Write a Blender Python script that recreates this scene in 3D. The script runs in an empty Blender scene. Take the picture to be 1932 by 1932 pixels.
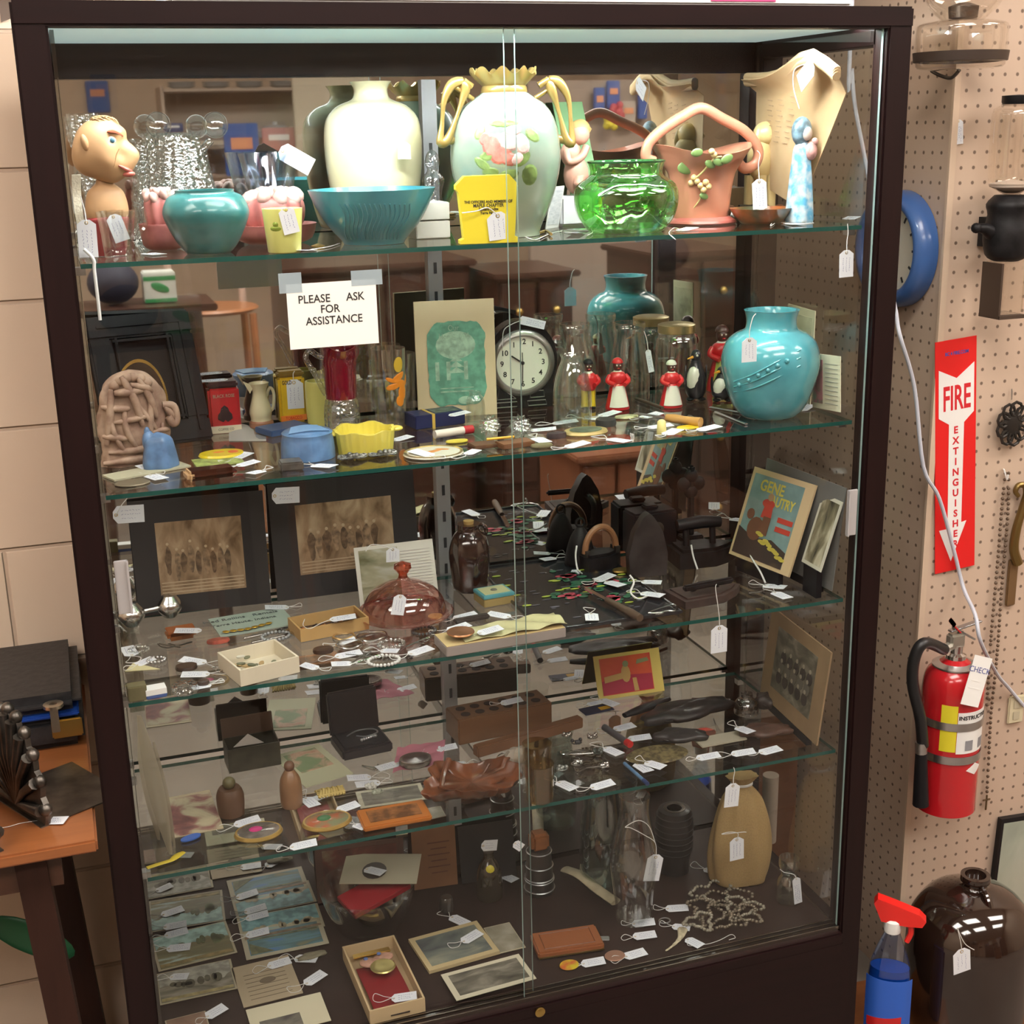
import bpy, bmesh, math, random
from mathutils import Vector, Matrix, Quaternion, Euler, noise
sc = bpy.context.scene
COL = sc.collection
PI = math.pi
R = math.radians
rnd = random.Random(7)
# ------------------------------------------------------------------ camera
F = 2520.9                                   # focal length in pixels of the 1932 px frame
CAM = Vector((-0.025, -1.7436, 1.3444))
YAW, PITCH, ROLL = 0.3232, 0.2799, -0.0222
fv = Vector((math.sin(YAW)*math.cos(PITCH), math.cos(YAW)*math.cos(PITCH), -math.sin(PITCH)))
r0 = Vector((math.cos(YAW), -math.sin(YAW), 0)); u0 = r0.cross(fv)
rv = math.cos(ROLL)*r0 + math.sin(ROLL)*u0
uv = -math.sin(ROLL)*r0 + math.cos(ROLL)*u0
cd = bpy.data.cameras.new('camera'); cam = bpy.data.objects.new('camera', cd); COL.objects.link(cam)
cd.sensor_fit = 'HORIZONTAL'; cd.sensor_width = 36; cd.lens = F/1932*36; cd.clip_start = 0.02
cam.matrix_world = Matrix(((rv.x, uv.x, -fv.x, CAM.x), (rv.y, uv.y, -fv.y, CAM.y), (rv.z, uv.z, -fv.z, CAM.z), (0, 0, 0, 1)))
sc.camera = cam
# ------------------------------------------------------------------ world, exposure
wd = bpy.data.worlds.new('world'); sc.world = wd; wd.use_nodes = True
wd.node_tree.nodes['Background'].inputs[0].default_value = (1.0, .93, .84, 1)
wd.node_tree.nodes['Background'].inputs[1].default_value = .05
sc.view_settings.view_transform = 'Standard'; sc.view_settings.look = 'None'
sc.view_settings.exposure = 0.0; sc.view_settings.gamma = 1; sc.view_settings.use_curve_mapping = False
sc.cycles.max_bounces = 16; sc.cycles.transparent_max_bounces = 48; sc.cycles.glossy_bounces = 8
sc.cycles.transmission_bounces = 10; sc.cycles.diffuse_bounces = 4
sc.cycles.caustics_reflective = False; sc.cycles.caustics_refractive = False
sc.cycles.sample_clamp_indirect = 6
try: sc.cycles.use_denoising = True
except Exception: pass
TUBE_E, ROOM_E = 150.0, 15.0                    # brightness of the case's tube and of the ceiling lights
CEIL_LIGHTS = [(-1.2, -.8), (.7, -.8), (2.7, -.8), (-1.2, -2.2), (.7, -2.2), (2.7, -2.2)]
# ------------------------------------------------------------------ pixel helpers
def ray(px, py): return (fv + rv*((px-966)/F) + uv*((966-py)/F))
def onZ(px, py, z): d = ray(px, py); t = (z-CAM.z)/d.z; return CAM + d*t
def onY(px, py, Y): d = ray(px, py); t = (Y-CAM.y)/d.y; return CAM + d*t
def onX(px, py, X): d = ray(px, py); t = (X-CAM.x)/d.x; return CAM + d*t
def mpp(P): return (Vector(P)-CAM).dot(fv)/F
def zat(x, y, py):
    a = (966-py)/F; d = Vector((x, y, 0))-Vector((CAM.x, CAM.y, 0))
    return CAM.z + (a*d.dot(fv)-d.dot(uv))/(uv.z-a*fv.z)
def base(px, Y, z):
    b = (px-966)/F; d = Vector((0, Y-CAM.y, z-CAM.z))
    dx = (b*d.dot(fv)-d.dot(rv))/(rv.x-b*fv.x)
    return Vector((CAM.x+dx, Y, z))
W, H, D = 1.14, 1.4703, .395                # inside of the case
SZ = {1: 1.1926, 2: .8933, 3: .5981, 4: .3286, 5: .002}
FLOOR = -.36
# ------------------------------------------------------------------ materials
MC = {}
def nt(name):
    m = bpy.data.materials.new(name); m.use_nodes = True; t = m.node_tree
    return m, t, t.nodes, t.links
def M(col, rough=.5, metal=0, coat=0, nz=0, nscale=30, bump=0, sub=0, spec=.5, alpha=1, name='paint', c2=None, emit=0):
    key = (col, rough, metal, coat, nz, nscale, bump, sub, spec, alpha, name, c2, emit)
    if key in MC: return MC[key]
    m, t, N, L = nt(name); p = N['Principled BSDF']
    c = tuple(col)+(1,)
    p.inputs['Base Color'].default_value = c; p.inputs['Roughness'].default_value = rough
    p.inputs['Metallic'].default_value = metal; p.inputs['Coat Weight'].default_value = coat
    p.inputs['Coat Roughness'].default_value = .08
    p.inputs['Specular IOR Level'].default_value = spec
    if alpha < 1: p.inputs['Alpha'].default_value = alpha
    if emit: p.inputs['Emission Color'].default_value = c; p.inputs['Emission Strength'].default_value = emit
    if sub: p.inputs['Subsurface Weight'].default_value = sub; p.inputs['Subsurface Radius'].default_value = (.01, .006, .004)
    if nz or bump or c2:
        tc = N.new('ShaderNodeTexCoord'); n = N.new('ShaderNodeTexNoise'); n.inputs['Scale'].default_value = nscale
        n.inputs['Detail'].default_value = 5; L.new(tc.outputs['Object'], n.inputs['Vector'])
        if nz or c2:
            mx = N.new('ShaderNodeMix'); mx.data_type = 'RGBA'
            lo = tuple(max(0, v*(1-nz)) for v in col)+(1,) if not c2 else tuple(c2)+(1,)
            hi = tuple(min(1, v*(1+nz*.6)) for v in col)+(1,) if not c2 else c
            mx.inputs[6].default_value = lo; mx.inputs[7].default_value = hi
            rp = N.new('ShaderNodeMapRange'); rp.inputs[1].default_value = .38; rp.inputs[2].default_value = .62
            L.new(n.outputs['Fac'], rp.inputs[0]); L.new(rp.outputs[0], mx.inputs[0]); L.new(mx.outputs[2], p.inputs['Base Color'])
        if bump:
            b = N.new('ShaderNodeBump'); b.inputs['Strength'].default_value = bump; b.inputs['Distance'].default_value = .002
            L.new(n.outputs['Fac'], b.inputs['Height']); L.new(b.outputs[0], p.inputs['Normal'])
    MC[key] = m; return m
def G(tint=(.97, .98, .975), refl=.05, rough=.015, gl=1.0, name='clear_glass', bump=0):
    key = ('G', tint, refl, rough, gl, bump)
    if key in MC: return MC[key]
    m, t, N, L = nt(name); N.remove(N['Principled BSDF'])
    lw = N.new('ShaderNodeLayerWeight'); lw.inputs[0].default_value = .5
    pw = N.new('ShaderNodeMath'); pw.operation = 'POWER'; pw.inputs[1].default_value = 4
    ma = N.new('ShaderNodeMath'); ma.operation = 'MULTIPLY_ADD'; ma.inputs[1].default_value = 1-refl; ma.inputs[2].default_value = refl
    tr = N.new('ShaderNodeBsdfTransparent'); tr.inputs[0].default_value = tuple(tint)+(1,)
    gs = N.new('ShaderNodeBsdfGlossy'); gs.inputs['Roughness'].default_value = rough; gs.inputs[0].default_value = (gl, gl, gl, 1)
    mx = N.new('ShaderNodeMixShader')
    L.new(lw.outputs['Facing'], pw.inputs[0]); L.new(pw.outputs[0], ma.inputs[0]); L.new(ma.outputs[0], mx.inputs[0])
    L.new(tr.outputs[0], mx.inputs[1]); L.new(gs.outputs[0], mx.inputs[2]); L.new(mx.outputs[0], N['Material Output'].inputs[0])
    if bump:
        tc = N.new('ShaderNodeTexCoord'); n = N.new('ShaderNodeTexVoronoi'); n.inputs['Scale'].default_value = 160
        b = N.new('ShaderNodeBump'); b.inputs['Strength'].default_value = bump; b.inputs['Distance'].default_value = .003
        L.new(tc.outputs['Object'], n.inputs['Vector']); L.new(n.outputs['Distance'], b.inputs['Height'])
        L.new(b.outputs[0], gs.inputs['Normal']); L.new(b.outputs[0], lw.inputs['Normal'])
    MC[key] = m; return m
def PIC(cols, scale=40, sx=1, sy=1, seed=0, rough=.45, name='print'):
    """mottled printed picture: noise in object space through a colour ramp"""
    key = ('P', tuple(cols), scale, sx, sy, seed, rough)
    if key in MC: return MC[key]
    m, t, N, L = nt(name); p = N['Principled BSDF']; p.inputs['Roughness'].default_value = rough
    tc = N.new('ShaderNodeTexCoord'); mp = N.new('ShaderNodeMapping'); mp.inputs['Scale'].default_value = (sx, sy, 1); mp.inputs['Location'].default_value = (seed*1.7, seed*.9, 0)
    n = N.new('ShaderNodeTexNoise'); n.inputs['Scale'].default_value = scale; n.inputs['Detail'].default_value = 4; n.inputs['Distortion'].default_value = .6
    rp = N.new('ShaderNodeValToRGB'); e = rp.color_ramp.elements
    k = len(cols)
    for i, c in enumerate(cols):
        pos = .3+.4*i/(k-1)
        if i < 2: e[i].position = pos
        else: e.new(pos)
    for i, c in enumerate(cols): e[i].position = .3+.4*i/(k-1); e[i].color = tuple(c)+(1,)
    L.new(tc.outputs['Object'], mp.inputs[0]); L.new(mp.outputs[0], n.inputs[0]); L.new(n.outputs['Fac'], rp.inputs[0]); L.new(rp.outputs[0], p.inputs['Base Color'])
    MC[key] = m; return m
def WOOD(c1, c2, rough=.4, scale=8, axis=(1, 12, 12), coat=.2, name='wood'):
    key = ('W', c1, c2, rough, scale, axis, coat)
    if key in MC: return MC[key]
    m, t, N, L = nt(name); p = N['Principled BSDF']; p.inputs['Roughness'].default_value = rough; p.inputs['Coat Weight'].default_value = coat
    tc = N.new('ShaderNodeTexCoord'); mp = N.new('ShaderNodeMapping'); mp.inputs['Scale'].default_value = axis
    n = N.new('ShaderNodeTexNoise'); n.inputs['Scale'].default_value = scale; n.inputs['Detail'].default_value = 6; n.inputs['Distortion'].default_value = .5
    mx = N.new('ShaderNodeMix'); mx.data_type = 'RGBA'; mx.inputs[6].default_value = tuple(c1)+(1,); mx.inputs[7].default_value = tuple(c2)+(1,)
    L.new(tc.outputs['Object'], mp.inputs[0]); L.new(mp.outputs[0], n.inputs[0]); L.new(n.outputs['Fac'], mx.inputs[0]); L.new(mx.outputs[2], p.inputs['Base Color'])
    if coat < .1: p.inputs['Specular IOR Level'].default_value = .22
    MC[key] = m; return m
# ------------------------------------------------------------------ mesh builder
class B:
    def __init__(s): s.v = []; s.f = []; s.mi = []; s.m = 0; s.X = Matrix.Identity(4)
    def mat(s, i): s.m = i; return s
    def at(s, loc=(0, 0, 0), rot=(0, 0, 0), sc_=1): s.X = Matrix.Translation(loc) @ Euler(rot).to_matrix().to_4x4() @ Matrix.Scale(sc_, 4); return s
    def add(s, vs, fs):
        o = len(s.v); s.v += [s.X @ Vector(p) for p in vs]; s.f += [tuple(o+i for i in f) for f in fs]; s.mi += [s.m]*len(fs); return s
    def box(s, c, d, rot=None, bev=0, taper=1):
        x, y, z = d[0]/2, d[1]/2, d[2]/2
        q = Euler(rot).to_matrix() if rot else None
        if bev <= 0:
            vs = []
            for sz in (-1, 1):
                k = 1 if sz < 0 else taper
                for sx, sy in ((-1, -1), (1, -1), (1, 1), (-1, 1)): vs.append((sx*x*k, sy*y*k, sz*z))
            fs = [(3, 2, 1, 0), (4, 5, 6, 7), (0, 1, 5, 4), (1, 2, 6, 5), (2, 3, 7, 6), (3, 0, 4, 7)]
        else:
            bm = bmesh.new(); bmesh.ops.create_cube(bm, size=1)
            for v in bm.verts:
                k = taper if v.co.z > 0 else 1
                v.co = Vector((v.co.x*2*x*k, v.co.y*2*y*k, v.co.z*2*z))
            bmesh.ops.bevel(bm, geom=bm.edges[:], offset=min(bev, x*.9, y*.9, z*.9), segments=2, affect='EDGES')
            bm.verts.index_update(); vs = [tuple(v.co) for v in bm.verts]; fs = [tuple(v.index for v in f.verts) for f in bm.faces]; bm.free()
        if q: vs = [q @ Vector(v) for v in vs]
        return s.add([Vector(v)+Vector(c) for v in vs], fs)
    def lathe(s, prof, n=32, c=(0, 0, 0), fx=1, fy=1, mod=None, cap=True):
        vs = []; fs = []; k = len(prof)
        for j, (r, z) in enumerate(prof):
            for i in range(n):
                a = 2*PI*i/n; rr, zz = (r, z) if not mod else mod(r, z, a)
                vs.append((c[0]+rr*math.cos(a)*fx, c[1]+rr*math.sin(a)*fy, c[2]+zz))
        for j in range(k-1):
            for i in range(n):
                a, b = j*n+i, j*n+(i+1) % n; fs.append((a, b, b+n, a+n))
        if cap:
            if prof[0][0] > 1e-5: fs.append(tuple(reversed(range(n))))
            if prof[-1][0] > 1e-5: fs.append(tuple((k-1)*n+i for i in range(n)))
        return s.add(vs, fs)
    def tube(s, pts, r, n=8, closed=False, caps=True, flat=1):
        pts = [Vector(p) for p in pts]; k = len(pts)
        if k < 2: return s
        rs = r if isinstance(r, (list, tuple)) else [r]*k
        vs = []; fs = []; nrm = None
        for i, p in enumerate(pts):
            a = pts[(i-1) % k] if (closed or i > 0) else pts[i]; b = pts[(i+1) % k] if (closed or i < k-1) else pts[i]
            t = (b-a)
            if t.length < 1e-9: t = Vector((0, 0, 1))
            t.normalize()
            if nrm is None:
                nrm = t.orthogonal().normalized() if abs(t.z) > .9 else (Vector((0, 0, 1))-t*t.z).normalized()
            nrm = (nrm-t*nrm.dot(t))
            if nrm.length < 1e-6: nrm = t.orthogonal()
            nrm.normalize(); bn = t.cross(nrm)
            for j in range(n):
                an = 2*PI*j/n; vs.append(p+(nrm*math.cos(an)*flat+bn*math.sin(an))*rs[i])
        m = k if closed else k-1
        for i in range(m):
            for j in range(n):
                a = i*n+j; b = i*n+(j+1) % n; c = ((i+1) % k)*n+(j+1) % n; d = ((i+1) % k)*n+j; fs.append((a, b, c, d))
        if caps and not closed: fs += [tuple(reversed(range(n))), tuple((k-1)*n+j for j in range(n))]
        return s.add(vs, fs)
    def ell(s, c, r, n=20, rot=None, mod=None, half=False):
        if not hasattr(r, '__len__'): r = (r, r, r)
        q = Euler(rot).to_matrix() if rot else Matrix.Identity(3); vs = []; fs = []; k = max(6, n//2)
        for j in range(k+1):
            ph = -PI/2+PI*j/k if not half else PI/2*j/k
            for i in range(n):
                a = 2*PI*i/n; d = Vector((math.cos(ph)*math.cos(a), math.cos(ph)*math.sin(a), math.sin(ph)))
                m = mod(d) if mod else 1; vs.append(Vector(c)+q @ Vector((d.x*r[0]*m, d.y*r[1]*m, d.z*r[2]*m)))
        for j in range(k):
            for i in range(n):
                a, b = j*n+i, j*n+(i+1) % n; fs.append((a, b, b+n, a+n))
        return s.add(vs, fs)
    def prism(s, out, z0, z1, c=(0, 0, 0), top=1, mp=None):
        """outline in xy, from z0 to z1 (mp maps a point to where it goes)"""
        n = len(out); cx = sum(p[0] for p in out)/n; cy = sum(p[1] for p in out)/n
        vs = [(p[0], p[1], z0) for p in out]+[(cx+(p[0]-cx)*top, cy+(p[1]-cy)*top, z1) for p in out]
        vs = [Vector(v)+Vector(c) for v in vs]
        if mp: vs = [Vector(mp(v)) for v in vs]
        fs = [tuple(reversed(range(n))), tuple(range(n, 2*n))]+[(i, (i+1) % n, n+(i+1) % n, n+i) for i in range(n)]
        return s.add(vs, fs)
    def grid(s, nx, ny, fn, th=0):
        vs = [Vector(fn(i/nx, j/ny)) for j in range(ny+1) for i in range(nx+1)]; fs = []
        for j in range(ny):
            for i in range(nx):
                a = j*(nx+1)+i; fs.append((a, a+1, a+nx+2, a+nx+1))
        if th:
            m = len(vs); nn = []
            for j in range(ny+1):
                for i in range(nx+1):
                    a = vs[j*(nx+1)+min(i+1, nx)]-vs[j*(nx+1)+max(i-1, 0)]; b = vs[min(j+1, ny)*(nx+1)+i]-vs[max(j-1, 0)*(nx+1)+i]
                    nn.append(a.cross(b).normalized())
            vs2 = [v-n*th for v, n in zip(vs, nn)]; f2 = [tuple(reversed([q+m for q in f])) for f in fs]; vs += vs2; fs += f2
            bd = [i for i in range(nx+1)]+[j*(nx+1)+nx for j in range(1, ny+1)]+[ny*(nx+1)+i for i in range(nx-1, -1, -1)]+[j*(nx+1) for j in range(ny-1, 0, -1)]
            for q in range(len(bd)): a, b = bd[q], bd[(q+1) % len(bd)]; fs.append((b, a, a+m, b+m))
        return s.add(vs, fs)
def obj(name, b, mats, parent=None, smooth=35, mw=None, loc=None):
    me = bpy.data.meshes.new(name); me.from_pydata([tuple(v) for v in b.v], [], b.f); me.validate(); me.update()
    if not isinstance(mats, (list, tuple)): mats = [mats]
    for m in mats: me.materials.append(m)
    if len(mats) > 1 and len(b.mi) == len(me.polygons): me.polygons.foreach_set('material_index', b.mi)
    if smooth:
        me.polygons.foreach_set('use_smooth', [True]*len(me.polygons)); me.set_sharp_from_angle(angle=R(smooth))
    o = bpy.data.objects.new(name, me); COL.objects.link(o)
    if parent: o.parent = parent
    if mw is not None: o.matrix_world = mw
    if loc is not None: o.location = loc
    return o
def thing(name, label, cat, loc=(0, 0, 0), rz=0, group=None, mw=None):
    o = bpy.data.objects.new(name, None); COL.objects.link(o); o.empty_display_size = .02
    if mw is not None: o.matrix_world = mw
    else: o.location = loc; o.rotation_euler = (0, 0, rz)
    o['label'] = label; o['category'] = cat
    if group: o['group'] = group
    return o
def tagit(o, label, cat, group=None):
    o['label'] = label; o['category'] = cat
    if group: o['group'] = group
    return o
def struct(name, b, m, smooth=0, label=None):
    o = obj(name, b, m, smooth=smooth); o['kind'] = 'structure'
    return o
def text(name, s, size, m, parent, loc=(0, 0, 0), rot=(0, 0, 0), ext=.0002, align='CENTER', sx=1, mp=None, bold=0):
    c = bpy.data.curves.new(name, 'FONT'); c.body = s; c.size = size; c.extrude = ext; c.align_x = align; c.align_y = 'CENTER'; c.resolution_u = 3; c.offset = bold
    o = bpy.data.objects.new(name, c); COL.objects.link(o); bpy.context.view_layer.update()
    me = bpy.data.meshes.new_from_object(o.evaluated_get(bpy.context.evaluated_depsgraph_get()))
    bpy.data.objects.remove(o); bpy.data.curves.remove(c)
    for v in me.vertices:
        v.co.x *= sx
        if mp: v.co = mp(v.co)
    me.materials.clear(); me.materials.append(m)
    t = bpy.data.objects.new(name, me); COL.objects.link(t); t.parent = parent; t.location = loc; t.rotation_euler = rot
    return t
def smoothpath(pts, k=6, closed=False):
    P = [Vector(p) for p in pts]; n = len(P); out = []
    if n < 3 and not closed: return P
    for i in range(n if closed else n-1):
        a = P[(i-1) % n] if (closed or i > 0) else P[0]; b = P[i]; c = P[(i+1) % n]; d = P[(i+2) % n] if (closed or i < n-2) else P[-1]
        for j in range(k):
            t = j/k; out.append(.5*((2*b)+(c-a)*t+(2*a-5*b+4*c-d)*t*t+(3*b-a-3*c+d)*t**3))
    if not closed: out.append(P[-1])
    return out
def rrect(w, h, r=.1, n=4, cx=0, cy=0):
    r = min(r, w/2*.99, h/2*.99); o = []
    for sx, sy, a0 in ((1, 1, 0), (-1, 1, 90), (-1, -1, 180), (1, -1, 270)):
        for i in range(n+1):
            a = R(a0+90*i/n); o.append((cx+sx*(w/2-r)+r*math.cos(a), cy+sy*(h/2-r)+r*math.sin(a)))
    return o
def circ(r, n=24, cx=0, cy=0, ry=None): return [(cx+r*math.cos(2*PI*i/n), cy+(ry or r)*math.sin(2*PI*i/n)) for i in range(n)]
def wallprof(prof, t, zb=None):
    """outer profile (r,z) bottom to top -> closed hollow vessel with wall t"""
    inner = [(max(.0004, r-t), z) for r, z in prof if z > prof[0][1]+t]
    if not inner: return prof
    return [(0.0002, prof[0][1])]+list(prof)+list(reversed(inner))+[(0.0002, max(prof[0][1]+t, inner[0][1]))]
def interp(prof, k=4):
    P = smoothpath([(r, z, 0) for r, z in prof], k); return [(max(0, p[0]), p[1]) for p in P]
def ppx(x, y, zb, prof):
    """(radius px, y px) from bottom to top -> metres"""
    o = []
    for i, (r, py) in enumerate(prof):
        z = zat(x, y, py); o.append((r*mpp((x, y, z)), z-zb))
    z0 = o[0][1]
    return [(r, z-z0 if i == 0 else max(z, .0)) for i, (r, z) in enumerate(o)]
def frame3(BL, BR, TL, z=None, top=None, bot=None):
    """frame of a sheet from three pixels; bot/top = (axis, value) planes"""
    fn = {'X': onX, 'Y': onY, 'Z': onZ}
    bot = bot or ('Z', z); top = top or ('Z', z)
    a = fn[bot[0]](*BL, bot[1]); b = fn[bot[0]](*BR, bot[1]); c = fn[top[0]](*TL, top[1]) if top[0] != 'A' else None
    u = (b-a); w = u.length; u.normalize()
    if top[0] == 'A': d = ray(*TL); c = CAM+d*((a-CAM).dot(u)/d.dot(u))
    v = c-a; v -= u*v.dot(u); h = v.length; v.normalize(); n = u.cross(v)
    return Matrix(((u.x, v.x, n.x, a.x), (u.y, v.y, n.y, a.y), (u.z, v.z, n.z, a.z), (0, 0, 0, 1))), w, h
# ------------------------------------------------------------------ shared materials
DARK = WOOD((.007, .0028, .003), (.015, .005, .005), .42, 6, (12, 12, 1), .06, 'dark_mahogany')
DARKX = WOOD((.007, .0028, .003), (.015, .005, .005), .42, 6, (1, 12, 12), .06, 'dark_mahogany')
BLACK = M((.008, .008, .010), .4, spec=.3, name='black_paint'); IRON = M((.011, .010, .011), .5, nz=.4, nscale=60, bump=.4, spec=.25, name='cast_iron')
STEEL = M((.55, .55, .56), .3, 1, name='steel'); CHROME = M((.8, .8, .82), .12, 1, name='chrome')
BRASS = M((.55, .38, .12), .35, 1, name='brass'); GOLD = M((.75, .5, .14), .22, .9, name='gilding')
TAGM = M((.74, .77, .82), .6, name='tag_card'); INK = M((.08, .1, .3), .6, name='blue_ink'); BINK = M((.02, .02, .02), .5, name='black_ink')
CORD = M((.68, .68, .66), .7, name='white_cord'); CREAM = M((.72, .62, .42), .5, name='cream_card'); WHITE = M((.8, .8, .78), .5, name='white_card')
GLASS = G(); CRYS = G((.93, .95, .95), .16, .03, name='cut_crystal', bump=.6)
REDP = M((.55, .02, .02), .3, name='red_paint')
# ------------------------------------------------------------------ the room
def block_mat():
    m, t, N, L = nt('painted_block'); p = N['Principled BSDF']; p.inputs['Roughness'].default_value = .55
    tc = N.new('ShaderNodeTexCoord'); mp = N.new('ShaderNodeMapping'); mp.inputs['Rotation'].default_value = (-PI/2, 0, 0)
    br = N.new('ShaderNodeTexBrick'); br.inputs['Scale'].default_value = 1; br.inputs['Mortar Size'].default_value = .0045; br.inputs['Mortar Smooth'].default_value = .6
    br.inputs['Brick Width'].default_value = .406; br.inputs['Row Height'].default_value = .203
    br.inputs['Color1'].default_value = (.80, .63, .48, 1); br.inputs['Color2'].default_value = (.78, .61, .465, 1); br.inputs['Mortar'].default_value = (.62, .47, .35, 1)
    n = N.new('ShaderNodeTexNoise'); n.inputs['Scale'].default_value = 26; n.inputs['Detail'].default_value = 6
    b = N.new('ShaderNodeBump'); b.invert = True; b.inputs['Distance'].default_value = .006; b.inputs['Strength'].default_value = .7
    b2 = N.new('ShaderNodeBump'); b2.inputs['Distance'].default_value = .002; b2.inputs['Strength'].default_value = .35
    L.new(tc.outputs['Object'], mp.inputs[0]); L.new(mp.outputs[0], br.inputs[0]); L.new(tc.outputs['Object'], n.inputs[0])
    L.new(br.outputs['Fac'], b.inputs['Height']); L.new(n.outputs['Fac'], b2.inputs['Height']); L.new(b.outputs[0], b2.inputs['Normal'])
    L.new(br.outputs['Color'], p.inputs['Base Color']); L.new(b2.outputs[0], p.inputs['Normal']); return m
def peg_mat(ax):
    """painted pegboard with one-inch holes; ax = horizontal axis index"""
    m, t, N, L = nt('pegboard'); p = N['Principled BSDF']; p.inputs['Roughness'].default_value = .55
    tc = N.new('ShaderNodeTexCoord'); sp = N.new('ShaderNodeSeparateXYZ'); L.new(tc.outputs['Object'], sp.inputs[0])
    def cell(o):
        a = N.new('ShaderNodeMath'); a.operation = 'MULTIPLY'; a.inputs[1].default_value = 1/.0254; L.new(o, a.inputs[0])
        b = N.new('ShaderNodeMath'); b.operation = 'FRACT'; L.new(a.outputs[0], b.inputs[0])
        c = N.new('ShaderNodeMath'); c.operation = 'SUBTRACT'; c.inputs[1].default_value = .5; L.new(b.outputs[0], c.inputs[0])
        d = N.new('ShaderNodeMath'); d.operation = 'MULTIPLY'; L.new(c.outputs[0], d.inputs[0]); L.new(c.outputs[0], d.inputs[1]); return d
    a = cell(sp.outputs[ax]); b = cell(sp.outputs[2])
    s = N.new('ShaderNodeMath'); s.operation = 'ADD'; L.new(a.outputs[0], s.inputs[0]); L.new(b.outputs[0], s.inputs[1])
    r = N.new('ShaderNodeMapRange'); r.inputs[1].default_value = .008; r.inputs[2].default_value = .022; L.new(s.outputs[0], r.inputs[0])
    mx = N.new('ShaderNodeMix'); mx.data_type = 'RGBA'; mx.inputs[6].default_value = (.17, .115, .085, 1); mx.inputs[7].default_value = (.56, .425, .325, 1)
    L.new(r.outputs[0], mx.inputs[0]); L.new(mx.outputs[2], p.inputs['Base Color']); return m
BEIGE = M((.60, .46, .34), .6, nz=.05, nscale=9, name='beige_wall_paint')
YW = .53
XC = 1.45; YC = .27                           # corner of the boxed-out pegboard
XL, XR, YF, ZC = -2.3, 3.7, -5.2, 2.35
struct('floor', B().box(((XL+XR)/2, (YF+1.5)/2, FLOOR-.05), (XR-XL+.4, 1.5-YF+.4, .1)), M((.20, .168, .14), .5, nz=.12, nscale=3, name='taupe_vinyl'))
struct('ceiling', B().box(((XL+XR)/2, (YF+1.5)/2, ZC+.05), (XR-XL+.4, 1.5-YF+.4, .1)), M((.72, .70, .66), .8, name='ceiling_tile'))
_w = struct('wall_back', B().box(((XL+1.17)/2+.965, 0, -.1), (1.17-XL, .1, ZC-FLOOR+.2)), block_mat())
_w.location = (-.965, YW+.05, (ZC+FLOOR)/2+.10)
struct('wall_left', B().box((XL-.05, (YF+1)/2, (ZC+FLOOR)/2), (.1, 1-YF, ZC-FLOOR)), BEIGE)
struct('wall_right', B().box((XR+.05, (YF+1)/2, (ZC+FLOOR)/2), (.1, 1-YF, ZC-FLOOR)), BEIGE)
struct('wall_front', B().box(((XL+XR)/2, YF-.05, (ZC+FLOOR)/2), (XR-XL, .1, ZC-FLOOR)), BEIGE)
struct('wall_recess', B().box((1.32, 1.35, (ZC+FLOOR)/2), (.5, .1, ZC-FLOOR)), BEIGE)
o = struct('wall_column_side', B().box((0, 0, 0), (.02, 1.28-YC, ZC-FLOOR)), peg_mat(1)); o.location = (XC+.01, (YC+1.28)/2, (ZC+FLOOR)/2)
o = struct('wall_column_front', B().box((0, 0, 0), (XR-XC, .02, ZC-FLOOR)), peg_mat(0)); o.location = ((XC+XR)/2, YC-.01, (ZC+FLOOR)/2)
struct('trim_1', B().box((XC-.001, YC-.0215, (ZC+FLOOR)/2), (.012, .006, ZC-FLOOR)), BEIGE)
for i, (x, y) in enumerate(CEIL_LIGHTS):
    pos = ('left', 'middle', 'right')[i % 3]+(' behind the camera' if i > 2 else ' above the camera')
    t = thing('ceiling_light', 'fluorescent ceiling light panel, '+pos, 'ceiling light', (x, y, ZC-.03), 0, 'ceiling lights')
    obj('frame', B().box((0, .31, .01), (1.24, .02, .05)).box((0, -.31, .01), (1.24, .02, .05)).box((.61, 0, .01), (.02, .6, .05)).box((-.61, 0, .01), (.02, .6, .05)), WHITE, t, 0)
    obj('diffuser', B().box((0, 0, 0), (1.2, .6, .012)), M((1, .92, .84), .5, emit=ROOM_E, name='lit_diffuser'), t, 0)
# ------------------------------------------------------------------ the display case
T = .040
case = thing('display_case', 'tall dark wood glass-fronted display case with mirrored back', 'display case', (W/2, D/2, FLOOR))
def cpart(name, b, m, parent=None, smooth=0):
    o = obj(name, b, m, None, smooth); o.parent = parent or case
    if parent is None: o.matrix_parent_inverse = Matrix.Translation((-W/2, -D/2, -FLOOR))
    return o
for x in (-T/2, W+T/2):
    for y in (T/2-.006, D-.012):
        cpart('post', B().box((x, y, (H+.028-FLOOR)/2+FLOOR), (T if y < .2 else .04, T if y < .2 else .05, H+.028-FLOOR), bev=.003), DARK)
cpart('top_rail', B().box((W/2, T/2-.008, H+.014), (W+2*T, T, .029), bev=.003), DARKX)
cpart('back_rail', B().box((W/2, D-.004, H-.010), (W, .02, .069), bev=.002), DARKX)
for x in (-.015, W+.015): cpart('side_rail', B().box((x, D/2, H-.008), (.03, D-.05, .03), bev=.002), DARKX)
cpart('top_panel', B().box((W/2, (.078+D-.012)/2, H+.008), (W-.001, D-.012-.078, .008)), M((.62, .80, .76), .5, emit=.45, name='pale_green_panel_glow'))  # panel's own faint glow stands in for the tube's light on it
cpart('bottom_rail', B().box((W/2, .008, -.02), (W, .045, .036), bev=.003), DARKX)
for y in (.001, .012, .0225): cpart('door_track', B().box((W/2, y, .001), (W, .002, .006)), M((.35, .3, .25), .3, 1, name='track_metal'))
cpart('base_panel', B().box((W/2, .0, (FLOOR+.06-.04)/2), (W, .03, -FLOOR-.1+.04), bev=.002), DARKX)
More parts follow.
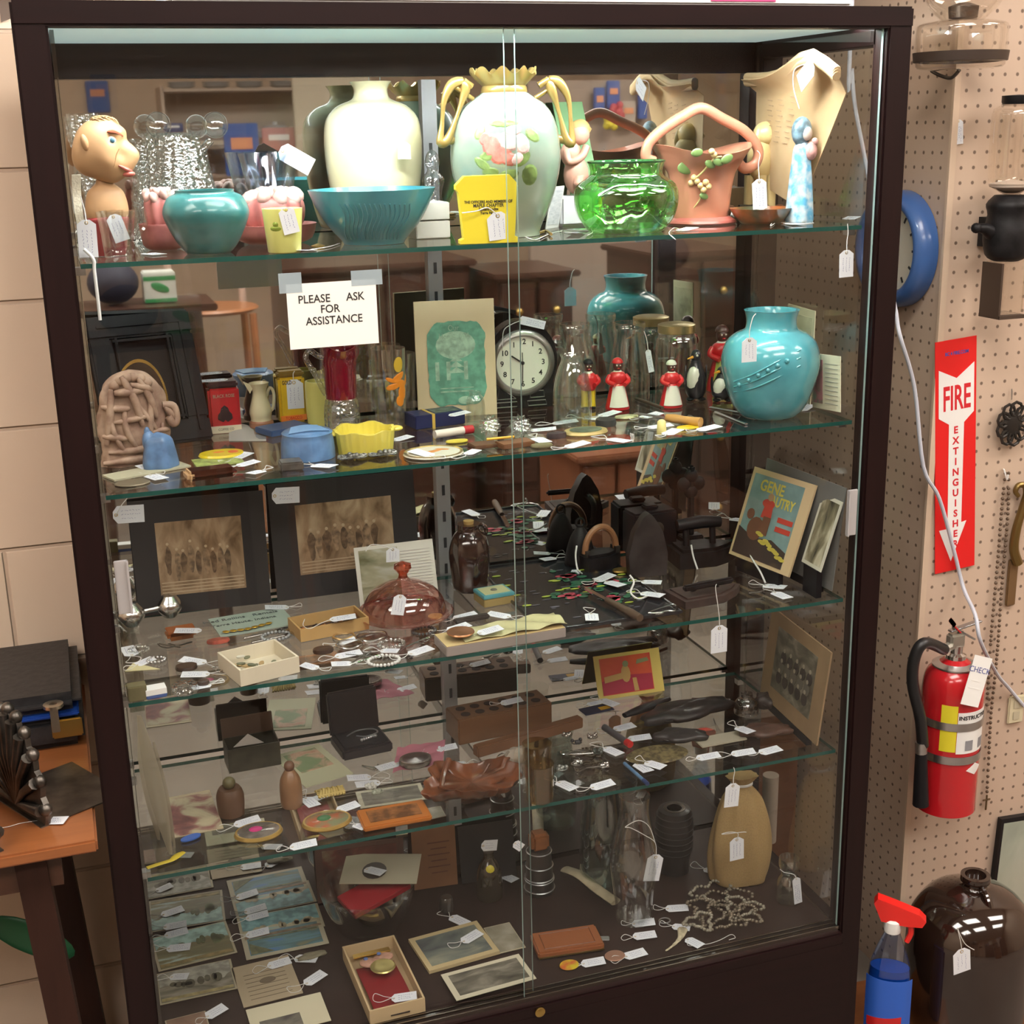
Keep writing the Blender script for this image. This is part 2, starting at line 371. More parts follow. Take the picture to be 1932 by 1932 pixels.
cpart('plinth', B().box((W/2, D/2, FLOOR+.03), (W-.002, D-.06, .06)), DARKX)
cpart('floor_panel', B().box((W/2, D/2+.012, -.01), (W-.001, D-.035, .02)), M((.030, .018, .015), .45, nz=.15, nscale=14, spec=.15, name='dark_laminate'))
for x in (.004, W-.004): cpart('side_glass', B().box((x, D/2, H/2), (.005, D-.06, H-.004)), G((.95, .97, .96), .05, .01))
for x in (-.01, W+.01): cpart('base_side', B().box((x, D/2, (FLOOR)/2), (.02, D-.07, -FLOOR)), DARK)
MIR = M((.80, .81, .80), .02, 1, name='mirror')
cpart('mirror', B().box((W/2, D+.006, H/2-.02), (W-.002, .006, H-.045)), MIR)
cpart('back_board', B().box((W/2, D+.014, H/2-.02), (W-.002, .008, H)), DARK)
b = B(); b.box((.566, D-.002, H/2+.03), (.024, .010, H-.16))
STD = cpart('shelf_standard', b, M((.42, .43, .45), .4, .6, name='zinc'))
b = B()
for k in range(26): b.box((.566, D-.0072, .14+k*.047), (.005, .0012, .018))
cpart('standard_slots', b, M((.03, .03, .035), .6, name='slot_dark'))
for s in (1, 2, 3, 4):
    z = SZ[s]-.0065
    cpart('shelf_bracket', B().prism([(0, 0), (.30, 0), (.30, -.006), (.02, -.028), (0, -.028)], -.0015, .0015, mp=lambda v: (.566+v[2], D-.004-v[0], z+v[1])), STEEL)
    for x in (.008, W-.008):
        for y in (.06, D-.03): cpart('shelf_clip', B().box((x, y, z-.005), (.012, .014, .010)), STEEL)
XD1 = onY(979, 200, .003).x; XD0 = onY(950, 200, .012).x
HANDLE = M((.78, .78, .80), .25, .6, name='aluminium')
for (x0, x1, y, hx, side, hz) in ((.002, XD1, .0165, .017, 'left', (1055, 1155)), (XD0, W-.002, .0065, W-.017, 'right', (922, 1008))):
    d = cpart('sliding_door', B().box(((x0+x1)/2, y, H/2+.002), (x1-x0, .005, H-.002)), [G((.975, .982, .98), .022, .008), M((.35, .5, .48), .2, name='glass_edge')], smooth=0)
    me = d.data
    for p_ in me.polygons:
        if abs(p_.normal.x) > .9: p_.material_index = 1
    za = zat(hx, y, hz[0]); zb = zat(hx, y, hz[1])
    h_ = obj('door_handle', B().box((hx, y-.0055, (za+zb)/2), (.018, .004, za-zb), bev=.001).box((hx+(.008 if side == 'left' else -.008), y-.009, (za+zb)/2), (.003, .009, za-zb), bev=.001), HANDLE, smooth=0)
    h_.parent = d
lk = cpart('lock', B().lathe([(.0, 0), (.008, 0), (.0085, .003), (.006, .0045), (0, .0045)], 20), BRASS, smooth=35)
pl = onY(1018, 1908, -.015)
lk.data.transform(Matrix.Translation((pl.x, -.0155, pl.z)) @ Matrix.Rotation(PI/2, 4, 'X'))
# the case's own fluorescent tube behind the front rail
lf = cpart('light_fixture', B().box((W/2, .052, H+.028), (W-.06, .036, .006), bev=.002), M((.7, .7, .68), .5, name='enamel'))
b = B(); b.tube([(.03, .052, H+.015), (W-.03, .052, H+.015)], .0085, 12)
tb = obj('fluorescent_tube', b, M((.96, 1, .98), .5, emit=TUBE_E, name='lit_tube')); tb.parent = lf
TEAL_E = M((.012, .075, .062), .25, spec=.3, name='green_glass_edge')
for s in (1, 2, 3, 4):
    nm = {1: 'topmost', 2: 'second from the top', 3: 'third from the top', 4: 'lowest'}[s]
    bb = B().box((W/2, (.026+D-.012)/2, SZ[s]-.003), (W-.016, D-.012-.026, .006))
    o = obj('glass_shelf', bb, [G((.955, .97, .962), .032, .012), TEAL_E], smooth=0)
    for p_ in o.data.polygons:
        if abs(p_.normal.z) < .5: p_.material_index = 1
    tagit(o, 'green-edged glass shelf in the display case, '+nm+' of the four', 'shelf', 'glass shelves in the case')
# ------------------------------------------------------------------ generic builders used by the contents
def P(px, py=None, s=1, Y=None, z=None):
    """stand point on shelf s from the pixel of its base, or from column px at depth Y"""
    z = SZ[s] if z is None else z
    return onZ(px, py, z) if py is not None else base(px, Y, z)
def pot(name, label, cat, px, prof, mat, s=1, py=None, Y=None, z=None, wall=.004, k=3, n=48, mod=None, part=None, lip=True, fx=1, fy=1, rz=0, group=None):
    p = P(px, py, s, Y, z)
    pr = ppx(p.x, p.y, p.z, prof); pr[0] = (pr[0][0], 0.0006)
    if k > 1: pr = [(r, max(.0006, zz)) for r, zz in interp(pr, k)]
    full = wallprof(pr, wall) if wall else pr
    t = thing(name, label, cat, p, rz, group)
    o = obj(part or 'body', B().lathe(full, n, mod=mod, fx=fx, fy=fy), mat, t, 50)
    return t, p, pr
def rat(pr, z):
    for (r0_, z0), (r1, z1) in zip(pr, pr[1:]):
        if min(z0, z1) <= z <= max(z0, z1) and abs(z1-z0) > 1e-6: return r0_+(r1-r0_)*(z-z0)/(z1-z0)
    return pr[-1][0]
def surf(p, pr, px, py):
    """point and outward normal on a turned pot where the sight line of a pixel meets it"""
    d = ray(px, py); r = max(a for a, _ in pr)
    for _ in range(6):
        o2 = Vector((CAM.x-p.x, CAM.y-p.y)); dd = Vector((d.x, d.y)); a = dd.dot(dd); b_ = o2.dot(dd); c = o2.dot(o2)-r*r; disc = max(0, b_*b_-a*c)
        t = (-b_-math.sqrt(disc))/a; q = CAM+d*t; r = rat(pr, min(max(q.z-p.z, pr[0][1]), max(z for _, z in pr)))
    n = Vector((q.x-p.x, q.y-p.y, 0)).normalized(); return q-p, n
def patch(b, p, pr, px, py, w, h, th=.0008, rot=0, n=12):
    """a thin raised daub on a pot; w, h in pixels"""
    q, nn = surf(p, pr, px, py); m = mpp(p+q); u = Vector((0, 0, 1)).cross(nn); v = Vector((0, 0, 1)); cr, sn = math.cos(rot), math.sin(rot)
    for dummy in (0,):
        vs = []; fs = []
        for rg, hh in ((1, 0), (.75, .7), (0.01, 1)):
            for i in range(n):
                a = 2*PI*i/n; x = math.cos(a)*w/2*m*rg; y = math.sin(a)*h/2*m*rg; x, y = x*cr-y*sn, x*sn+y*cr
                pt = q+u*x+v*y; hz = pt.z; rr = rat(pr, min(max(hz, pr[0][1]), max(z for _, z in pr))); d2 = Vector((pt.x, pt.y, 0)).normalized()*(rr+th*hh)
                vs.append((d2.x, d2.y, hz))
        for j in (0, 1):
            for i in range(n): fs.append((j*n+i, j*n+(i+1) % n, (j+1)*n+(i+1) % n, (j+1)*n+i))
        b.add(vs, fs)
    return b
def tagmesh(L, Wd):
    b = B(); c = Wd*.3
    b.mat(0).prism([(0, -Wd*.18), (c*.8, -Wd/2), (L, -Wd/2), (L, Wd/2), (c*.8, Wd/2), (0, Wd*.18)], 0, .0006)
    b.mat(1)
    for j, y in enumerate((.22, .0, -.22)):
        x = L*.3
        while x < L*(.72+.2*rnd.random()):
            w = L*rnd.uniform(.03, .07); b.box((x, y*Wd+rnd.uniform(-.0005, .0005), .00068), (w, .00045, .0002), rot=(0, 0, rnd.uniform(-.6, .6))); x += w+L*.03
    b.mat(2).lathe([(Wd*.10, .0006), (Wd*.06, .0009)], 10, c=(c*.55, 0, 0), cap=False)
    return b
TG = 'price tags'
def tag(a, b_, s=1, desc='', lift=0.0, tilt=None, string=True, z=None, wide=None, spts=None, bend=0):
    """tag lying on a shelf, from the pixel of its hole end to that of its far end"""
    zz = (SZ[s] if z is None else z)+lift+.0006
    A = onZ(a[0], a[1], zz); Bp = onZ(b_[0], b_[1], zz); d = Bp-A; L = min(max(d.length, .019), .040); u = d.normalized(); mid = (A+Bp)/2; A = mid-u*L/2
    Wd = wide or min(.021, max(.013, L*.58))
    t = rnd.uniform(.02, .10) if tilt is None else tilt
    n = Vector((0, 0, 1)); v = n.cross(u)
    q = Quaternion(v, -t); u2 = q @ u; n2 = u2.cross(v)
    o = obj('price_tag', tagmesh(L, Wd), [TAGM, INK, BRASS], smooth=0, mw=Matrix(((u2.x, v.x, n2.x, A.x), (u2.y, v.y, n2.y, A.y), (u2.z, v.z, n2.z, A.z), (0, 0, 0, 1))))
    tagit(o, 'white price tag '+desc, 'price tag', TG)
    if string:
        if spts: pts = [onZ(x, y, zz+.001) for x, y in spts]
        else:
            sw = rnd.choice((-1, 1)); l = rnd.uniform(.018, .03); pts = [A+v*sw*l*.25-u*l*.4, A+v*sw*l*.5-u*l*.9, A-u*l, A-v*sw*l*.3-u*l*.6, A+v*sw*.002]
            pts = [Vector((x.x, x.y, zz+.0006+.0016*(i % 2))) for i, x in enumerate(pts)]
        stp = smoothpath([A+u*.004+n*.0012]+pts, 5)
        st = obj('string', B().tube(stp, .00055, 5), CORD); st.parent = o; st.matrix_parent_inverse = o.matrix_world.inverted()
    return o
def tagv(hole, end, pl, desc, string=None, wide=.62, off=None):
    """tag hanging in the plane pl = (axis, value)"""
    fn = {'X': onX, 'Y': onY, 'Z': onZ}[pl[0]]; A = fn(hole[0], hole[1], pl[1]); E = fn(end[0], end[1], pl[1]); u = E-A; L = u.length; u.normalize()
    n = {'X': Vector((-1, 0, 0)), 'Y': Vector((0, -1, 0)), 'Z': Vector((0, 0, 1))}[pl[0]]; v = n.cross(u).normalized()
    o = obj('price_tag', tagmesh(L, L*wide), [TAGM, INK, BRASS], smooth=0, mw=Matrix(((u.x, v.x, n.x, A.x), (u.y, v.y, n.y, A.y), (u.z, v.z, n.z, A.z), (0, 0, 0, 1))))
    tagit(o, 'white price tag '+desc, 'price tag', TG)
    if string:
        pts = [A+u*.004+n*.001]+[fn(x, y, pl[1]) for x, y in string]
        st = obj('string', B().tube(smoothpath(pts, 5), .0007, 5), CORD); st.parent = o; st.matrix_parent_inverse = o.matrix_world.inverted()
    return o
def card(name, label, cat, BL, BR, TL, s=1, z=None, top=None, bot=None, border=WHITE, pic=None, inset=(.08, .08, .08, .08), th=.0015, picname='picture', back=None, extra=None, group=None, lift=0, bev=0, foot=0):
    zz = (SZ[s] if z is None else z)+lift
    mw, w, h = frame3(BL, BR, TL, zz, top or ('Z', zz), bot)
    t = thing(name, label, cat, mw=mw, group=group)
    obj('sheet' if th < .004 else 'body', B().box((w/2, h/2, -th/2 if top and top[0] != 'Z' else th/2), (w, h, th), bev=bev), border, t, 0)
    z1 = 0 if top and top[0] != 'Z' else th
    if foot:
        pa = onZ(BL[0], BL[1], zz); pb = onZ(BR[0], BR[1], zz); f_ = obj('prop_foot', B().box((0, 0, -foot/2), ((pb-pa).length*.7, .010, foot-.001)), BLACK, None, 0); f_.matrix_world = Matrix.Translation((pa+pb)/2+Vector((.004, 0, 0))) @ Matrix.Rotation(math.atan2((pb-pa).y, (pb-pa).x), 4, 'Z'); f_.parent = t; f_.matrix_parent_inverse = mw.inverted()
    if pic:
        l, r, bt, tp = inset
        obj(picname, B().box((w*(l+1-r)/2, h*(bt+1-tp)/2, z1+.0002), (w*(1-l-r), h*(1-bt-tp), .0005)), pic, t, 0)
    if extra: extra(t, w, h, z1+.0006)
    return t, w, h, z1
def bx(name, label, cat, BL, BR, depth, hpx=None, h=None, mat=WHITE, s=1, z=None, lift=0, bev=.001, part='body', top=None, extra=None, group=None):
    """box from its two front bottom corners (pixels), depth in metres away from us, height in metres"""
    zz = SZ[s] if z is None else z; a = onZ(BL[0], BL[1], zz); b_ = onZ(BR[0], BR[1], zz); u = b_-a; w = u.length; ang = math.atan2(u.y, u.x)
    if hpx: h = zat(a.x, a.y, BL[1]-hpx)-zz
    a.z += lift
    t = thing(name, label, cat, a, ang, group)
    obj(part, B().box((w/2, depth/2, h/2+.0003), (w, depth, h-.0006), bev=bev), mat, t, 0 if bev <= 0 else 35)
    if extra: extra(t, w, depth, h)
    return t, w, depth, h
def lid(p, pr): pass
# ------------------------------------------------------------------ outside, left
TBZ = onY(0, 1640, .06).z
WOODO = WOOD((.20, .065, .02), (.34, .12, .04), .3, 5, (2, 14, 14), .4, 'varnished_oak')
a = onY(200, 1600, .0); tz = -.0
tt = thing('side_table', 'brown wooden table left of the case carrying a suitcase', 'table', (-.5, .2, FLOOR))
TZ = onY(196, 1606, -.05).z
x1 = -.052; x0 = -1.0
def rel(o, par): o.parent = par; o.matrix_parent_inverse = Matrix.Translation(par.location).inverted(); return o
rel(obj('tabletop', B().box(((x0+x1)/2, (-.05+YW-.012)/2, TZ+.009), (x1-x0, YW-.012+.05, .018), bev=.003), WOODO), tt)
rel(obj('apron', B().box(((x0+x1)/2-.01, .0, TZ-.031), (x1-x0-.08, .018, .06)), WOOD((.05, .02, .01), (.09, .035, .018), .4, 5, (2, 14, 14))), tt)
for x, y in ((x1-.09, .0), (x1-.09, YW-.07), (x0+.05, .0), (x0+.05, YW-.07)):
    lx = .03 if x > -.5 else -.03
    rel(obj('leg', B().prism([(-.02, -.02), (.02, -.02), (.02, .02), (-.02, .02)], FLOOR, TZ, c=(x, y, 0), top=1, mp=lambda v: (v[0]+(lx*1.6 if v[2] < TZ-.1 else 0), v[1], v[2])), WOOD((.02, .008, .006), (.045, .018, .012), .5, 5, (14, 14, 2), .05)), tt)
TT = TZ+.018
# suitcase at the wall
q = onY(0, 1395, YW-.20); sx1 = x1-.004; sw = .62; sd = .26; sh2 = .088
st = thing('suitcase', 'black hard suitcase with brass latch lying on the table', 'suitcase', (sx1-sw/2, YW-.012-sd/2, TT))
LE = M((.022, .021, .023), .5, nz=.3, nscale=80, bump=.4, name='black_leatherette')
obj('lower_shell', B().box((0, 0, sh2*.30), (sw, sd, sh2*.6), bev=.012), LE, st)
obj('lid', B().box((0, 0, sh2*.82), (sw, sd, sh2*.34), bev=.014), LE, st)
obj('blue_piping', B().box((0, -.002, sh2*.63), (sw-.01, sd, .006), bev=.002), M((.01, .05, .28), .4, name='blue_piping'), st)
lx = base(104, YW-.012-sd, TT+.05).x-(sx1-sw/2)
la = obj('latch', B().box((lx+.016, -sd/2-.003, sh2*.40), (.045, .006, .030), bev=.002), BRASS, st)
l2 = obj('hasp', B().box((lx, -sd/2-.007, sh2*.62), (.012, .004, .045), bev=.001).lathe([(.006, -.002), (.015, -.002), (.015, .003), (.006, .003), (.006, -.002)], 16, c=(lx, -sd/2-.006, sh2*.86), cap=False), M((.6, .55, .45), .3, 1, name='worn_brass'), la)
# metal shell bookends
GUN = M((.13, .115, .10), .38, .9, nz=.4, nscale=25, name='tarnished_metal')
def bookend(px0, px1, py, ytop, label, rz):
    p = onZ((px0+px1)/2, py, TT); m = mpp(p); h = zat(p.x, p.y, ytop)-TT; w = (px1-px0)*m
    t = thing('bookend', label, 'bookend', p, rz, 'metal shell bookends')
    b = B(); n = 11; out = []
    for i in range(0, 121):
        a = PI*i/120; rr = 1+.09*abs(math.sin(a*n)); out.append((math.cos(a)*.075*rr, max(0, math.sin(a))*h*rr*.92))
    b.prism(out, -.004, .004, mp=lambda v: (v[0], v[2], v[1]+.002))
    for i in range(n):
        a = PI*(i+.5)/n; b.tube([(0, -.005, .01), (math.cos(a)*.04, -.010, .01+math.sin(a)*h*.5), (math.cos(a)*.073, -.007, .004+math.sin(a)*h*.93)], [.003, .006, .0085], 8)
        b.ell((math.cos(a)*.076, 0, .004+math.sin(a)*h*.96), (.010, .009, .010), 10)
    obj('shell', b, GUN, t, 50); obj('base_plate', B().box((0, .055, .001), (.15, .13, .002)), GUN, t, 0)
    return t
bookend(5, 75, 1525, 1335, 'tarnished metal shell bookend standing on the table before the suitcase', R(-62))
bookend(-72, -40, 1575, 1350, 'metal shell bookend cut off by the left edge of the photo', R(118))
tag((68, 1549), (129, 1550), z=TT, desc='lying on the brown table left of the case', spts=[(40, 1553), (15, 1560), (-10, 1563)])
lf_ = thing('paddle', 'dark green leaf-shaped paddle under the table left of the case', 'paddle', onY(60, 1770, .25))
obj('blade', B().at((0, 0, 0), (0, R(38), 0)).ell((0, 0, 0), (.075, .008, .026), 20), M((.015, .11, .045), .4, name='green_paint'), lf_)
obj('grip', B().at((0, 0, 0), (0, R(38), 0)).tube([(-.07, 0, 0), (-.16, .01, 0)], .006, 8), M((.015, .11, .045), .4, name='green_paint'), lf_)
cr = thing('storage_crate', 'dark crate on the floor under the side table', 'crate', (-.55, .2, FLOOR))
obj('body', B().box((0, 0, .09), (.5, .34, .18), bev=.006), M((.02, .018, .016), .6, name='dark_plastic'), cr)
lf_.location.z = max(lf_.location.z, FLOOR+.18+.06)
hd = obj('pennant', B().prism([(0, 0), (.05, .02), (.035, .05), (.0, .035)], -.002, .002, mp=lambda v: (v[0], v[2], v[1])), M((.12, .08, .06), .7, name='brown_felt'), smooth=0, loc=onY(2, 42, YW-.004)); tagit(hd, 'dark brown pennant corner on the block wall at top left', 'pennant')
# ------------------------------------------------------------------ outside, right
PY = YC-.021
def wallp(px, py, off=0): return onY(px, py, PY-off)
ws = thing('bench', 'very low wooden bench right of the display case', 'bench', (1.62, .09, FLOOR))
BZ = -.31
obj('seat', B().box((0, 0, BZ-FLOOR-.012), (.82, .28, .024), bev=.003), WOODO, ws)
for x in (-.36, .36):
    for y in (-.1, .1): obj('leg', B().box((x, y, (BZ-FLOOR-.024)/2), (.04, .04, BZ-FLOOR-.024)), WOODO, ws, 0)
sh = thing('low_cabinet', 'low wooden cabinet in the recess right of the case', 'cabinet', (1.318, .92, FLOOR))
cz = .03
obj('body', B().box((0, 0, (cz-FLOOR)/2-.012), (.24, .56, cz-FLOOR-.024), bev=.003), WOODO, sh); obj('top', B().box((0, 0, cz-FLOOR-.012), (.26, .60, .024), bev=.003), WOODO, sh)
for k in range(3):
    o = obj('leaflet', B().box((0, 0, .002), (.10, .15, .004)), WHITE, smooth=0); o.location = (1.29+.01*k, .72+.004*k, cz+.0042*k); o.rotation_euler = (0, 0, .2*k-.3)
    tagit(o, ('white leaflet at the bottom of the little stack right of the case', 'white leaflet in the middle of the little stack right of the case', 'white leaflet on top of the little stack right of the case')[k], 'leaflet', 'leaflets on the low cabinet')
# demijohn
def jug():
    p = base(1818, .06, BZ); prof = [(112, 1990), (118, 1960), (120, 1850), (112, 1770), (85, 1715), (45, 1690), (26, 1680), (22, 1664)]
    p = base(1818, .06, BZ); m = mpp((p.x, p.y, 0)); zt = zat(p.x, p.y, 1650)-BZ
    pr = [(.104, .0006), (.112, .012), (.117, .06), (.116, zt-.125), (.106, zt-.082), (.080, zt-.046), (.04, zt-.028), (.024, zt-.022), (.021, zt-.010)]
    t = thing('glass_jug', 'large dark brown glass jug with a price tag on its neck', 'jug', p)
    obj('body', B().lathe(interp(pr, 4), 56), M((.020, .010, .007), .07, coat=1, name='brown_glass'), t, 60)
    obj('neck_ring', B().lathe([(.0215, zt-.012), (.0265, zt-.012), (.028, zt-.006), (.0265, zt), (.019, zt), (.018, zt-.012)], 32, cap=False), M((.020, .010, .007), .07, coat=1, name='brown_glass'), t, 50)
    obj('handle', B().tube(smoothpath([(.0, -.020, zt-.016), (-.004, -.040, zt-.022), (-.006, -.058, zt-.045), (-.006, -.072, zt-.058)], 5), .007, 10), M((.020, .010, .007), .07, coat=1, name='brown_glass'), t)
    return p, zt
jp, jzt = jug()
tagv((1814, 1790), (1815, 1834), ('Y', jp.y-.122), 'hanging from the neck of the large brown jug', string=[(1812, 1775), (1806, 1750), (1812, 1765), (1822, 1782), (1838, 1792)], wide=.72)
# spray bottle
p = base(1668, .02, BZ); t = thing('spray_bottle', 'blue window cleaner spray bottle with a red trigger head', 'spray bottle', p, R(-35)); zt = zat(p.x, p.y, 1752)-BZ
m = mpp(p); k = zat(p.x, p.y, 1822)-BZ
BLUEL = G((.02, .16, .62), .05, .02, name='blue_fluid')
obj('bottle', B().lathe(interp([(.034, .0006), (.040, .01), (.041, k*.6), (.036, k), (.022, zt-.03), (.014, zt-.008), (.013, zt)], 3), 32, fy=.62), G((.80, .88, .95), .06, .02, name='clear_plastic'), t, 60)
obj('fluid', B().lathe(interp([(.032, .003), (.038, .012), (.039, k*.6), (.0345, k)], 3), 32, fy=.62), M((.005, .05, .28), .15, coat=.5, name='blue_fluid'), t, 60)
lb = obj('label', B().grid(10, 1, lambda u, v: (.0425*math.cos(R(200+140*u)), .0425*.64*math.sin(R(200+140*u)), .02+v*(k-.035)), th=.0005), M((.03, .12, .55), .4, name='blue_label'), t)
obj('label_flash', B().grid(10, 1, lambda u, v: (.0432*math.cos(R(215+90*u)), .0432*.64*math.sin(R(215+90*u)), .075+v*.018+u*.01), th=.0004), REDP, lb)
obj('label_band', B().grid(10, 1, lambda u, v: (.0432*math.cos(R(205+125*u)), .0432*.64*math.sin(R(205+125*u)), .050+v*.016), th=.0004), WHITE, lb)
obj('collar', B().lathe([(.0145, zt-.004), (.0155, zt+.003), (.0155, zt+.018), (.012, zt+.022)], 24), WHITE, t)
RP = M((.75, .02, .015), .3, coat=.3, name='red_plastic')
hd = obj('trigger_head', B().prism([(-.020, .0), (.022, -.004), (.050, -.002), (.056, .010), (.044, .022), (.0, .036), (-.028, .044), (-.034, .034)], -.011, .011, mp=lambda v: (v[0], v[2], v[1]+zt+.018)), RP, t, 0)
obj('trigger', B().tube(smoothpath([(.030, 0, zt+.014), (.032, 0, zt-.004), (.026, 0, zt-.022)], 4), [.005]*9, 8), RP, t)
# framed mirror leaning at the pegboard
card('framed_picture', 'thin black framed glass picture leaning on the pegboard behind the jug', 'picture', (1850, 1870), (2045, 1830), (1790, 1562), top=('Y', PY-.013), bot=('Y', PY-.020), border=BLACK, pic=PIC([(.30, .34, .28), (.38, .42, .34), (.45, .48, .40)], 6, 1, 1, 3, .15), inset=(.025, .025, .025, .025), th=.012)
# fire sign
mw, w, h = frame3((1764, 1083), (1838, 1066), (1771, 645), bot=('Y', PY-.003), top=('Y', PY-.003))
t = thing('fire_extinguisher_sign', 'red sign with white arrow reading FIRE EXTINGUISHER on the pegboard', 'sign', mw=mw)
obj('plate', B().box((w/2, h/2, 0), (w, h, .0015)), M((.72, .015, .015), .35, name='sign_red'), t, 0)
def sx_(x): return w*(x-400)/270
def sy_(y): return h*(1-(y-255)/1385)
obj('arrow', B().prism([(sx_(a_), sy_(b_)) for a_, b_ in ((425, 1405), )] if 0 else [(sx_(x), sy_(y)) for x, y in ((422, 700), (490, 745), (482, 1375), (425, 1375), (505, 1580), (610, 1345), (575, 1350), (590, 745), (655, 690), (655, 402), (540, 480), (422, 420))], .0008, .0013), M((.80, .79, .77), .4, name='sign_white'), t, 0)
SR = M((.62, .02, .03), .4, name='sign_red_letter')
text('lettering', 'FIRE', h*.145, SR, t, (w*.52, sy_(600), .0014), sx=.52, bold=.0012)
for i, ch in enumerate('EXTINGUISHER'): text('lettering', ch, h*.042, SR, t, (w*.50, sy_(785+i*63), .0014), sx=1.0, bold=.0006)
text('lettering', 'BC 4 FIRE.COM', h*.020, M((.05, .08, .4), .4, name='sign_blue'), t, (w*.52, sy_(335), .0010), sx=.85, bold=.0002)
# fire extinguisher
ec = onY(1793, 1370, PY-.075); R_ = 56*mpp(ec)
zb = zat(ec.x, ec.y, 1520); zt = zat(ec.x, ec.y, 1245); zs = zat(ec.x, ec.y, 1290)
t = thing('fire_extinguisher', 'red fire extinguisher with black hose strapped to the pegboard', 'fire extinguisher', (ec.x, ec.y, zb)); hh = zt-zb; hs = zs-zb
zf = lambda y: zat(ec.x, ec.y, y)-zb
obj('cylinder', B().lathe(interp([(R_*.90, 0), (R_, .008), (R_, .02), (R_, hs*.8), (R_, hs), (R_*.86, hs+(hh-hs)*.6), (R_*.45, hh), (R_*.30, hh+.006)], 3), 40), M((.50, .012, .018), .22, coat=.5, name='extinguisher_red'), t, 60)
lbm = B().grid(14, 1, lambda u, v: ((R_+.0006)*math.cos(R(245+100*u)), (R_+.0006)*math.sin(R(245+100*u)), zf(1398)+v*(zf(1322)-zf(1398))), th=.0004)
lab = obj('instruction_label', lbm, WHITE, t)
obj('label_band', B().grid(10, 1, lambda u, v: ((R_+.0006)*math.cos(R(214+30*u)), (R_+.0006)*math.sin(R(214+30*u)), zf(1395)+v*(zf(1310)-zf(1395))), th=.0004), M((.75, .65, .03), .4, name='yellow_label'), t)
cylm = lambda a0, rr: (lambda v: Vector((rr*math.cos(a0+v.x/rr)+0, rr*math.sin(a0+v.x/rr), v.y)) + Vector((math.cos(a0), math.sin(a0), 0))*v.z)
text('lettering', 'INSTRUCTIONS', .011, BINK, lab, (0, 0, 0), mp=lambda v: cylm(R(285), R_+.0014)(Vector((v.x, v.y+zf(1332), v.z))), bold=.0002)
for i in range(2): obj('pictogram', B().grid(4, 1, lambda u, v: ((R_+.0014)*math.cos(R(262+32*i+16*u)), (R_+.0014)*math.sin(R(262+32*i+16*u)), zf(1392)+v*(zf(1374)-zf(1392))), th=.0003), M((.25, .25, .27), .5, name='grey_ink'), lab)
obj('warning_diamond', B().grid(10, 2, lambda u, v: tuple(cylm(R(290), R_+.0010)(Vector(((u-.5)*.044, zf(1430)+(v-.5)*.024*(1-abs(2*u-1)), 0)))), th=.0004), M((.8, .78, .76), .4, name='sign_white'), t)
for yy in (1350, 1412): obj('strap', B().lathe([(R_+.001, zf(yy+6)), (R_+.0022, zf(yy+6)), (R_+.0022, zf(yy-8)), (R_+.001, zf(yy-8))], 40, cap=False), STEEL, t)
BR_ = obj('bracket', B().box((0, R_+.006, zf(1380)), (.03, .010, .16)).box((-R_*.9, .01, zf(1385)), (.012, .03, .014)), GUN, t, 0)
obj('neck', B().lathe([(R_*.34, hh), (R_*.34, hh+.012), (R_*.22, hh+.016), (R_*.22, hh+.030)], 24), CHROME, t)
obj('collar_ring', B().lathe([(R_*.50, hh-.006), (R_*.74, hh-.010), (R_*.74, hh-.007), (R_*.50, hh-.002)], 32, cap=False), STEEL, t)
vz = zf(1208)
obj('valve', B().box((-.003, 0, vz), (.032, .020, .030), bev=.004).tube([(-.01, 0, vz-.008), (-.035, -.005, vz-.012)], .009, 10), M((.5, .48, .42), .35, .8, name='valve_metal'), t)
obj('lever', B().box((.016, 0, vz+.026), (.068, .012, .004), rot=(0, R(-10), 0), bev=.001).box((.014, 0, vz+.012), (.055, .012, .004), rot=(0, R(32), 0), bev=.001), STEEL, t)
hp = [onY(x, y, ec.y-.03)-Vector((ec.x, ec.y, zb)) for x, y in ((1775, 1205), (1745, 1213), (1726, 1240), (1722, 1290), (1730, 1350), (1738, 1405))]
hp[0] = Vector((-.03, -.005, vz-.012)); hp[-1].y = -.035; hp[-2].y = -.04
obj('hose', B().tube(smoothpath(hp, 6), .0105, 12), M((.012, .012, .013), .4, name='black_rubber'), t)
np_ = [onY(x, y, ec.y-.035)-Vector((ec.x, ec.y, zb)) for x, y in ((1738, 1400), (1738, 1420), (1737, 1518))]
obj('ferrule', B().tube(np_[:2], .011, 12), STEEL, t); obj('nozzle', B().tube([np_[1], np_[1].lerp(np_[2], .2), np_[2]], [.0105, .0115, .0150], 14), BLACK, t)
obj('seal_tag', B().prism(rrect(.022, .011, .003), 0, .002, mp=lambda v: (-.018+v[0]*.6+v[1]*.5-.004, -.012, vz+.042+v[0]*-.7+v[1]*.6)), M((.75, .06, .08), .3, name='red_plastic_seal'), t, 0)
obj('pin', B().tube([(-.016, -.010, vz+.034), (.0, -.010, vz+.018)], .0015, 6), REDP, t)
mw2, w2, h2 = frame3((1812, 1328), (1845, 1335), (1826, 1232), bot=('Y', ec.y-R_*1.12), top=('Y', ec.y-R_*.95))
it = obj('inspection_tag', B().box((w2/2, h2/2, 0), (w2, h2, .0008)).box((w2*.5, h2*.35, .0007), (w2*.7, .0008, .0004)).box((w2*.45, h2*.5, .0007), (w2*.5, .0008, .0004)), WHITE, smooth=0, mw=mw2); it.parent = t; it.matrix_parent_inverse = Matrix.Translation(t.location).inverted()
text('lettering', 'CHECK', h2*.16, INK, it, (w2*.5, h2*.72, .0006))
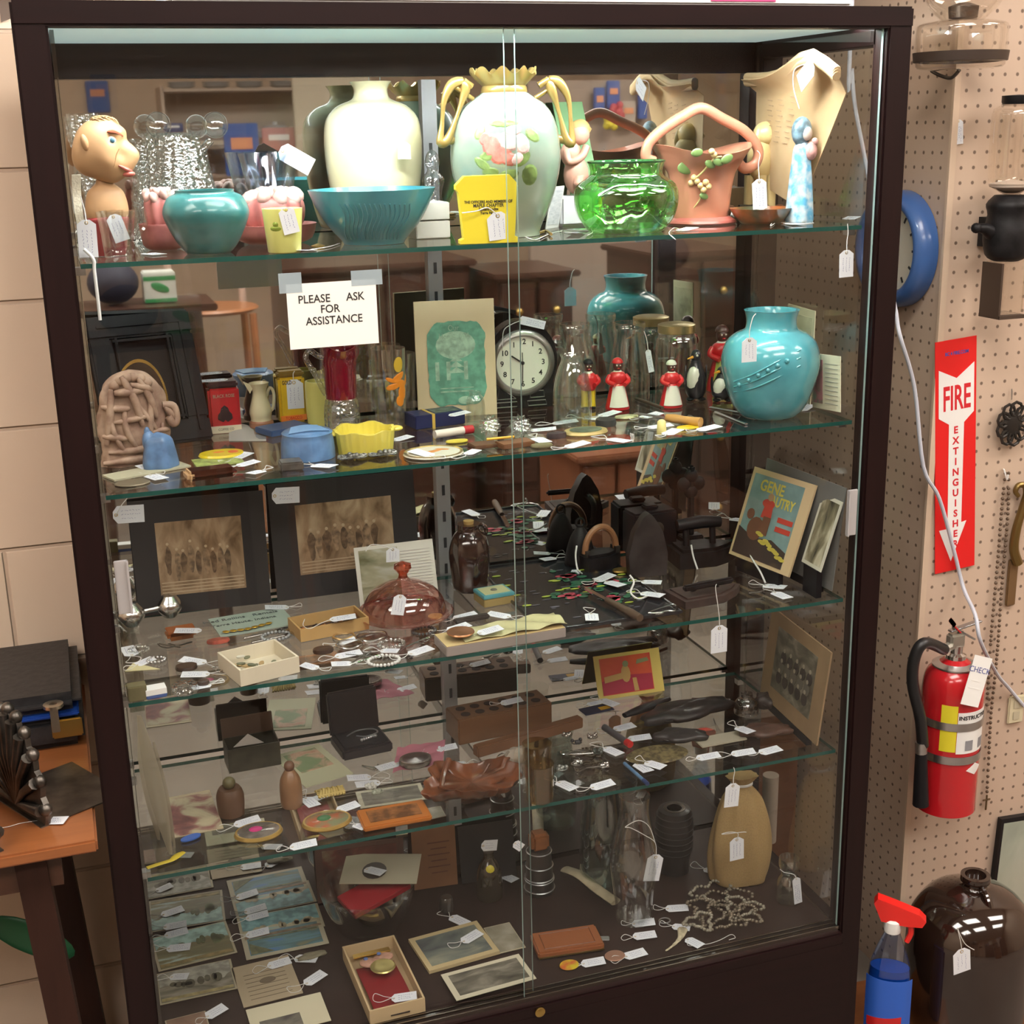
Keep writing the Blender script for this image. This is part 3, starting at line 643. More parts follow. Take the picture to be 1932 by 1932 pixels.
# clock on the side of the column
cc = onX(1690, 470, XC-.018); t = thing('wall_clock', 'round blue-rimmed wall clock half hidden behind the case', 'clock', cc); cr_ = (zat(cc.x, cc.y, 362)-zat(cc.x, cc.y, 582))/2
t.rotation_euler = (0, R(-90), 0)
obj('rim', B().lathe([(cr_*.72, .0), (cr_*.76, .018), (cr_*.84, .025), (cr_*.92, .024), (cr_, .006), (cr_, -.016)], 48, cap=False), M((.05, .13, .36), .3, coat=.3, name='blue_plastic'), t, 60)
fc = obj('dial', B().lathe([(0, -.004), (cr_*.70, -.004), (cr_*.70, .004), (0, .004)], 48), M((.72, .68, .58), .4, name='clock_dial'), t)
b = B()
for k in range(12): a = 2*PI*k/12; b.box((math.cos(a)*cr_*.58, math.sin(a)*cr_*.58, .0045), (cr_*.1, .004, .001), rot=(0, 0, a))
obj('hour_marks', b, BINK, fc, 0)
# white power cord
cp_ = [onY(x, y, yy) for x, y, yy in ((1604, 82, .30), (1607, 130, .3), (1613, 200, .30), (1632, 300, .3), (1655, 420, .28), (1688, 575, .27), (1697, 630, PY-.03), (1725, 730, PY-.02), (1742, 880, PY-.02), (1772, 940, PY-.02), (1800, 1040, PY-.012), (1818, 1110, PY-.02), (1840, 1160, PY-.09), (1850, 1210, PY-.11), (1880, 1270, PY-.04), (1905, 1300, PY-.012), (1932, 1332, PY-.01))]
for i in range(6): q_ = cp_[i]; q_.x = max(q_.x, W+.048)
cp_.insert(0, Vector((cp_[0].x, cp_[0].y, ZC-.004))); b = B().tube(smoothpath(cp_, 5), .0036, 8); tagit(obj('extension_lead', b, M((.55, .58, .66), .5, name='grey_white_cord')), 'white power cord running down behind the case to the outlet', 'cord')
# outlet
p = wallp(1916, 1338, .003); t = thing('power_outlet', 'cream power outlet on the pegboard by the extinguisher', 'outlet', p)
obj('cover_plate', B().box((0, 0, 0), (.036, .006, .058), bev=.002), M((.62, .56, .38), .4, name='cream_plastic'), t); obj('socket', B().box((0, -.0035, .012), (.016, .002, .018), bev=.001).box((0, -.0035, -.012), (.016, .002, .018), bev=.001), M((.5, .45, .32), .4, name='cream_plastic'), t)
# globe fixture at the top right
p = wallp(1815, 62, .075); m = mpp(p); t = thing('glass_lantern', 'round clear glass lantern with a dark ring high on the pegboard', 'lantern', p)
z_ = lambda y: zat(p.x, p.y, y)-p.z
GL2 = G((.95, .93, .90), .10, .02, name='lantern_glass')
obj('globe', B().lathe(interp([(38*m, z_(38)), (62*m, z_(15)), (72*m, z_(-15)), (60*m, z_(-50)), (20*m, z_(-70))], 4), 40), GL2, t, 60)
obj('font', B().lathe(interp([(40*m, z_(132)), (78*m, z_(128)), (82*m, z_(108)), (84*m, z_(60)), (78*m, z_(44)), (40*m, z_(38))], 3), 40), GL2, t, 60)
obj('ring', B().lathe([(70*m, z_(118)), (86*m, z_(116)), (88*m, z_(98)), (70*m, z_(98)), (70*m, z_(118))], 40, cap=False), M((.04, .025, .018), .5, name='rusty_iron'), t)
obj('hook', B().tube(smoothpath([(0, 0, z_(132)), (0, .02, z_(146)), (0, .05, z_(140)), (0, .074, z_(130))], 4), .003, 8), GUN, t)
obj('burner', B().lathe([(14*m, z_(36)), (26*m, z_(34)), (28*m, z_(12)), (10*m, z_(5))], 20), M((.10, .07, .05), .4, .5, name='old_brass'), t)
tagv((1809, 226), (1809, 272), ('Y', PY-.002), 'pinned on the pegboard below the glass lantern', wide=.42)
# jar coffee grinder
p = wallp(1915, 270, .06); m = mpp(p); z_ = lambda y: zat(p.x, p.y, y)-p.z
t = thing('coffee_mill', 'black wall coffee mill with clear glass hopper on the pegboard', 'coffee mill', p)
obj('hopper', B().lathe(interp([(14*m, z_(366)), (38*m, z_(352)), (45*m, z_(330)), (46*m, z_(230)), (42*m, z_(205)), (26*m, z_(196))], 3), 32), GL2, t, 60)
obj('lid', B().lathe([(28*m, z_(196)), (30*m, z_(192)), (30*m, z_(180)), (0, z_(178))], 24), BLACK, t)
obj('grounds', B().lathe([(12*m, z_(364)), (40*m, z_(352)), (42*m, z_(346)), (0, z_(338))], 20), M((.6, .5, .42), .8, name='pale_wax'), t)
obj('body', B().lathe(interp([(24*m, z_(492)), (40*m, z_(480)), (46*m, z_(440)), (40*m, z_(405)), (44*m, z_(385)), (30*m, z_(368))], 3), 28), IRON, t, 60)
obj('crank', B().tube([(-30*m, 0, z_(440)), (-60*m, -.005, z_(428)), (-84*m, -.01, z_(425))], [18*m, 10*m, 7*m], 12).ell((-82*m, -.01, z_(426)), 10*m, 12), IRON, t)
obj('bracket', B().box((0, .035, z_(440)), (.03, .05, .05)), IRON, t, 0)
obj('cup', B().box((2*m, -.0, z_(540)), (56*m, .05, z_(490)-z_(592)), bev=.004), GL2, t)
obj('cup_holder', B().box((-28*m, 0, z_(545)), (.004, .052, z_(495)-z_(596))).box((2*m, 0, z_(595)), (62*m, .056, .006)), M((.05, .03, .02), .5, name='rusty_iron'), t, 0)
# iron ornament
p = wallp(1912, 800, .015); m = mpp(p); t = thing('iron_trivet', 'dark ornate iron trivet hanging on the pegboard', 'trivet', p)
b = B()
for i in range(9): a = 2*PI*i/9; b.tube(circ3 := [(math.cos(a)*24*m+math.cos(q*PI/4)*14*m, math.sin(q)*.001, math.sin(a)*28*m+math.sin(q*PI/4)*14*m) for q in range(8)], .0030, 6, closed=True)
b.ell((0, .002, 0), (22*m, .006, 26*m), 16)
obj('scrollwork', b, M((.035, .030, .026), .5, .6, name='old_iron'), t)
obj('hanger', B().tube([(0, .01, 45*m), (0, .012, 65*m)], .0012, 6), STEEL, t)
# bead chains
for nm, pts, lab in (('bead_chain', [(1897, 893), (1890, 960), (1884, 1040), (1877, 1120), (1870, 1200), (1866, 1260), (1862, 1330)], 'brown bead chain on a hook, left strand on the pegboard'), ('bead_chain', [(1903, 893), (1902, 960), (1896, 1040), (1889, 1120), (1884, 1200), (1878, 1270), (1870, 1345), (1866, 1420), (1862, 1500)], 'brown bead chain on a hook, right strand ending in a cross')):
    ps = smoothpath([wallp(x, y, .006) for x, y in pts], 8); b = B(); acc = 0; last = None
    for q_ in ps:
        if last is None or (q_-last).length > .0085: b.ell(tuple(q_), .0033, 8); last = q_
    o = obj(nm, b, M((.10, .06, .035), .4, name='brown_bead')); tagit(o, lab, 'bead chain', 'bead chains on the pegboard')
    if len(pts) > 7:
        e = wallp(1862, 1502, .006); c_ = obj('cross', B().box((e.x, e.y, e.z-.014), (.004, .003, .034), bev=.001).box((e.x, e.y, e.z-.008), (.018, .003, .004), bev=.001), M((.2, .13, .07), .4, .5, name='old_bronze')); c_.parent = o
hk = obj('chain_hook', B().tube(smoothpath([wallp(1893, 885, 0), wallp(1895, 888, .014), wallp(1900, 905, .015), wallp(1902, 896, .018)], 4), .0014, 6), WHITE); tagit(hk, 'small white peg hook holding the bead chains', 'hook')
p = wallp(1928, 940, .012); m = mpp(p); t = thing('brass_door_handle', 'old brass handle with a curled top at the right edge', 'handle', p)
b = B().tube(smoothpath([(-8*m, 0, 5*m), (-16*m, 0, 15*m), (-10*m, 0, 26*m), (4*m, 0, 24*m), (10*m, 0, 8*m), (4*m, 0, -20*m), (-6*m, 0, -60*m), (-8*m, 0, -100*m), (4*m, 0, -130*m)], 6), [.004+.00012*i for i in range(49)], 10)
obj('grip', b, M((.25, .17, .06), .35, .9, name='aged_brass'), t); obj('back_plate', B().box((0, .008, -170*m), (22*m, .006, 95*m), bev=.002), M((.22, .13, .06), .5, .5, name='aged_brass'), t)
# things on top of the case
p = Vector((.62, .12, H+.0305)); t = thing('white_box_lid', 'long white box lid lying on top of the case', 'box', p); obj('body', B().box((0, 0, .04), (.95, .2, .08), bev=.003), WHITE, t); obj('pink_label', B().box((.30, -.101, .02), (.10, .001, .03)), M((.8, .08, .25), .5, name='pink_label'), t, 0)
# ------------------------------------------------------------------ the shop behind the camera, seen in the mirror
DM = D+.003
def mir(px, py, Y): q_ = onY(px, py, 2*DM-Y); return Vector((q_.x, Y, q_.z))
def room_box(name, label, cat, pa, pb, Y, depth, mat, z0=None, group=None):
    a_ = mir(*pa, Y); b_ = mir(*pb, Y); x0_, x1_ = sorted((a_.x, b_.x)); zb_, zt_ = sorted((a_.z, b_.z)); zb_ = zb_ if z0 is None else z0
    t_ = thing(name, label, cat, ((x0_+x1_)/2, Y-depth/2, zb_), 0, group); obj('body', B().box((0, 0, (zt_-zb_)/2), (x1_-x0_, depth, zt_-zb_), bev=.004), mat, t_); return t_, x1_-x0_, zt_-zb_
FURN = WOOD((.030, .012, .008), (.075, .030, .018), .35, 4, (10, 10, 1.5), .2, 'dark_walnut'); FURN2 = WOOD((.16, .06, .03), (.26, .10, .05), .35, 4, (10, 10, 1.5), .2, 'red_maple')
def hutch(label, pa, pb, Y, depth, mat, nd=3, rows=3):
    t_, w_, h_ = room_box('cabinet', label, 'cabinet', pa, pb, Y, depth, mat, FLOOR)
    for i in range(nd):
        for j in range(rows):
            dw = w_/nd; dh = h_/rows; dr = obj('drawer', B().box((-w_/2+dw*(i+.5), depth/2+.009, dh*(j+.5)), (dw*.9, .018, dh*.88), bev=.004), mat, t_)
            obj('knob', B().ell((-w_/2+dw*(i+.5), depth/2+.03, dh*(j+.55)), .016, 10), BRASS, dr)
    obj('cornice', B().box((0, .01, h_+.012), (w_+.05, depth+.05, .024), bev=.006), mat, t_)
hutch('dark walnut cabinet reflected in the middle of the mirror', (560, 800), (885, 500), -2.7, .45, FURN, 2, 3)
hutch('dark walnut cabinet with drawers reflected behind the alarm clock', (945, 800), (1080, 520), -2.5, .45, FURN, 2, 4)
hutch('dark cabinet reflected right of the turquoise vase', (1235, 800), (1400, 480), -2.3, .5, FURN, 2, 4)
hutch('red-brown dresser reflected above the sad irons', (1095, 960), (1225, 858), -1.5, .4, FURN2, 2, 2)
t, w_, h_ = room_box('shop_shelf', 'beige wall shelf of dishes reflected at the top left', 'shelf', (320, 335), (572, 162), -4.4, .3, M((.50, .40, .32), .6, name='pinkish_shelf'), None)
for c_ in list(t.children): bpy.data.objects.remove(c_)
sm = M((.50, .40, .32), .6, name='pinkish_shelf')
obj('back', B().box((0, -.14, h_/2), (w_, .01, h_)), sm, t, 0)
for z__ in (0, h_*.33, h_*.97): obj('board', B().box((0, 0, z__), (w_, .3, .014)), sm, t, 0)
for sx__ in (-1, 1): obj('side', B().box((sx__*w_/2, 0, h_/2), (.016, .3, h_+.01)), sm, t, 0)
ztop = t.location.z+h_*.97+.008; xl = t.location.x-w_/2; DISH = M((.6, .6, .6), .2, coat=.3, name='white_china')
for i in range(5):
    for j in range(3):
        o = obj('plate', B().lathe([(.03, 0), (.045, .002), (.068, .010), (.069, .012), (.044, .006), (0, .005)], 20), DISH); o.location = (xl+.10+i*.165, -4.45, ztop+.009*j)
        tagit(o, 'white china plate in the %s stack from the left, %s, reflected at top left' % (('first', 'second', 'third', 'fourth', 'fifth')[i], ('bottom', 'middle', 'top')[j]), 'plate', 'plates on the reflected shelf')
zm = t.location.z+h_*.33+.008
te = thing('casserole', 'white lidded dish on the reflected shelf', 'dish', (xl+.55, -4.50, zm+.002)); obj('bowl', B().lathe([(.05, 0), (.09, .03), (.095, .06), (.09, .06), (0, .055)], 24), DISH, te); obj('lid', B().lathe([(.09, .062), (.06, .085), (.012, .09), (.012, .105), (0, .106)], 24), DISH, te)
bk = thing('book_stack', 'low stack of pale books on the reflected shelf', 'books', (xl+.2, -4.45, zm)); bpy.data.objects.remove(bk)
for i in range(3):
    o = obj('book', B().box((0, 0, .012), (.2-.02*i, .14, .022), bev=.003), M([(.6, .55, .45), (.3, .25, .22), (.5, .5, .5)][i], .6, name='book_cover')); o.location = (xl+.2, -4.45, zm+.0235*i); tagit(o, '%s book of the stack on the reflected shelf' % ('bottom cream', 'middle brown', 'top grey')[i], 'book', 'books on the reflected shelf')
BP = M((.04, .10, .35), .4, name='blue_package')
def pack(lab, pa, pb, Y, m_, band=None):
    t_, w_, h_ = room_box('hanging_package', lab, 'package', pa, pb, Y, .02, m_, None, 'packages hanging in the shop')
    obj('label_patch', B().box((0, .0125, h_*.62), (w_*.62, .004, h_*.22), bev=.001), band or M((.7, .3, .15), .5, name='orange_label'), t_)
WB = YF+.012
pack('dark blue package reflected at the upper left', (166, 213), (203, 152), WB+.01, BP)
pack('blue package reflected beside the crystal vase', (428, 333), (486, 232), -4.0, BP)
pack('dusty pink package reflected behind the white tumbler', (497, 290), (556, 240), -4.0, M((.45, .2, .18), .5, name='pink_package'), WHITE)
pack('navy strip package reflected behind the crystal vase', (310, 250), (345, 232), -4.0, M((.04, .05, .15), .5, name='navy_package'), WHITE)
for i, (x0_, x1_, y0_, y1_) in enumerate(((1122, 1142, 165, 222), (1146, 1170, 152, 205), (1205, 1222, 150, 225), (1172, 1200, 190, 240))):
    pack(('leftmost blue package reflected above the green bowl', 'second blue package reflected above the green bowl', 'narrow blue package reflected left of the basket vase', 'grey package reflected above the green bowl')[i], (x0_, y1_), (x1_, y0_), -3.4, BP if i < 3 else M((.4, .35, .3), .5, name='grey_package'))
t, w_, h_ = room_box('room_partition', 'grey pegged partition reflected behind the painted vase', 'partition', (1000, 480), (1230, 150), -3.45, .03, M((.32, .25, .20), .6, name='partition'), FLOOR)
t, w_, h_ = room_box('room_partition', 'beige partition reflected behind the cream vase', 'partition', (572, 480), (700, 145), -3.9, .03, M((.48, .42, .32), .6, name='partition_beige'), FLOOR)
t, w_, h_ = room_box('cloth_bag', 'navy rounded bag reflected at the left above the black frame', 'bag', (170, 583), (262, 495), -1.9, .2, M((.008, .010, .028), .7, name='navy_cloth'))
bpy.data.objects.remove([c_ for c_ in t.children][0]); obj('body', B().ell((0, 0, h_/2), (w_/2, .1, h_/2), 24), M((.008, .010, .028), .7, name='navy_cloth'), t)
st_ = thing('stool', 'dark shop stool carrying the navy bag and the tin', 'stool', (t.location.x+.05, -2.0, FLOOR)); sz_ = t.location.z
obj('seat', B().box((.04, 0, sz_-FLOOR-.012), (.44, .3, .022), bev=.004), FURN, st_)
for x_ in (-.14, .22):
    for y_ in (-.11, .11): obj('leg', B().tube([(x_, y_, 0), (x_*.9, y_*.9, sz_-FLOOR-.022)], .015, 8), FURN, st_)
t2, w_, h_ = room_box('tin_canister', 'white and green tin reflected above the black picture frame', 'tin', (275, 583), (330, 512), -1.95, .1, M((.6, .63, .58), .4, name='white_tin'), sz_+.0005)
obj('green_band', B().box((0, .0505, h_*.80), (w_*.98, .002, h_*.14)).box((0, .0505, h_*.08), (w_*.98, .002, h_*.12)), M((.03, .25, .08), .4, name='green_label'), t2, 0)
obj('leaf_emblem', B().ell((0, .0515, h_*.5), (w_*.3, .002, h_*.14), 16, rot=(0, .4, 0)), M((.03, .25, .08), .4, name='green_label'), t2)
# chair in the reflection
cq = mir(405, 612, -2.0); t = thing('side_chair', 'wooden side chair reflected left of the please ask sign', 'chair', (cq.x+.05, -2.5, FLOOR)); sz_ = cq.z-FLOOR
WD = WOOD((.30, .12, .05), (.42, .18, .08), .35, 5, (10, 10, 2)); obj('seat', B().lathe([(0, sz_-.02), (.15, sz_-.02), (.17, sz_-.008), (.16, sz_), (0, sz_-.004)], 24), WD, t)
for x_, y_ in ((-.13, -.12), (.13, -.12), (-.13, .12), (.13, .12)): obj('leg', B().tube([(x_*1.15, y_*1.15, 0), (x_, y_, sz_-.02)], .014, 8), WD, t)
for x_ in (-.13, .13): obj('back_post', B().tube([(x_, -.13, sz_-.02), (x_*1.1, -.19, sz_+.34)], .014, 8), M((.42, .30, .24), .5, name='worn_wood'), t)
obj('back_rest', B().box((0, -.185, sz_+.30), (.28, .018, .07), bev=.006), WD, t)
# yellow flowers and clutter on the middle cabinets
for i, (px_, py_, col_, lab_) in enumerate(((1150, 235, (.65, .55, .04), 'yellow bunch of silk flowers reflected above the green bowl'), (1165, 208, (.5, .08, .1), 'red bunch of silk flowers reflected above the green bowl'))):
    q_ = mir(px_, py_, -3.38); b = B(); r__ = random.Random(i)
    for k in range(9): b.ell((r__.uniform(-.03, .03), r__.uniform(-.01, .01), r__.uniform(-.025, .025)), .018, 8)
    o = obj('silk_flowers', b, M(col_, .6, name='silk_petals'), loc=q_); tagit(o, lab_, 'flowers', 'silk flowers in the reflection')
# ================================================================== SHELF 1 (topmost)
SKIN = M((.47, .27, .13), .5, nz=.10, nscale=20, name='painted_skin')
TEAL = M((.05, .21, .21), .3, coat=.5, nz=.30, nscale=18, bump=.15, c2=(.022, .13, .13), name='teal_glaze')
TURQ = M((.11, .43, .50), .2, coat=.8, nz=.18, nscale=14, bump=.12, c2=(.075, .32, .38), name='turquoise_glaze')
# nodder figure
p = P(211, None, 1, .13); p.z = SZ[1]; z_ = lambda y: zat(p.x, p.y, y)-p.z; m = mpp(p+Vector((0, 0, .1)))
t = thing('bobblehead_figure', 'grumpy old man bobblehead figure at the left end of the top shelf', 'figurine', p, R(4))
HB = [((-.75, -.2, -.5), .26, .60), ((.30, -.3, -.8), .30, .50), ((.80, -.45, -.50), .34, .36), ((.90, -.42, -.16), .36, .24), ((.62, -.68, .40), .13, .20), ((.86, -.40, .42), .13, .20), ((.34, -.86, .22), -.10, .17), ((.62, -.74, -.26), -.10, .15), ((.10, -.85, -.45), .08, .30), ((.6, -.5, .75), .10, .4), ((-.3, 0, .9), -.06, .6)]
def hfun(d): return .90+sum(a*math.exp(-(d-Vector(q).normalized()).length_squared/(s_*s_)) for q, a, s_ in HB)
hc = Vector((0, 0, z_(276))); HR = Vector((52*m, 50*m, 60*m))
def hpt(x, y, z, k=1): d = Vector((x, y, z)).normalized(); r__ = hfun(d)*k; return hc+Vector((d.x*HR.x*r__, d.y*HR.y*r__, d.z*HR.z*r__))
b = B().ell(hc, tuple(HR), 84, mod=hfun); b.ell(hpt(-.62, -.72, .12), (7*m, 8*m, 16*m), 18, rot=(0, R(-12), 0))
head = obj('head', b, SKIN, t, 180)
obj('eye', B().ell(hpt(.36, -.86, .20, .97), (10*m, 5*m, 8*m), 16), M((.70, .74, .68), .2, name='eye_white'), head)
obj('iris', B().ell(hpt(.37, -.86, .19, 1.06), (5*m, 2.5*m, 5*m), 12), M((.05, .14, .20), .2, name='blue_iris'), head)
obj('eyebrow', B().tube(smoothpath([hpt(.20, -.85, .46, 1.02), hpt(.45, -.80, .44, 1.02), hpt(.72, -.62, .28, 1.02)], 4), [1*m, 2*m, 3*m, 3.4*m, 3.4*m, 3*m, 3*m, 2*m, 1*m], 6), M((.40, .10, .05), .5, name='red_brow'), head)
obj('mouth', B().tube(smoothpath([hpt(.42, -.72, -.52, 1.01), hpt(.62, -.62, -.60, 1.01), hpt(.82, -.45, -.66, 1.01)], 4), [1*m, 2*m, 3*m, 3.5*m, 4*m, 4*m, 3.5*m, 3*m, 1*m], 8).ell(hpt(.72, -.5, -.76, 1.0), (13*m, 8*m, 6*m), 14), M((.50, .12, .09), .35, name='red_lips'), head)
obj('cheek_crease', B().tube(smoothpath([hpt(.58, -.78, -.10, 1.005), hpt(.42, -.84, -.30, 1.005), hpt(.30, -.80, -.62, 1.005)], 4), 1.2*m, 6), M((.28, .15, .06), .6, name='brown_line'), head)
b = B(); r_ = random.Random(1)
for k in range(46): x, y = r_.uniform(-.35, .62), r_.uniform(-.35, .3); b.tube([hpt(x, y, .9, 1.0), hpt(x+.12, y-.1, .9, 1.05), hpt(x+.25, y-.22, .82, 1.02)], [1.6*m, 1.8*m, .5*m], 5)
obj('hair', b, M((.36, .23, .11), .8, nz=.3, nscale=200, name='sandy_hair'), head)
obj('bust', B().lathe(interp([(24*m, z_(425)), (34*m, z_(410)), (36*m, z_(390)), (30*m, z_(362)), (15*m, z_(345)), (12*m, z_(325)), (14*m, z_(312))], 4), 28, fx=1.1, fy=.8), SKIN, t, 80)
obj('robe', B().lathe(interp([(24*m, .001), (30*m, z_(455)), (33*m, z_(430)), (36*m, z_(412)), (30*m, z_(408))], 3), 28, fx=1.08, fy=.85), M((.28, .03, .035), .4, name='red_robe'), t, 60)
# small glass cup with tag inside
t, p, pr = pot('glass_cup', 'small clear glass cup with a card inside, before the bobblehead', 'glass', 226, [(24, 487), (27, 484), (30, 440), (36, 398)], G(refl=.12), 1, 487, wall=.0018, k=2)
m = mpp(p); obj('handle', B().tube(smoothpath([(34*m, 0, .068), (50*m, 0, .062), (52*m, 0, .04), (32*m, 0, .026)], 5), .0028, 8), G(refl=.12), t)
tagv((212, 405), (232, 455), ('Y', p.y+.004), 'tucked inside the small glass cup at the left', wide=.55)
# crystal
def ribs(nr, amp): return lambda r, z, a: (r*(1+amp*math.cos(nr*a)), z)
t, p, pr = pot('cut_crystal_vase', 'large clear cut crystal vase with two ball handles behind the teal pot', 'vase', 352, [(70, 462), (76, 440), (72, 400), (60, 350), (46, 300), (40, 262), (44, 250)], CRYS, 1, None, .275, wall=.006, mod=ribs(14, .05), n=84)
for sx_s in (-1, 1):
    c_ = onY(352+sx_s*54, 236, p.y)-p
    obj('ball', B().ell(c_, 24*mpp(p), 24), G(refl=.14), t); obj('ball_stem', B().tube([c_+Vector((-sx_s*.008, 0, -.02)), Vector((sx_s*.034, 0, .13+0*c_.z)), Vector((sx_s*.042, 0, .07))], .006, 8), CRYS, t)
t, p, pr = pot('crystal_candlestick', 'tall clear crystal candlestick in the back left corner of the top shelf', 'candlestick', 160, [(36, 465), (34, 455), (14, 430), (18, 400), (11, 370), (20, 330), (14, 300), (24, 262), (28, 215)], CRYS, 1, None, .30, wall=0, mod=ribs(10, .07), n=60)
t, p, pr = pot('crystal_candlestick', 'clear crystal candlestick right behind the bobblehead head', 'candlestick', 285, [(30, 465), (26, 452), (12, 420), (20, 380), (13, 340), (22, 300), (25, 262)], CRYS, 1, None, .345, wall=0, mod=ribs(10, .07), n=60)
# pink planters
PINK = M((.45, .16, .14), .45, nz=.22, nscale=40, bump=.3, c2=(.34, .11, .10), name='dusty_pink_glaze'); PINKC = M((.62, .40, .35), .5, nz=.25, nscale=40, bump=.3, name='pale_pink_glaze')
for px_, Y_, w_, lab in ((312, .19, 44, 'dusty pink flower-shaped planter between the crystal and the teal pot'), (520, .205, 78, 'dusty pink ruffled planter behind the yellow cup')):
    p = P(px_, None, 1, Y_); z_ = lambda y: zat(p.x, p.y, y)-p.z; m = mpp(p)
    t = thing('pottery_planter', lab, 'planter', p, 0, 'pink planters')
    k_ = w_/78
    obj('saucer', B().lathe(interp([(50*m*k_, .001), (70*m*k_, .008), (78*m*k_, z_(425)), (74*m*k_, z_(424)), (30*m*k_, .010)], 3), 40), PINK, t, 60)
    b = B().lathe(interp([(34*m*k_, .008), (52*m*k_, z_(420)), (56*m*k_, z_(390)), (44*m*k_, z_(372)), (0.001, z_(380))], 3), 60, mod=ribs(9, .07)); obj('bowl', b, PINK, t, 80)
    b = B(); r_ = random.Random(px_)
    for q in range(9): a = 2*PI*q/9; b.ell((math.cos(a)*42*m*k_, math.sin(a)*42*m*k_, z_(374)+r_.uniform(-.002, .004)), (19*m*k_, 13*m*k_, 15*m), 12, rot=(r_.uniform(-.5, .5), .5, a))
    for q in range(5): a = 2*PI*q/5+.4; b.ell((math.cos(a)*16*m*k_, math.sin(a)*16*m*k_, z_(366)), (14*m*k_, 10*m, 16*m), 12, rot=(.4, .6, a))
    obj('petals', b, PINKC, t, 80)
# teal pot
t, p, pr = pot('teal_pot', 'small round teal pottery vase near the left of the top shelf', 'vase', 395, [(36, 484), (40, 481), (58, 455), (77, 415), (80, 395), (70, 372), (56, 364), (55, 358)], TEAL, 1, None, .100, wall=.005)
# white tumbler
t, p, pr = pot('glass_tumbler', 'clear flared tumbler with a large tag, left of the cream vase', 'glass', 517, [(26, 452), (28, 448), (40, 370), (57, 288)], G((.90, .93, .98), .16, .03), 1, None, .32, wall=.002, k=2)
tagv((528, 282), (588, 316), ('Y', p.y-.036), 'stuck on the clear tumbler left of the cream vase', wide=.5)
# yellow cup
t, p, pr = pot('shot_glass', 'small lemon yellow tapered cup with a green emblem', 'cup', 538, [(29, 477), (31, 474), (38, 393)], M((.74, .74, .22), .3, coat=.3, name='lemon_plastic'), 1, 477, wall=.002, k=1)
b = B(); patch(b, p, pr, 520, 432, 24, 10); patch(b, p, pr, 520, 424, 12, 10); obj('emblem', b, M((.22, .28, .03), .5, name='olive_ink'), t)
tagv((540, 392), (553, 441), ('Y', p.y-.030), 'hanging on the small lemon yellow cup', wide=.62)
# cream vase
CREAMG = M((.84, .79, .54), .22, coat=.7, nz=.08, nscale=10, c2=(.76, .71, .42), name='cream_glaze')
t, p, pr = pot('cream_vase', 'large glossy cream vase with a narrow neck, left of centre', 'vase', 712, [(56, 444), (64, 438), (78, 390), (88, 330), (92, 270), (87, 225), (66, 200), (38, 188), (32, 176), (33, 164), (40, 154)], CREAMG, 1, None, .308, wall=.005)
tagv((762, 268), (763, 300), ('Y', p.y-.084), 'stuck low on the shoulder of the cream vase', wide=.8)
# teal bowl
t, p, pr = pot('teal_bowl', 'wide turquoise pottery bowl on a foot in the top shelf front row', 'bowl', 706, [(56, 468), (57, 458), (62, 450), (88, 420), (108, 385), (120, 356)], M((.055, .28, .33), .28, coat=.6, nz=.2, nscale=16, c2=(.03, .20, .25), bump=.12, name='blue_teal_glaze'), 1, None, .128, wall=.006)
b = B()
for i in range(15):
    px_ = 640+i*9.5; q = []
    for j in range(7):
        yy = 385+j*11; q.append(surf(p, pr, 706+(px_-706)*(1-.05*j)+5*math.sin(j*.9), yy)[0]*1.004)
    b.tube(q, .0011, 5)
obj('relief', b, M((.04, .22, .27), .3, coat=.5, name='blue_teal_glaze'), t)
# white box stack
for k, (dy, lab) in enumerate(((0, 'lower white card box right of the turquoise bowl'), (.026, 'upper white card box right of the turquoise bowl'))):
    bx('card_box', lab, 'box', (786, 452), (850, 449), .05, h=.025, mat=M((.66, .66, .60), .5, name='offwhite_card'), lift=dy, group='white boxes right of the bowl')
# crystal clown figure
p = P(820, None, 1, .30); z_ = lambda y: zat(p.x, p.y, y)-p.z; m = mpp(p)
t = thing('glass_figurine', 'small clear and white glass figurine right of the cream vase', 'figurine', p)
obj('base', B().lathe([(0, .0005), (22*m, .0005), (24*m, .006), (12*m, .012), (0, .012)], 20), CRYS, t)
obj('body', B().lathe(interp([(10*m, .011), (22*m, z_(400)), (14*m, z_(370)), (20*m, z_(340)), (9*m, z_(322)), (13*m, z_(308)), (9*m, z_(290)), (0.001, z_(282))], 4), 20, mod=ribs(5, .15)), G((.85, .85, .88), .22, .05, bump=.4), t, 80)
# yellow urn plaque
YEL = M((.80, .66, .035), .42, name='yellow_enamel')
p0 = P(921, None, 1, .038); z_ = lambda y: zat(p0.x, p0.y, y)-p0.z; m = mpp(p0)
t = thing('yellow_urn_box', 'yellow urn-shaped tin with black lettering in the top front row', 'tin', p0, R(-8))
X_ = lambda x: (x-921)*m
b = B().prism([(X_(x), z_(y)) for x, y in ((866, 462), (977, 460), (976, 448), (970, 446), (972, 420), (975, 356), (978, 352), (976, 346), (962, 330), (878, 331), (861, 348), (861, 356), (866, 362), (873, 448), (866, 451))], -.010, .010, mp=lambda v: (v[0], v[2], max(.0006, v[1])))
obj('body', b, YEL, t, 0)
for i, (tx, yy, sz) in enumerate((('THE OFFICERS AND MEMBERS OF', 380, .0052), ('MAPLE CHAPTER', 387, .0065), ('Eastern Lodge', 394, .0055), ('Terre Haute', 401, .0052))):
    text('lettering', tx, sz, BINK, t, (0, -.0104, z_(yy)), (PI/2, 0, 0), sx=.86, bold=.0001)
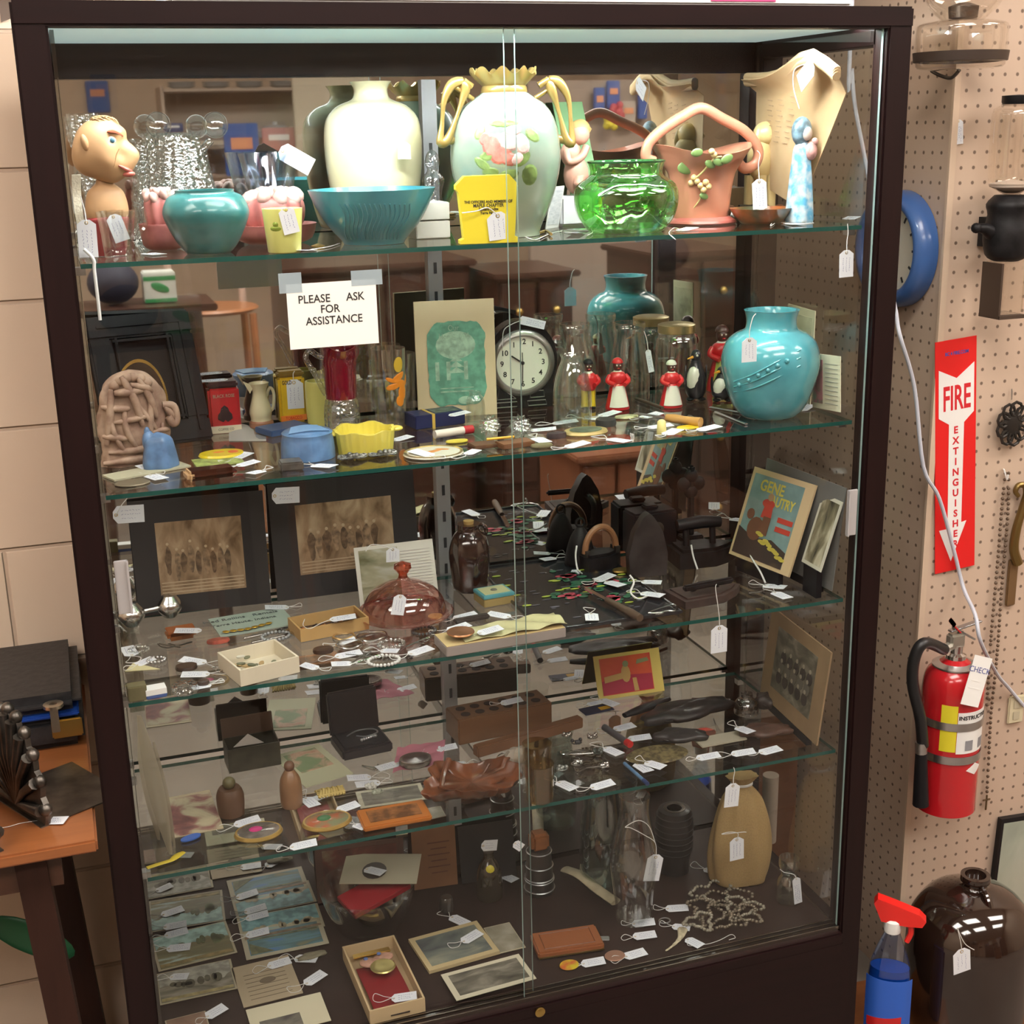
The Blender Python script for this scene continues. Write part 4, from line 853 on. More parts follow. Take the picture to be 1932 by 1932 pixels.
o = tagv((938, 400), (944, 452), ('Y', p0.y-.0125), 'with clipped corners tied across the yellow urn-shaped tin', string=[(920, 392), (900, 398), (872, 402)], wide=.85)
# painted vase
VG = M((.31, .37, .29), .2, coat=.7, nz=.2, nscale=9, c2=(.19, .27, .22), name='pale_green_porcelain')
GLD = M((.40, .27, .085), .28, .55, coat=.3, name='old_gilding')
t, p, pr = pot('painted_vase', 'tall pale green painted porcelain vase with gold handles and a pink rose', 'vase', 957, [(62, 436), (64, 428), (84, 385), (100, 330), (104, 285), (97, 235), (80, 202), (56, 184), (41, 172), (40, 160)], VG, 1, None, .150, wall=.004)
m = mpp(p); z_ = lambda y: zat(p.x, p.y, y)-p.z
zr = pr[-1][1]
obj('ruffled_rim', B().lathe([(39*m, zr-.002), (44*m, z_(158)), (52*m, z_(148)), (60*m, z_(134)), (58*m, z_(134)), (50*m, z_(147)), (41*m, z_(157)), (36*m, zr-.002)], 90, cap=False, mod=lambda r, z, a: (r*(1+.05*math.cos(9*a)*(1 if z > z_(156) else 0)), z+(.0055*math.sin(9*a) if z > z_(140) else 0))), GLD, t, 80)
obj('neck_band', B().lathe([(40.5*m, z_(178)), (43*m, z_(174)), (42*m, z_(166)), (40*m, z_(162))], 48, cap=False), GLD, t, 80)
for sg, pts in ((-1, ((874, 152), (852, 160), (838, 190), (834, 235), (831, 268), (845, 262), (860, 225), (872, 190), (878, 168), (872, 154))), (1, ((1035, 150), (1055, 156), (1072, 185), (1077, 230), (1079, 268), (1068, 262), (1058, 225), (1048, 190), (1040, 168), (1036, 152)))):
    q = [onY(x, y, p.y-.005)-p for x, y in pts]; b = B().tube(smoothpath(q, 5), [.0052+.0022*math.sin(i*.35) for i in range(46)], 9); b.tube([q[0], q[0]*.55+Vector((sg*.015, 0, z_(176)*.45))], .005, 8).tube([q[4], Vector((sg*98*m, 0, z_(262)))], .006, 8).tube([q[1], Vector((sg*60*m, 0, z_(186)))], .0035, 8)
    obj('handle', b, GLD, t, 80)
b = B()
for x, y, w_, h_, rr in ((930, 290, 60, 22, .3), (910, 310, 40, 18, -.6), (985, 300, 40, 22, .6), (1000, 330, 34, 40, .1), (925, 325, 34, 18, 0), (905, 250, 30, 20, 1), (1005, 255, 34, 22, -.6), (960, 330, 40, 20, .2), (950, 232, 60, 16, 0)): patch(b, p, pr, x, y, w_, h_, .0006, rr)
obj('painted_leaves', b, M((.16, .25, .08), .3, coat=.5, nz=.5, nscale=50, name='leaf_green'), t, 0)
b = B()
for x, y, w_, h_, rr in ((928, 274, 40, 44, 0), (945, 292, 44, 34, .4), (915, 262, 26, 26, .4), (960, 300, 36, 26, -.3)): patch(b, p, pr, x, y, w_, h_, .0011, rr)
obj('painted_rose', b, M((.62, .20, .17), .3, coat=.5, nz=.35, nscale=70, name='rose_pink'), t, 0)
b = B()
for x, y, w_, h_, rr in ((962, 268, 44, 34, 0), (985, 272, 30, 40, .3), (968, 246, 34, 20, .2), (950, 262, 24, 22, .7), (976, 300, 30, 20, .6)): patch(b, p, pr, x, y, w_, h_, .0016, rr)
obj('painted_bloom', b, M((.68, .48, .46), .3, coat=.5, nz=.25, nscale=70, name='pale_rose'), t, 0)
# cherub
p = P(1082, None, 1, .29); z_ = lambda y: zat(p.x, p.y, y)-p.z; m = mpp(p); FL = M((.70, .38, .28), .4, name='bisque_pink')
t = thing('cherub_figurine', 'pink bisque child figurine kneeling on a white base behind the green bowl', 'figurine', p)
obj('base', B().box((-4*m, 0, z_(368)/2), (64*m, .05, z_(368)-.001), bev=.004), M((.68, .68, .70), .4, name='white_bisque'), t)
b = B().ell((6*m, 0, z_(330)), (24*m, 20*m, 36*m), 20).ell((-4*m, 0, z_(290)), (20*m, 16*m, 24*m), 20).ell((14*m, -4*m, z_(254)), (17*m, 16*m, 19*m), 20)
b.tube(smoothpath([(-16*m, -8*m, z_(284)), (-14*m, -18*m, z_(304)), (10*m, -18*m, z_(296)), (22*m, -14*m, z_(276))], 4), [7*m]*13, 8).tube(smoothpath([(20*m, -6*m, z_(330)), (0, -22*m, z_(345)), (26*m, -20*m, z_(352))], 4), [9*m]*9, 8)
obj('body', b, FL, t, 80); obj('hair', B().ell((16*m, 2*m, z_(244)), (20*m, 18*m, 18*m), 16, mod=lambda d: 1+.1*math.sin(9*d.x)*math.cos(8*d.z)), M((.55, .38, .14), .5, name='blond_glaze'), t, 80)
card('greeting_card', 'plain green folded card standing behind the cherub figurine', 'card', (1088, 424), (1144, 421), (1088, 192), 1, top=('Y', .385), border=M((.22, .42, .20), .6, name='green_card'), th=.002)
card('display_card', 'small white card standing left of the cherub figurine base', 'card', (1030, 432), (1054, 428), (1032, 354), 1, top=('Y', .22), border=WHITE, pic=PIC([(.5, .52, .55), (.75, .75, .76)], 60, 1, 4, 5))
# green bowl
GG = G((.60, .93, .52), .13, .03, name='green_glass')
t, p, pr = pot('green_glass_bowl', 'green iridescent glass bowl with round dimples, top shelf', 'bowl', 1181, [(62, 438), (72, 434), (92, 405), (99, 372), (92, 348), (72, 334), (67, 325), (70, 312), (73, 304)], GG, 1, None, .112, wall=.004, mod=lambda r, z, a: (r*(1+.022*math.cos(10*a)*math.sin(z*60)), z))
b = B()
for i, (x, y) in enumerate(((1105, 392), (1180, 318), (1122, 352), (1165, 405), (1215, 378), (1250, 350), (1250, 405), (1140, 395), (1195, 352), (1232, 320), (1130, 322))):
    q, n_ = surf(p, pr, x, y); u = Vector((0, 0, 1)).cross(n_).normalized(); v = Vector((0, 0, 1)); b.tube([q*1.003+u*math.cos(a*PI/6)*.0065+v*math.sin(a*PI/6)*.0065 for a in range(12)], .0013, 5, closed=True)
obj('dimples', b, GG, t)
b = B().lathe([(pr[-1][0]-.004, pr[-1][1]-.001), (pr[-1][0]-.002, pr[-1][1]+.0012), (pr[-1][0]+.001, pr[-1][1]+.0005), (pr[-1][0], pr[-1][1]-.002)], 48, cap=False); obj('rim', b, M((.02, .10, .03), .2, name='dark_green_glass'), t)
# basket vase
PG = M((.52, .22, .135), .35, coat=.35, nz=.12, nscale=8, name='peach_glaze'); PD = M((.36, .10, .08), .35, coat=.35, nz=.12, nscale=8, name='rose_glaze')
p = P(1322, None, 1, .20); z_ = lambda y: zat(p.x, p.y, y)-p.z; m = mpp(p)
t = thing('basket_vase', 'peach pottery basket vase with a pointed loop handle and berry relief', 'vase', p, R(6))
oct_ = lambda r, z, a: (r*(1-.05*abs(math.sin(4*a))), z)
obj('foot', B().lathe([(66*m, .0006), (68*m, .003), (66*m, z_(414)), (56*m, z_(408))], 48, mod=oct_), PD, t, 30)
prb = ppx(p.x, p.y, p.z, [(54, 409), (58, 395), (62, 360), (70, 325), (88, 300), (102, 280)])
pri = interp(prb, 3)
obj('body', B().lathe(wallprof(pri, .005), 64, fy=.72, mod=lambda r, z, a: (r*(1+.02*math.cos(8*a)), z+(.008*math.cos(2*a) if z > z_(305) else 0))), PG, t, 60)
hp = [onY(x, y, p.y-.004)-p for x, y in ((1228, 305), (1212, 296), (1218, 270), (1245, 245), (1285, 220), (1322, 204), (1365, 224), (1410, 248), (1436, 280), (1432, 308), (1410, 318), (1396, 306))]
b = B().tube(smoothpath(hp, 6), [8*m]*len(smoothpath(hp, 6)), 10, flat=1.3)
obj('handle', b, PG, t, 80)
b = B(); VN = M((.50, .42, .17), .4, name='vine_tan')
prb2 = [(r, z) for r, z in pri]
pe = lambda x, y: surf(Vector((p.x, p.y, p.z)), [(r*.8, z) for r, z in prb2], x, y)[0]
LG = M((.14, .24, .07), .4, coat=.3, name='leaf_green_glaze'); bl = B(); bb_ = B()
for x, y, s_ in ((1300, 288, 13), (1342, 306, 12), (1358, 300, 14), (1326, 310, 12), (1320, 370, 10)): q = pe(x, y)-Vector((0, .010 if y < 320 else .004, 0)); bl.ell(q, (s_*m, .002, s_*.6*m), 12, rot=(0, rnd.uniform(-.6, .6), 0))
bl.ell(pe(1284, 316)-Vector((0, .010, 0)), (20*m, .002, 12*m), 16)
for x, y in ((1300, 335), (1295, 345), (1312, 350), (1322, 344), (1318, 358), (1328, 352), (1306, 342), (1335, 292), (1330, 286)): bb_.ell(pe(x, y)-Vector((0, .006, 0)), 6*m, 10)
b.tube(smoothpath([pe(x, y)-Vector((0, .006, 0)) for x, y in ((1280, 345), (1300, 338), (1318, 322), (1335, 300), (1350, 296))], 4), .0018, 6).tube(smoothpath([pe(x, y)-Vector((0, .003, 0)) for x, y in ((1310, 345), (1316, 370), (1300, 395))], 4), .0012, 6)
obj('leaves', bl, LG, t, 80); obj('berries', bb_, M((.72, .52, .24), .4, coat=.3, name='berry_glaze'), t, 80); obj('vine', b, VN, t, 80)
# parchment sheet along the right glass
PAR = M((.66, .48, .28), .7, nz=.18, nscale=9, name='old_parchment', c2=(.52, .36, .19))
mw, w, h = frame3((1452, 372), (1575, 372), (1470, 148), bot=('X', 1.112), top=('X', 1.112))
a_ = [onX(x, y, 1.112) for x, y in ((1436, 340), (1520, 392), (1440, 150), (1612, 152))]
t = thing('parchment_scroll', 'curled old parchment pennant standing against the right side glass', 'scroll', a_[1])
a_ = [q-a_[1] for q in a_]
def shf(u, v):
    lo = a_[0].lerp(a_[1], u); hi = a_[2].lerp(a_[3], u); q = lo.lerp(hi, v); q.z += .035*math.exp(-((u-.72)/.25)**2)*v**3
    q.x += -.012-.010*math.sin(u*5)*v-(.03*max(0, v-.88)*8 if v > .88 else 0); return q
shf0 = lambda u, v: shf(u, v)
obj('sheet', B().grid(14, 16, shf0, th=.0008), PAR, t, 80)
b = B()
for k in range(3):
    b.tube([a_[2].lerp(a_[3], i/8)+Vector((-.030, 0, .004+.035*math.exp(-((i/8-.72)/.25)**2)-.004*k)) for i in range(9)], [.007]*9, 8)
obj('curled_edge', b, PAR, t, 80)
b = B()
for i in range(9):
    for j in range(3):
        q = shf(.25+.13*j+.02*(i % 2), .45+.045*i); b.box((q.x-.0016, q.y, q.z), (.0006, .014, .0012), rot=(R(6), 0, 0))
obj('faded_lettering', b, M((.42, .30, .18), .8, name='faded_ink'), t, 0)
tagv((1535, 122), (1508, 158), ('X', 1.07), 'tied at the top of the curled parchment', wide=.62, string=[(1528, 120), (1500, 130), (1497, 165), (1508, 205)])
# cream dogs, madonna
p = P(1432, None, 1, .262); z_ = lambda y: zat(p.x, p.y, y)-p.z; m = mpp(p)
t = thing('dog_figurine', 'pale yellow ceramic dog figurine behind the basket handle', 'figurine', p, R(20)); CY = M((.68, .52, .24), .35, coat=.4, name='pale_yellow_glaze')
b = B().ell((0, 0, z_(300)), (30*m, 22*m, 42*m), 24).ell((4*m, -6*m, z_(252)), (24*m, 22*m, 22*m), 20).ell((24*m, -10*m, z_(256)), (14*m, 11*m, 9*m), 14).ell((-18*m, -8*m, z_(258)), (8*m, 6*m, 20*m), 12, rot=(0, .2, 0)).ell((18*m, 8*m, z_(258)), (8*m, 6*m, 18*m), 12)
for dx, dy in ((-12, -14), (14, -14), (-16, 12), (16, 12)): b.tube([(dx*m, dy*m, z_(330)), (dx*1.1*m, dy*1.1*m, .002)], [10*m, 8*m], 10)
obj('body', b, CY, t, 80)
p = P(1508, None, 1, .155); p.x = min(p.x, 1.0); p = P(1508, None, 1, .12); z_ = lambda y: zat(p.x, p.y, y)-p.z; m = mpp(p)
t = thing('madonna_figurine', 'blue and white ceramic lady figurine before the parchment', 'figurine', p)
obj('gown', B().lathe(interp([(24*m, .0006), (26*m, .01), (21*m, z_(340)), (18*m, z_(310)), (15*m, z_(280)), (6*m, z_(262))], 4), 28, mod=ribs(7, .05)), M((.10, .38, .60), .35, coat=.4, nz=.6, nscale=60, c2=(.6, .68, .7), name='blue_glaze'), t, 80)
obj('hood', B().ell((-2*m, 0, z_(248)), (20*m, 16*m, 27*m), 20), M((.16, .26, .32), .35, coat=.4, nz=.5, nscale=90, name='slate_blue_glaze'), t, 80)
obj('face', B().ell((2*m, -12*m, z_(252)), (11*m, 7*m, 13*m), 16), M((.62, .52, .46), .4, name='pale_bisque'), t, 80)
obj('child', B().ell((10*m, -16*m, z_(285)), (12*m, 9*m, 17*m), 14).ell((16*m, -17*m, z_(268)), (7*m, 7*m, 8*m), 12), M((.55, .30, .28), .4, nz=.4, nscale=90, name='rosy_glaze'), t, 80)
obj('base', B().lathe([(0, 0.0002), (27*m, .0002), (27*m, .0008), (0, .0008)], 20), WHITE, t)
# dish, corkscrew on the right
t, p, pr = pot('pottery_dish', 'dark green and orange shallow pottery dish right of the basket vase', 'dish', 1436, [(38, 413), (52, 405), (60, 392)], M((.05, .055, .02), .3, coat=.5, nz=.9, nscale=26, c2=(.40, .11, .03), name='olive_orange_glaze'), 1, None, .150, wall=.004, k=2)
t, w_, d_, h_ = bx('wooden_box', 'small green wooden box with orange rim behind the basket vase handle', 'box', (1385, 404), (1428, 400), .03, h=.045, mat=M((.10, .06, .02), .4, coat=.3, name='dark_green_wood'))
t.location = P(1385, None, 1, .34)
tagv((1432, 338), (1434, 394), ('Y', .10), 'hanging upright from the basket vase handle', wide=.55, string=[(1431, 310), (1434, 292), (1428, 284)])
p = P(1500, 408, 1); t = thing('corkscrew', 'old corkscrew with turned wooden handle at the right end of the top shelf', 'corkscrew', p, R(-12))
obj('grip', B().tube(smoothpath([(-.075, .03, .016), (-.05, .015, .015), (-.03, .004, .012)], 4), [.007, .009, .010, .009, .008, .008, .009, .009, .006], 12), WOOD((.20, .10, .05), (.35, .18, .09), .4, 8), t, 80)
obj('barrel', B().tube([(-.024, 0, .0115), (.028, 0, .0115)], .011, 14), GUN, t, 50); obj('knob', B().ell((.044, 0, .0115), (.013, .010, .010), 14), WOOD((.20, .08, .04), (.30, .14, .07), .4, 8), t)
b = B().tube([(.026+.0*i, 0, .0115) for i in range(2)]+[(.034, 0, .0115)], .005, 8); b.tube([(-.028-.001*i, .0045*math.cos(i*.8)-.006, .008+.0045*math.sin(i*.8)) for i in range(24)], .0013, 5); obj('screw', b, STEEL, t)
# loose tags, top shelf
tagv((1598, 472), (1597, 523), ('Y', .020), 'hanging below the right front end of the top shelf', string=[(1599, 455), (1601, 440), (1600, 422)], wide=.60)
tag((1585, 418), (1625, 408), 1, 'lying at the right front end of the top shelf', string=False)
tag((1475, 420), (1520, 427), 1, 'lying in front of the corkscrew', string=True, spts=[(1460, 420), (1455, 426), (1480, 410), (1500, 420)])
tagv((152, 415), (158, 486), ('Y', .033), 'hanging along the left front edge of the top shelf', wide=.5, string=[(150, 400), (142, 370)])
cdv = obj('twisted_string', B().tube(smoothpath([onY(x, y, .0245) for x, y in ((158, 470), (176, 489), (178, 510), (184, 560), (189, 604))], 6), .0021, 8), CORD); tagit(cdv, 'thick white twisted string hanging off the left front of the top shelf', 'string')
rb = obj('lace_strip', B().grid(3, 14, lambda u, v: tuple(onY(118+26*v*v+18*u*(1-.3*v), 330+v*150, .040+.003*math.sin(v*9))), th=.0006), M((.70, .66, .52), .8, bump=.6, nscale=400, name='old_lace'), smooth=60); tagit(rb, 'narrow cream lace strip hanging at the left end of the top shelf', 'lace')
tag((1100, 438), (1072, 446), 1, 'lying in front of the painted vase, right of centre', spts=[(1085, 440), (1060, 436), (1035, 442), (1010, 452), (990, 446)])
tag((1108, 432), (1080, 436), 1, 'lying just left of the green bowl foot', spts=[(1112, 430), (1118, 438), (1108, 444)], lift=.001)
tag((1282, 436), (1308, 432), 1, 'lying in front of the basket vase', spts=[(1272, 430), (1262, 440), (1275, 452), (1266, 444)])
tag((602, 474), (568, 482), 1, 'lying between the yellow cup and the turquoise bowl', spts=[(610, 472), (632, 468), (650, 462)])
tag((272, 478), (305, 482), 1, 'lying before the pink planter at the left of the top shelf', string=False)
bc = obj('brooch', B().lathe([(0, 0), (.010, 0), (.011, .002), (.006, .005), (0, .006)], 16, mod=ribs(6, .15)), BRASS, loc=onZ(1300, 421, SZ[1]+.0006)); tagit(bc, 'tiny green and gold brooch at the foot of the basket vase', 'brooch')
bc = obj('pendant', B().lathe([(0, 0), (.009, 0), (.010, .002), (0, .005)], 16), BRASS, loc=onZ(600, 466, SZ[1]+.0006)); tagit(bc, 'tiny brass pendant beside the turquoise bowl', 'pendant')
b = B().tube(smoothpath([onZ(x, y, SZ[1]+.003) for x, y in ((990, 440), (1000, 434), (1012, 440), (1030, 436), (1040, 442))], 5), .0022, 6); o = obj('earring', b, GLD); tagit(o, 'small gold and green clip lying before the painted vase', 'earring')
# ================================================================== the sign on the glass
YD = .0165
mw, w, h = frame3((548, 660), (715, 647), (538, 537), bot=('Y', .0125), top=('Y', .0125))
t = thing('please_ask_sign', 'white card sign reading PLEASE ASK FOR ASSISTANCE taped to the glass', 'sign', mw=mw)
t.matrix_world = mw @ Matrix.Translation((0, 0, 0))
obj('card', B().box((w/2, h/2, 0), (w, h, .0006)), M((.80, .79, .75), .5, name='index_card'), t, 0)
for tx, x_, y_ in (('PLEASE', .30, .75), ('ASK', .76, .75), ('FOR', .47, .585), ('ASSISTANCE', .51, .41)): text('lettering', tx, h*.175, BINK, t, (w*x_, h*y_, .0005), (0, 0, R(0)), sx=.92, bold=.00012)
TAPE = M((.45, .55, .60), .3, alpha=.45, name='clear_tape')
obj('tape', B().box((w*.0+.006, h*1.02, .0006), (.030, .026, .0002)), TAPE, t, 0); obj('tape', B().box((w*.90, h*1.03, .0006), (.042, .020, .0002)), TAPE, t, 0)
# ================================================================== SHELF 2
mw_, w, h = frame3((184, 852), (380, 826), (156, 600), SZ[2], top=('Y', .378))
t = thing('picture_frame', 'black wooden picture frame leaning in the left back of the second shelf', 'picture frame', mw=mw_)
fr = M((.006, .005, .006), .45, spec=.15, name='black_lacquer')
b = B(); fw = .035
for x_, y_, dx, dy in ((w/2, fw/2, w, fw), (w/2, h-fw/2, w, fw), (fw/2, h/2, fw, h-2*fw), (w-fw/2, h/2, fw, h-2*fw)): b.box((x_, y_, 0), (dx, dy, .016), bev=.003)
for x_, y_, dx, dy in ((w/2, fw*1.15, w-2*fw, .004), (w/2, h-fw*1.15, w-2*fw, .004), (fw*1.15, h/2, .004, h-2*fw), (w-fw*1.15, h/2, .004, h-2*fw), (w-fw*.5, h/2, .003, h-.03), (w/2, h-fw*.5, w-.03, .003)): b.box((x_, y_, .006), (dx, dy, .009))
obj('moulding', b, fr, t, 0); obj('backing', B().box((w/2, h/2, -.004), (w-2*fw+.004, h-2*fw+.004, .004)), M((.014, .009, .009), .6, nz=.3, nscale=12, spec=.15, name='dark_print'), t, 0)
# gold rimmed amber plate
p = P(276, None, 2, .27); z_ = lambda y: zat(p.x, p.y, y)-p.z; m = mpp(p); r_ = 86*m
t = thing('amber_glass_plate', 'small amber glass plate with a gold rim leaning before the black frame', 'plate', p); t.rotation_euler = (R(76), 0, R(-6))
AM = G((.40, .22, .17), .22, .03, name='amber_glass')
yc = r_*1.0
obj('dish', B().lathe(wallprof([(r_*.3, 0), (r_*.5, .002), (r_*.96, .012)], .002), 40, c=(0, yc, 0), fx=.57), AM, t, 60); obj('rim', B().lathe([(r_*.95, .011), (r_*1.0, .012), (r_*1.0, .014), (r_*.93, .0135), (r_*.95, .011)], 40, c=(0, yc, 0), fx=.57, cap=False), GOLD, t)
t.location.z += 0
# carved tan bookend
p = P(248, None, 2, .195); z_ = lambda y: zat(p.x, p.y, y)-p.z; m = mpp(p)
TN = M((.42, .29, .21), .6, nz=.4, nscale=45, bump=.6, c2=(.24, .14, .10), name='tan_ceramic')
t = thing('carved_sculpture', 'tan carved ceramic ship sculpture at the left end of the second shelf', 'sculpture', p, R(8))
b = B().lathe(interp([(62*m, .0006), (64*m, .012), (60*m, z_(840)), (62*m, z_(800)), (58*m, z_(760)), (48*m, z_(728)), (28*m, z_(706)), (.001, z_(698))], 4), 60, fx=1.05, fy=.42, mod=lambda r, z, a: (r*(1+.05*math.sin(5*a+z*90)+.03*math.sin(11*a-z*160)), z))
obj('core', b, TN, t, 80)
b = B(); r_ = random.Random(5)
for x0_, y0_, x1_, y1_, rr in ((-40, 728, -56, 830, 9), (-20, 705, 10, 800, 9), (10, 712, 38, 790, 8), (-35, 735, 20, 735, 9), (-5, 722, 34, 740, 8), (-60, 760, -10, 765, 8), (-40, 790, 35, 780, 7), (30, 745, 20, 840, 7), (-20, 765, -5, 840, 7), (-62, 815, -20, 822, 8), (-55, 845, 55, 838, 8), (55, 770, 70, 800, 8), (5, 760, 40, 820, 6), (-45, 770, -25, 850, 6), (48, 800, 55, 850, 6), (20, 815, 60, 815, 6), (-65, 865, 60, 862, 9)):
    yo = lambda x: -(27*math.sqrt(max(.05, 1-(x/76)**2)))*m
    q = [Vector((x0_*m, yo(x0_), z_(y0_))), Vector(((x0_+x1_)/2*m+r_.uniform(-8, 8)*m, yo((x0_+x1_)/2)-2*m, z_((y0_+y1_)/2)+r_.uniform(-3, 3)*m)), Vector((x1_*m, yo(x1_), max(.007, z_(y1_))))]
    b.tube(smoothpath(q, 5), [rr*m*(.45+.4*math.sin(PI*i/10)) for i in range(11)], 8)
for k in range(6): b.ell(((-32+k*12)*m, -16*m, z_(728-18*math.sin((k+.5)*.52))), (10*m, 9*m, 10*m), 10)
obj('carved_relief', b, TN, t, 80)
obj('scroll_curl', B().tube(smoothpath([(52*m, -16*m, z_(768)), (72*m, -18*m, z_(772)), (76*m, -18*m, z_(797)), (68*m, -22*m, z_(805)), (60*m, -22*m, z_(790))], 5), 7*m, 8), TN, t, 80)
p = P(303, 884, 2); z_ = lambda y: zat(p.x, p.y, y)-p.z; m = mpp(p); BL_ = M((.10, .20, .38), .4, coat=.2, nz=.25, nscale=60, bump=.4, name='blue_pottery')
t = thing('blue_pottery_figure', 'small blue pottery rabbit figure before the tan carved sculpture', 'figurine', p)
obj('body', B().lathe(interp([(30*m, .0006), (33*m, .006), (28*m, z_(845)), (22*m, z_(825)), (.001, z_(815))], 3), 28, fy=.8, mod=ribs(5, .08)).ell((-16*m, 0, z_(832)), (13*m, 12*m, 22*m), 14).ell((14*m, 0, z_(838)), (14*m, 12*m, 14*m), 14), BL_, t, 80)
obj('ear', B().ell((-18*m, 0, z_(815)), (6*m, 5*m, 12*m), 10), BL_, t, 80)
# red tin, yellow tins
def tin(lab, BLp, BRp, depth, hpx, mat, s, extra, lidm=None, name='tin_box'):
    t, w, d, h = bx(name, lab, 'tin', BLp, BRp, depth, hpx=hpx, mat=mat, s=s, bev=.004)
    obj('lid', B().box((w/2, d/2, h+.004), (w*.98, d*.98, .010), bev=.003), lidm or M((.05, .02, .02), .4, .3, name='dark_tin'), t); extra(t, w, d, h); return t
CI = M((.70, .62, .45), .5, name='cream_ink')
def ex(t, w, d, h):
    obj('base_band', B().box((w/2, -.0003, h*.09), (w*.99, .001, h*.16)), CI, t, 0)
    obj('rose_emblem', B().ell((w*.5, -.0005, h*.42), (w*.22, .0012, h*.16), 12, mod=lambda q: 1+.25*math.sin(9*math.atan2(q.z, q.x))), M((.03, .01, .01), .5, name='black_ink'), t)
    text('lettering', 'BLACK ROSE', h*.10, M((.4, .28, .2), .5, name='tan_ink'), t, (w/2, -.0006, h*.82), (PI/2, 0, 0), sx=.8, bold=.0001); text('lettering', 'COFFEE CO', h*.075, BINK, t, (w/2, -.0009, h*.09), (PI/2, 0, 0), sx=.85)
tin('red tin with a black rose emblem and cream band, second shelf', (398, 820), (457, 815), .035, 86, M((.45, .015, .02), .35, coat=.3, name='red_tin'), 2, ex)
tag((440, 720), (402, 728), z=SZ[2], lift=.0, desc='lying on the lid of the red tin', string=False)
o = [x for x in COL.objects if x.get('label', '').endswith('lid of the red tin')][0]
pp = P(428, 817, 2); o.matrix_world = Matrix.Translation((pp.x-.014, pp.y+.012, zat(pp.x, pp.y+.02, 722))) @ Matrix.Rotation(R(190), 4, 'Z') @ Matrix.Rotation(0, 4, 'Y')
o.matrix_world = Matrix.Translation((pp.x+.010, pp.y+.018, pp.z+zat(pp.x, pp.y, 734)-pp.z+.011)) @ Matrix.Rotation(R(175), 4, 'Z')
def ex2(t, w, d, h):
    obj('orange_band', B().box((w/2, -.0003, h*.12), (w*.96, .001, h*.12)), M((.80, .22, .03), .5, name='orange_ink'), t, 0); text('lettering', 'TOBACCO', h*.09, REDP, t, (w/2, -.0008, h*.12), (PI/2, 0, 0), sx=.8, bold=.0001)
    text('lettering', 'GOLD DUST', h*.12, BINK, t, (w/2, -.0003, h*.88), (PI/2, 0, 0), sx=.62, bold=.0002)
YT = M((.72, .47, .02), .35, coat=.3, name='yellow_tin')
tin('yellow tobacco tin with an orange band and a hanging tag', (529, 800), (579, 795), .024, 88, YT, 2, ex2, M((.25, .16, .03), .4, .4, name='old_tin'))
q = P(554, 798, 2); tagv((554, 716), (557, 771), ('Y', q.y-.004), 'hanging on the yellow tobacco tin', wide=.62, string=[(553, 706), (556, 700)])
# creamers
t, p, pr = pot('cream_jug', 'small cream jug with a brown-banded foot, second shelf', 'jug', 494, [(21, 806), (22, 800), (19, 790), (21, 775), (15, 752), (13, 738), (19, 722)], M((.66, .58, .36), .3, coat=.4, name='cream_glaze'), 2, 806, wall=.002)
m = mpp(p); z_ = lambda y: zat(p.x, p.y, y)-p.z
obj('spout', B().prism([(-6*m, z_(726)), (-26*m, z_(716)), (-14*m, z_(740))], -.006, .006, mp=lambda v: (v[0]-4*m, v[2], v[1]), top=.4), M((.66, .58, .36), .3, coat=.4, name='cream_glaze'), t)
obj('handle', B().tube(smoothpath([(12*m, 0, z_(750)), (20*m, 0, z_(733)), (27*m, 0, z_(744)), (24*m, 0, z_(770)), (17*m, 0, z_(778))], 5), 3*m, 8), M((.62, .56, .36), .3, coat=.4, name='cream_glaze'), t)
obj('foot_bands', B().lathe([(21.4*m, .001), (23*m, .002), (22.6*m, .009), (19.8*m, .012)], 28, cap=False), M((.30, .13, .07), .4, name='brown_glaze'), t)
t, p, pr = pot('yellow_mug', 'pale yellow pottery mug between the tins and the ruby jug', 'mug', 604, [(22, 775), (24, 770), (24, 725), (23, 718)], M((.66, .62, .18), .35, coat=.3, name='pale_yellow_glaze'), 2, None, .34, wall=.003)
# ruby creamer
RUBY = M((.20, .004, .02), .08, coat=1, alpha=.86, name='ruby_glass')
px_ = 648
p = P(px_, None, 2, .26); z_ = lambda y: zat(p.x, p.y, y)-p.z; m = mpp(p)
t = thing('ruby_glass_creamer', 'ruby and clear glass creamer with a clear scrolled handle below the sign', 'creamer', p)
obj('clear_base', B().lathe(wallprof(interp([(26*m, .0006), (32*m, .005), (33*m, z_(775)), (29*m, z_(750))], 3), .005), 32, mod=ribs(12, .04)), CRYS, t, 60)
zz = z_(750)
obj('ruby_bowl', B().lathe(wallprof(interp([(29*m, zz), (30*m, z_(720)), (31*m, z_(690)), (35*m, z_(662)), (40*m, z_(648))], 3), .003), 48, mod=lambda r, z, a: (r*(1+(.12*math.cos(a) if z > z_(680) else 0)), z+(.008*math.cos(2*a) if z > z_(668) else 0))), RUBY, t, 70)
obj('handle', B().tube(smoothpath([(-29*m, 0, z_(742)), (-36*m, 0, z_(728)), (-48*m, 0, z_(700)), (-62*m, 0, z_(672)), (-54*m, 0, z_(658)), (-40*m, 0, z_(668)), (-30*m, 0, z_(672))], 6), [5*m]*37, 10), CRYS, t, 80)
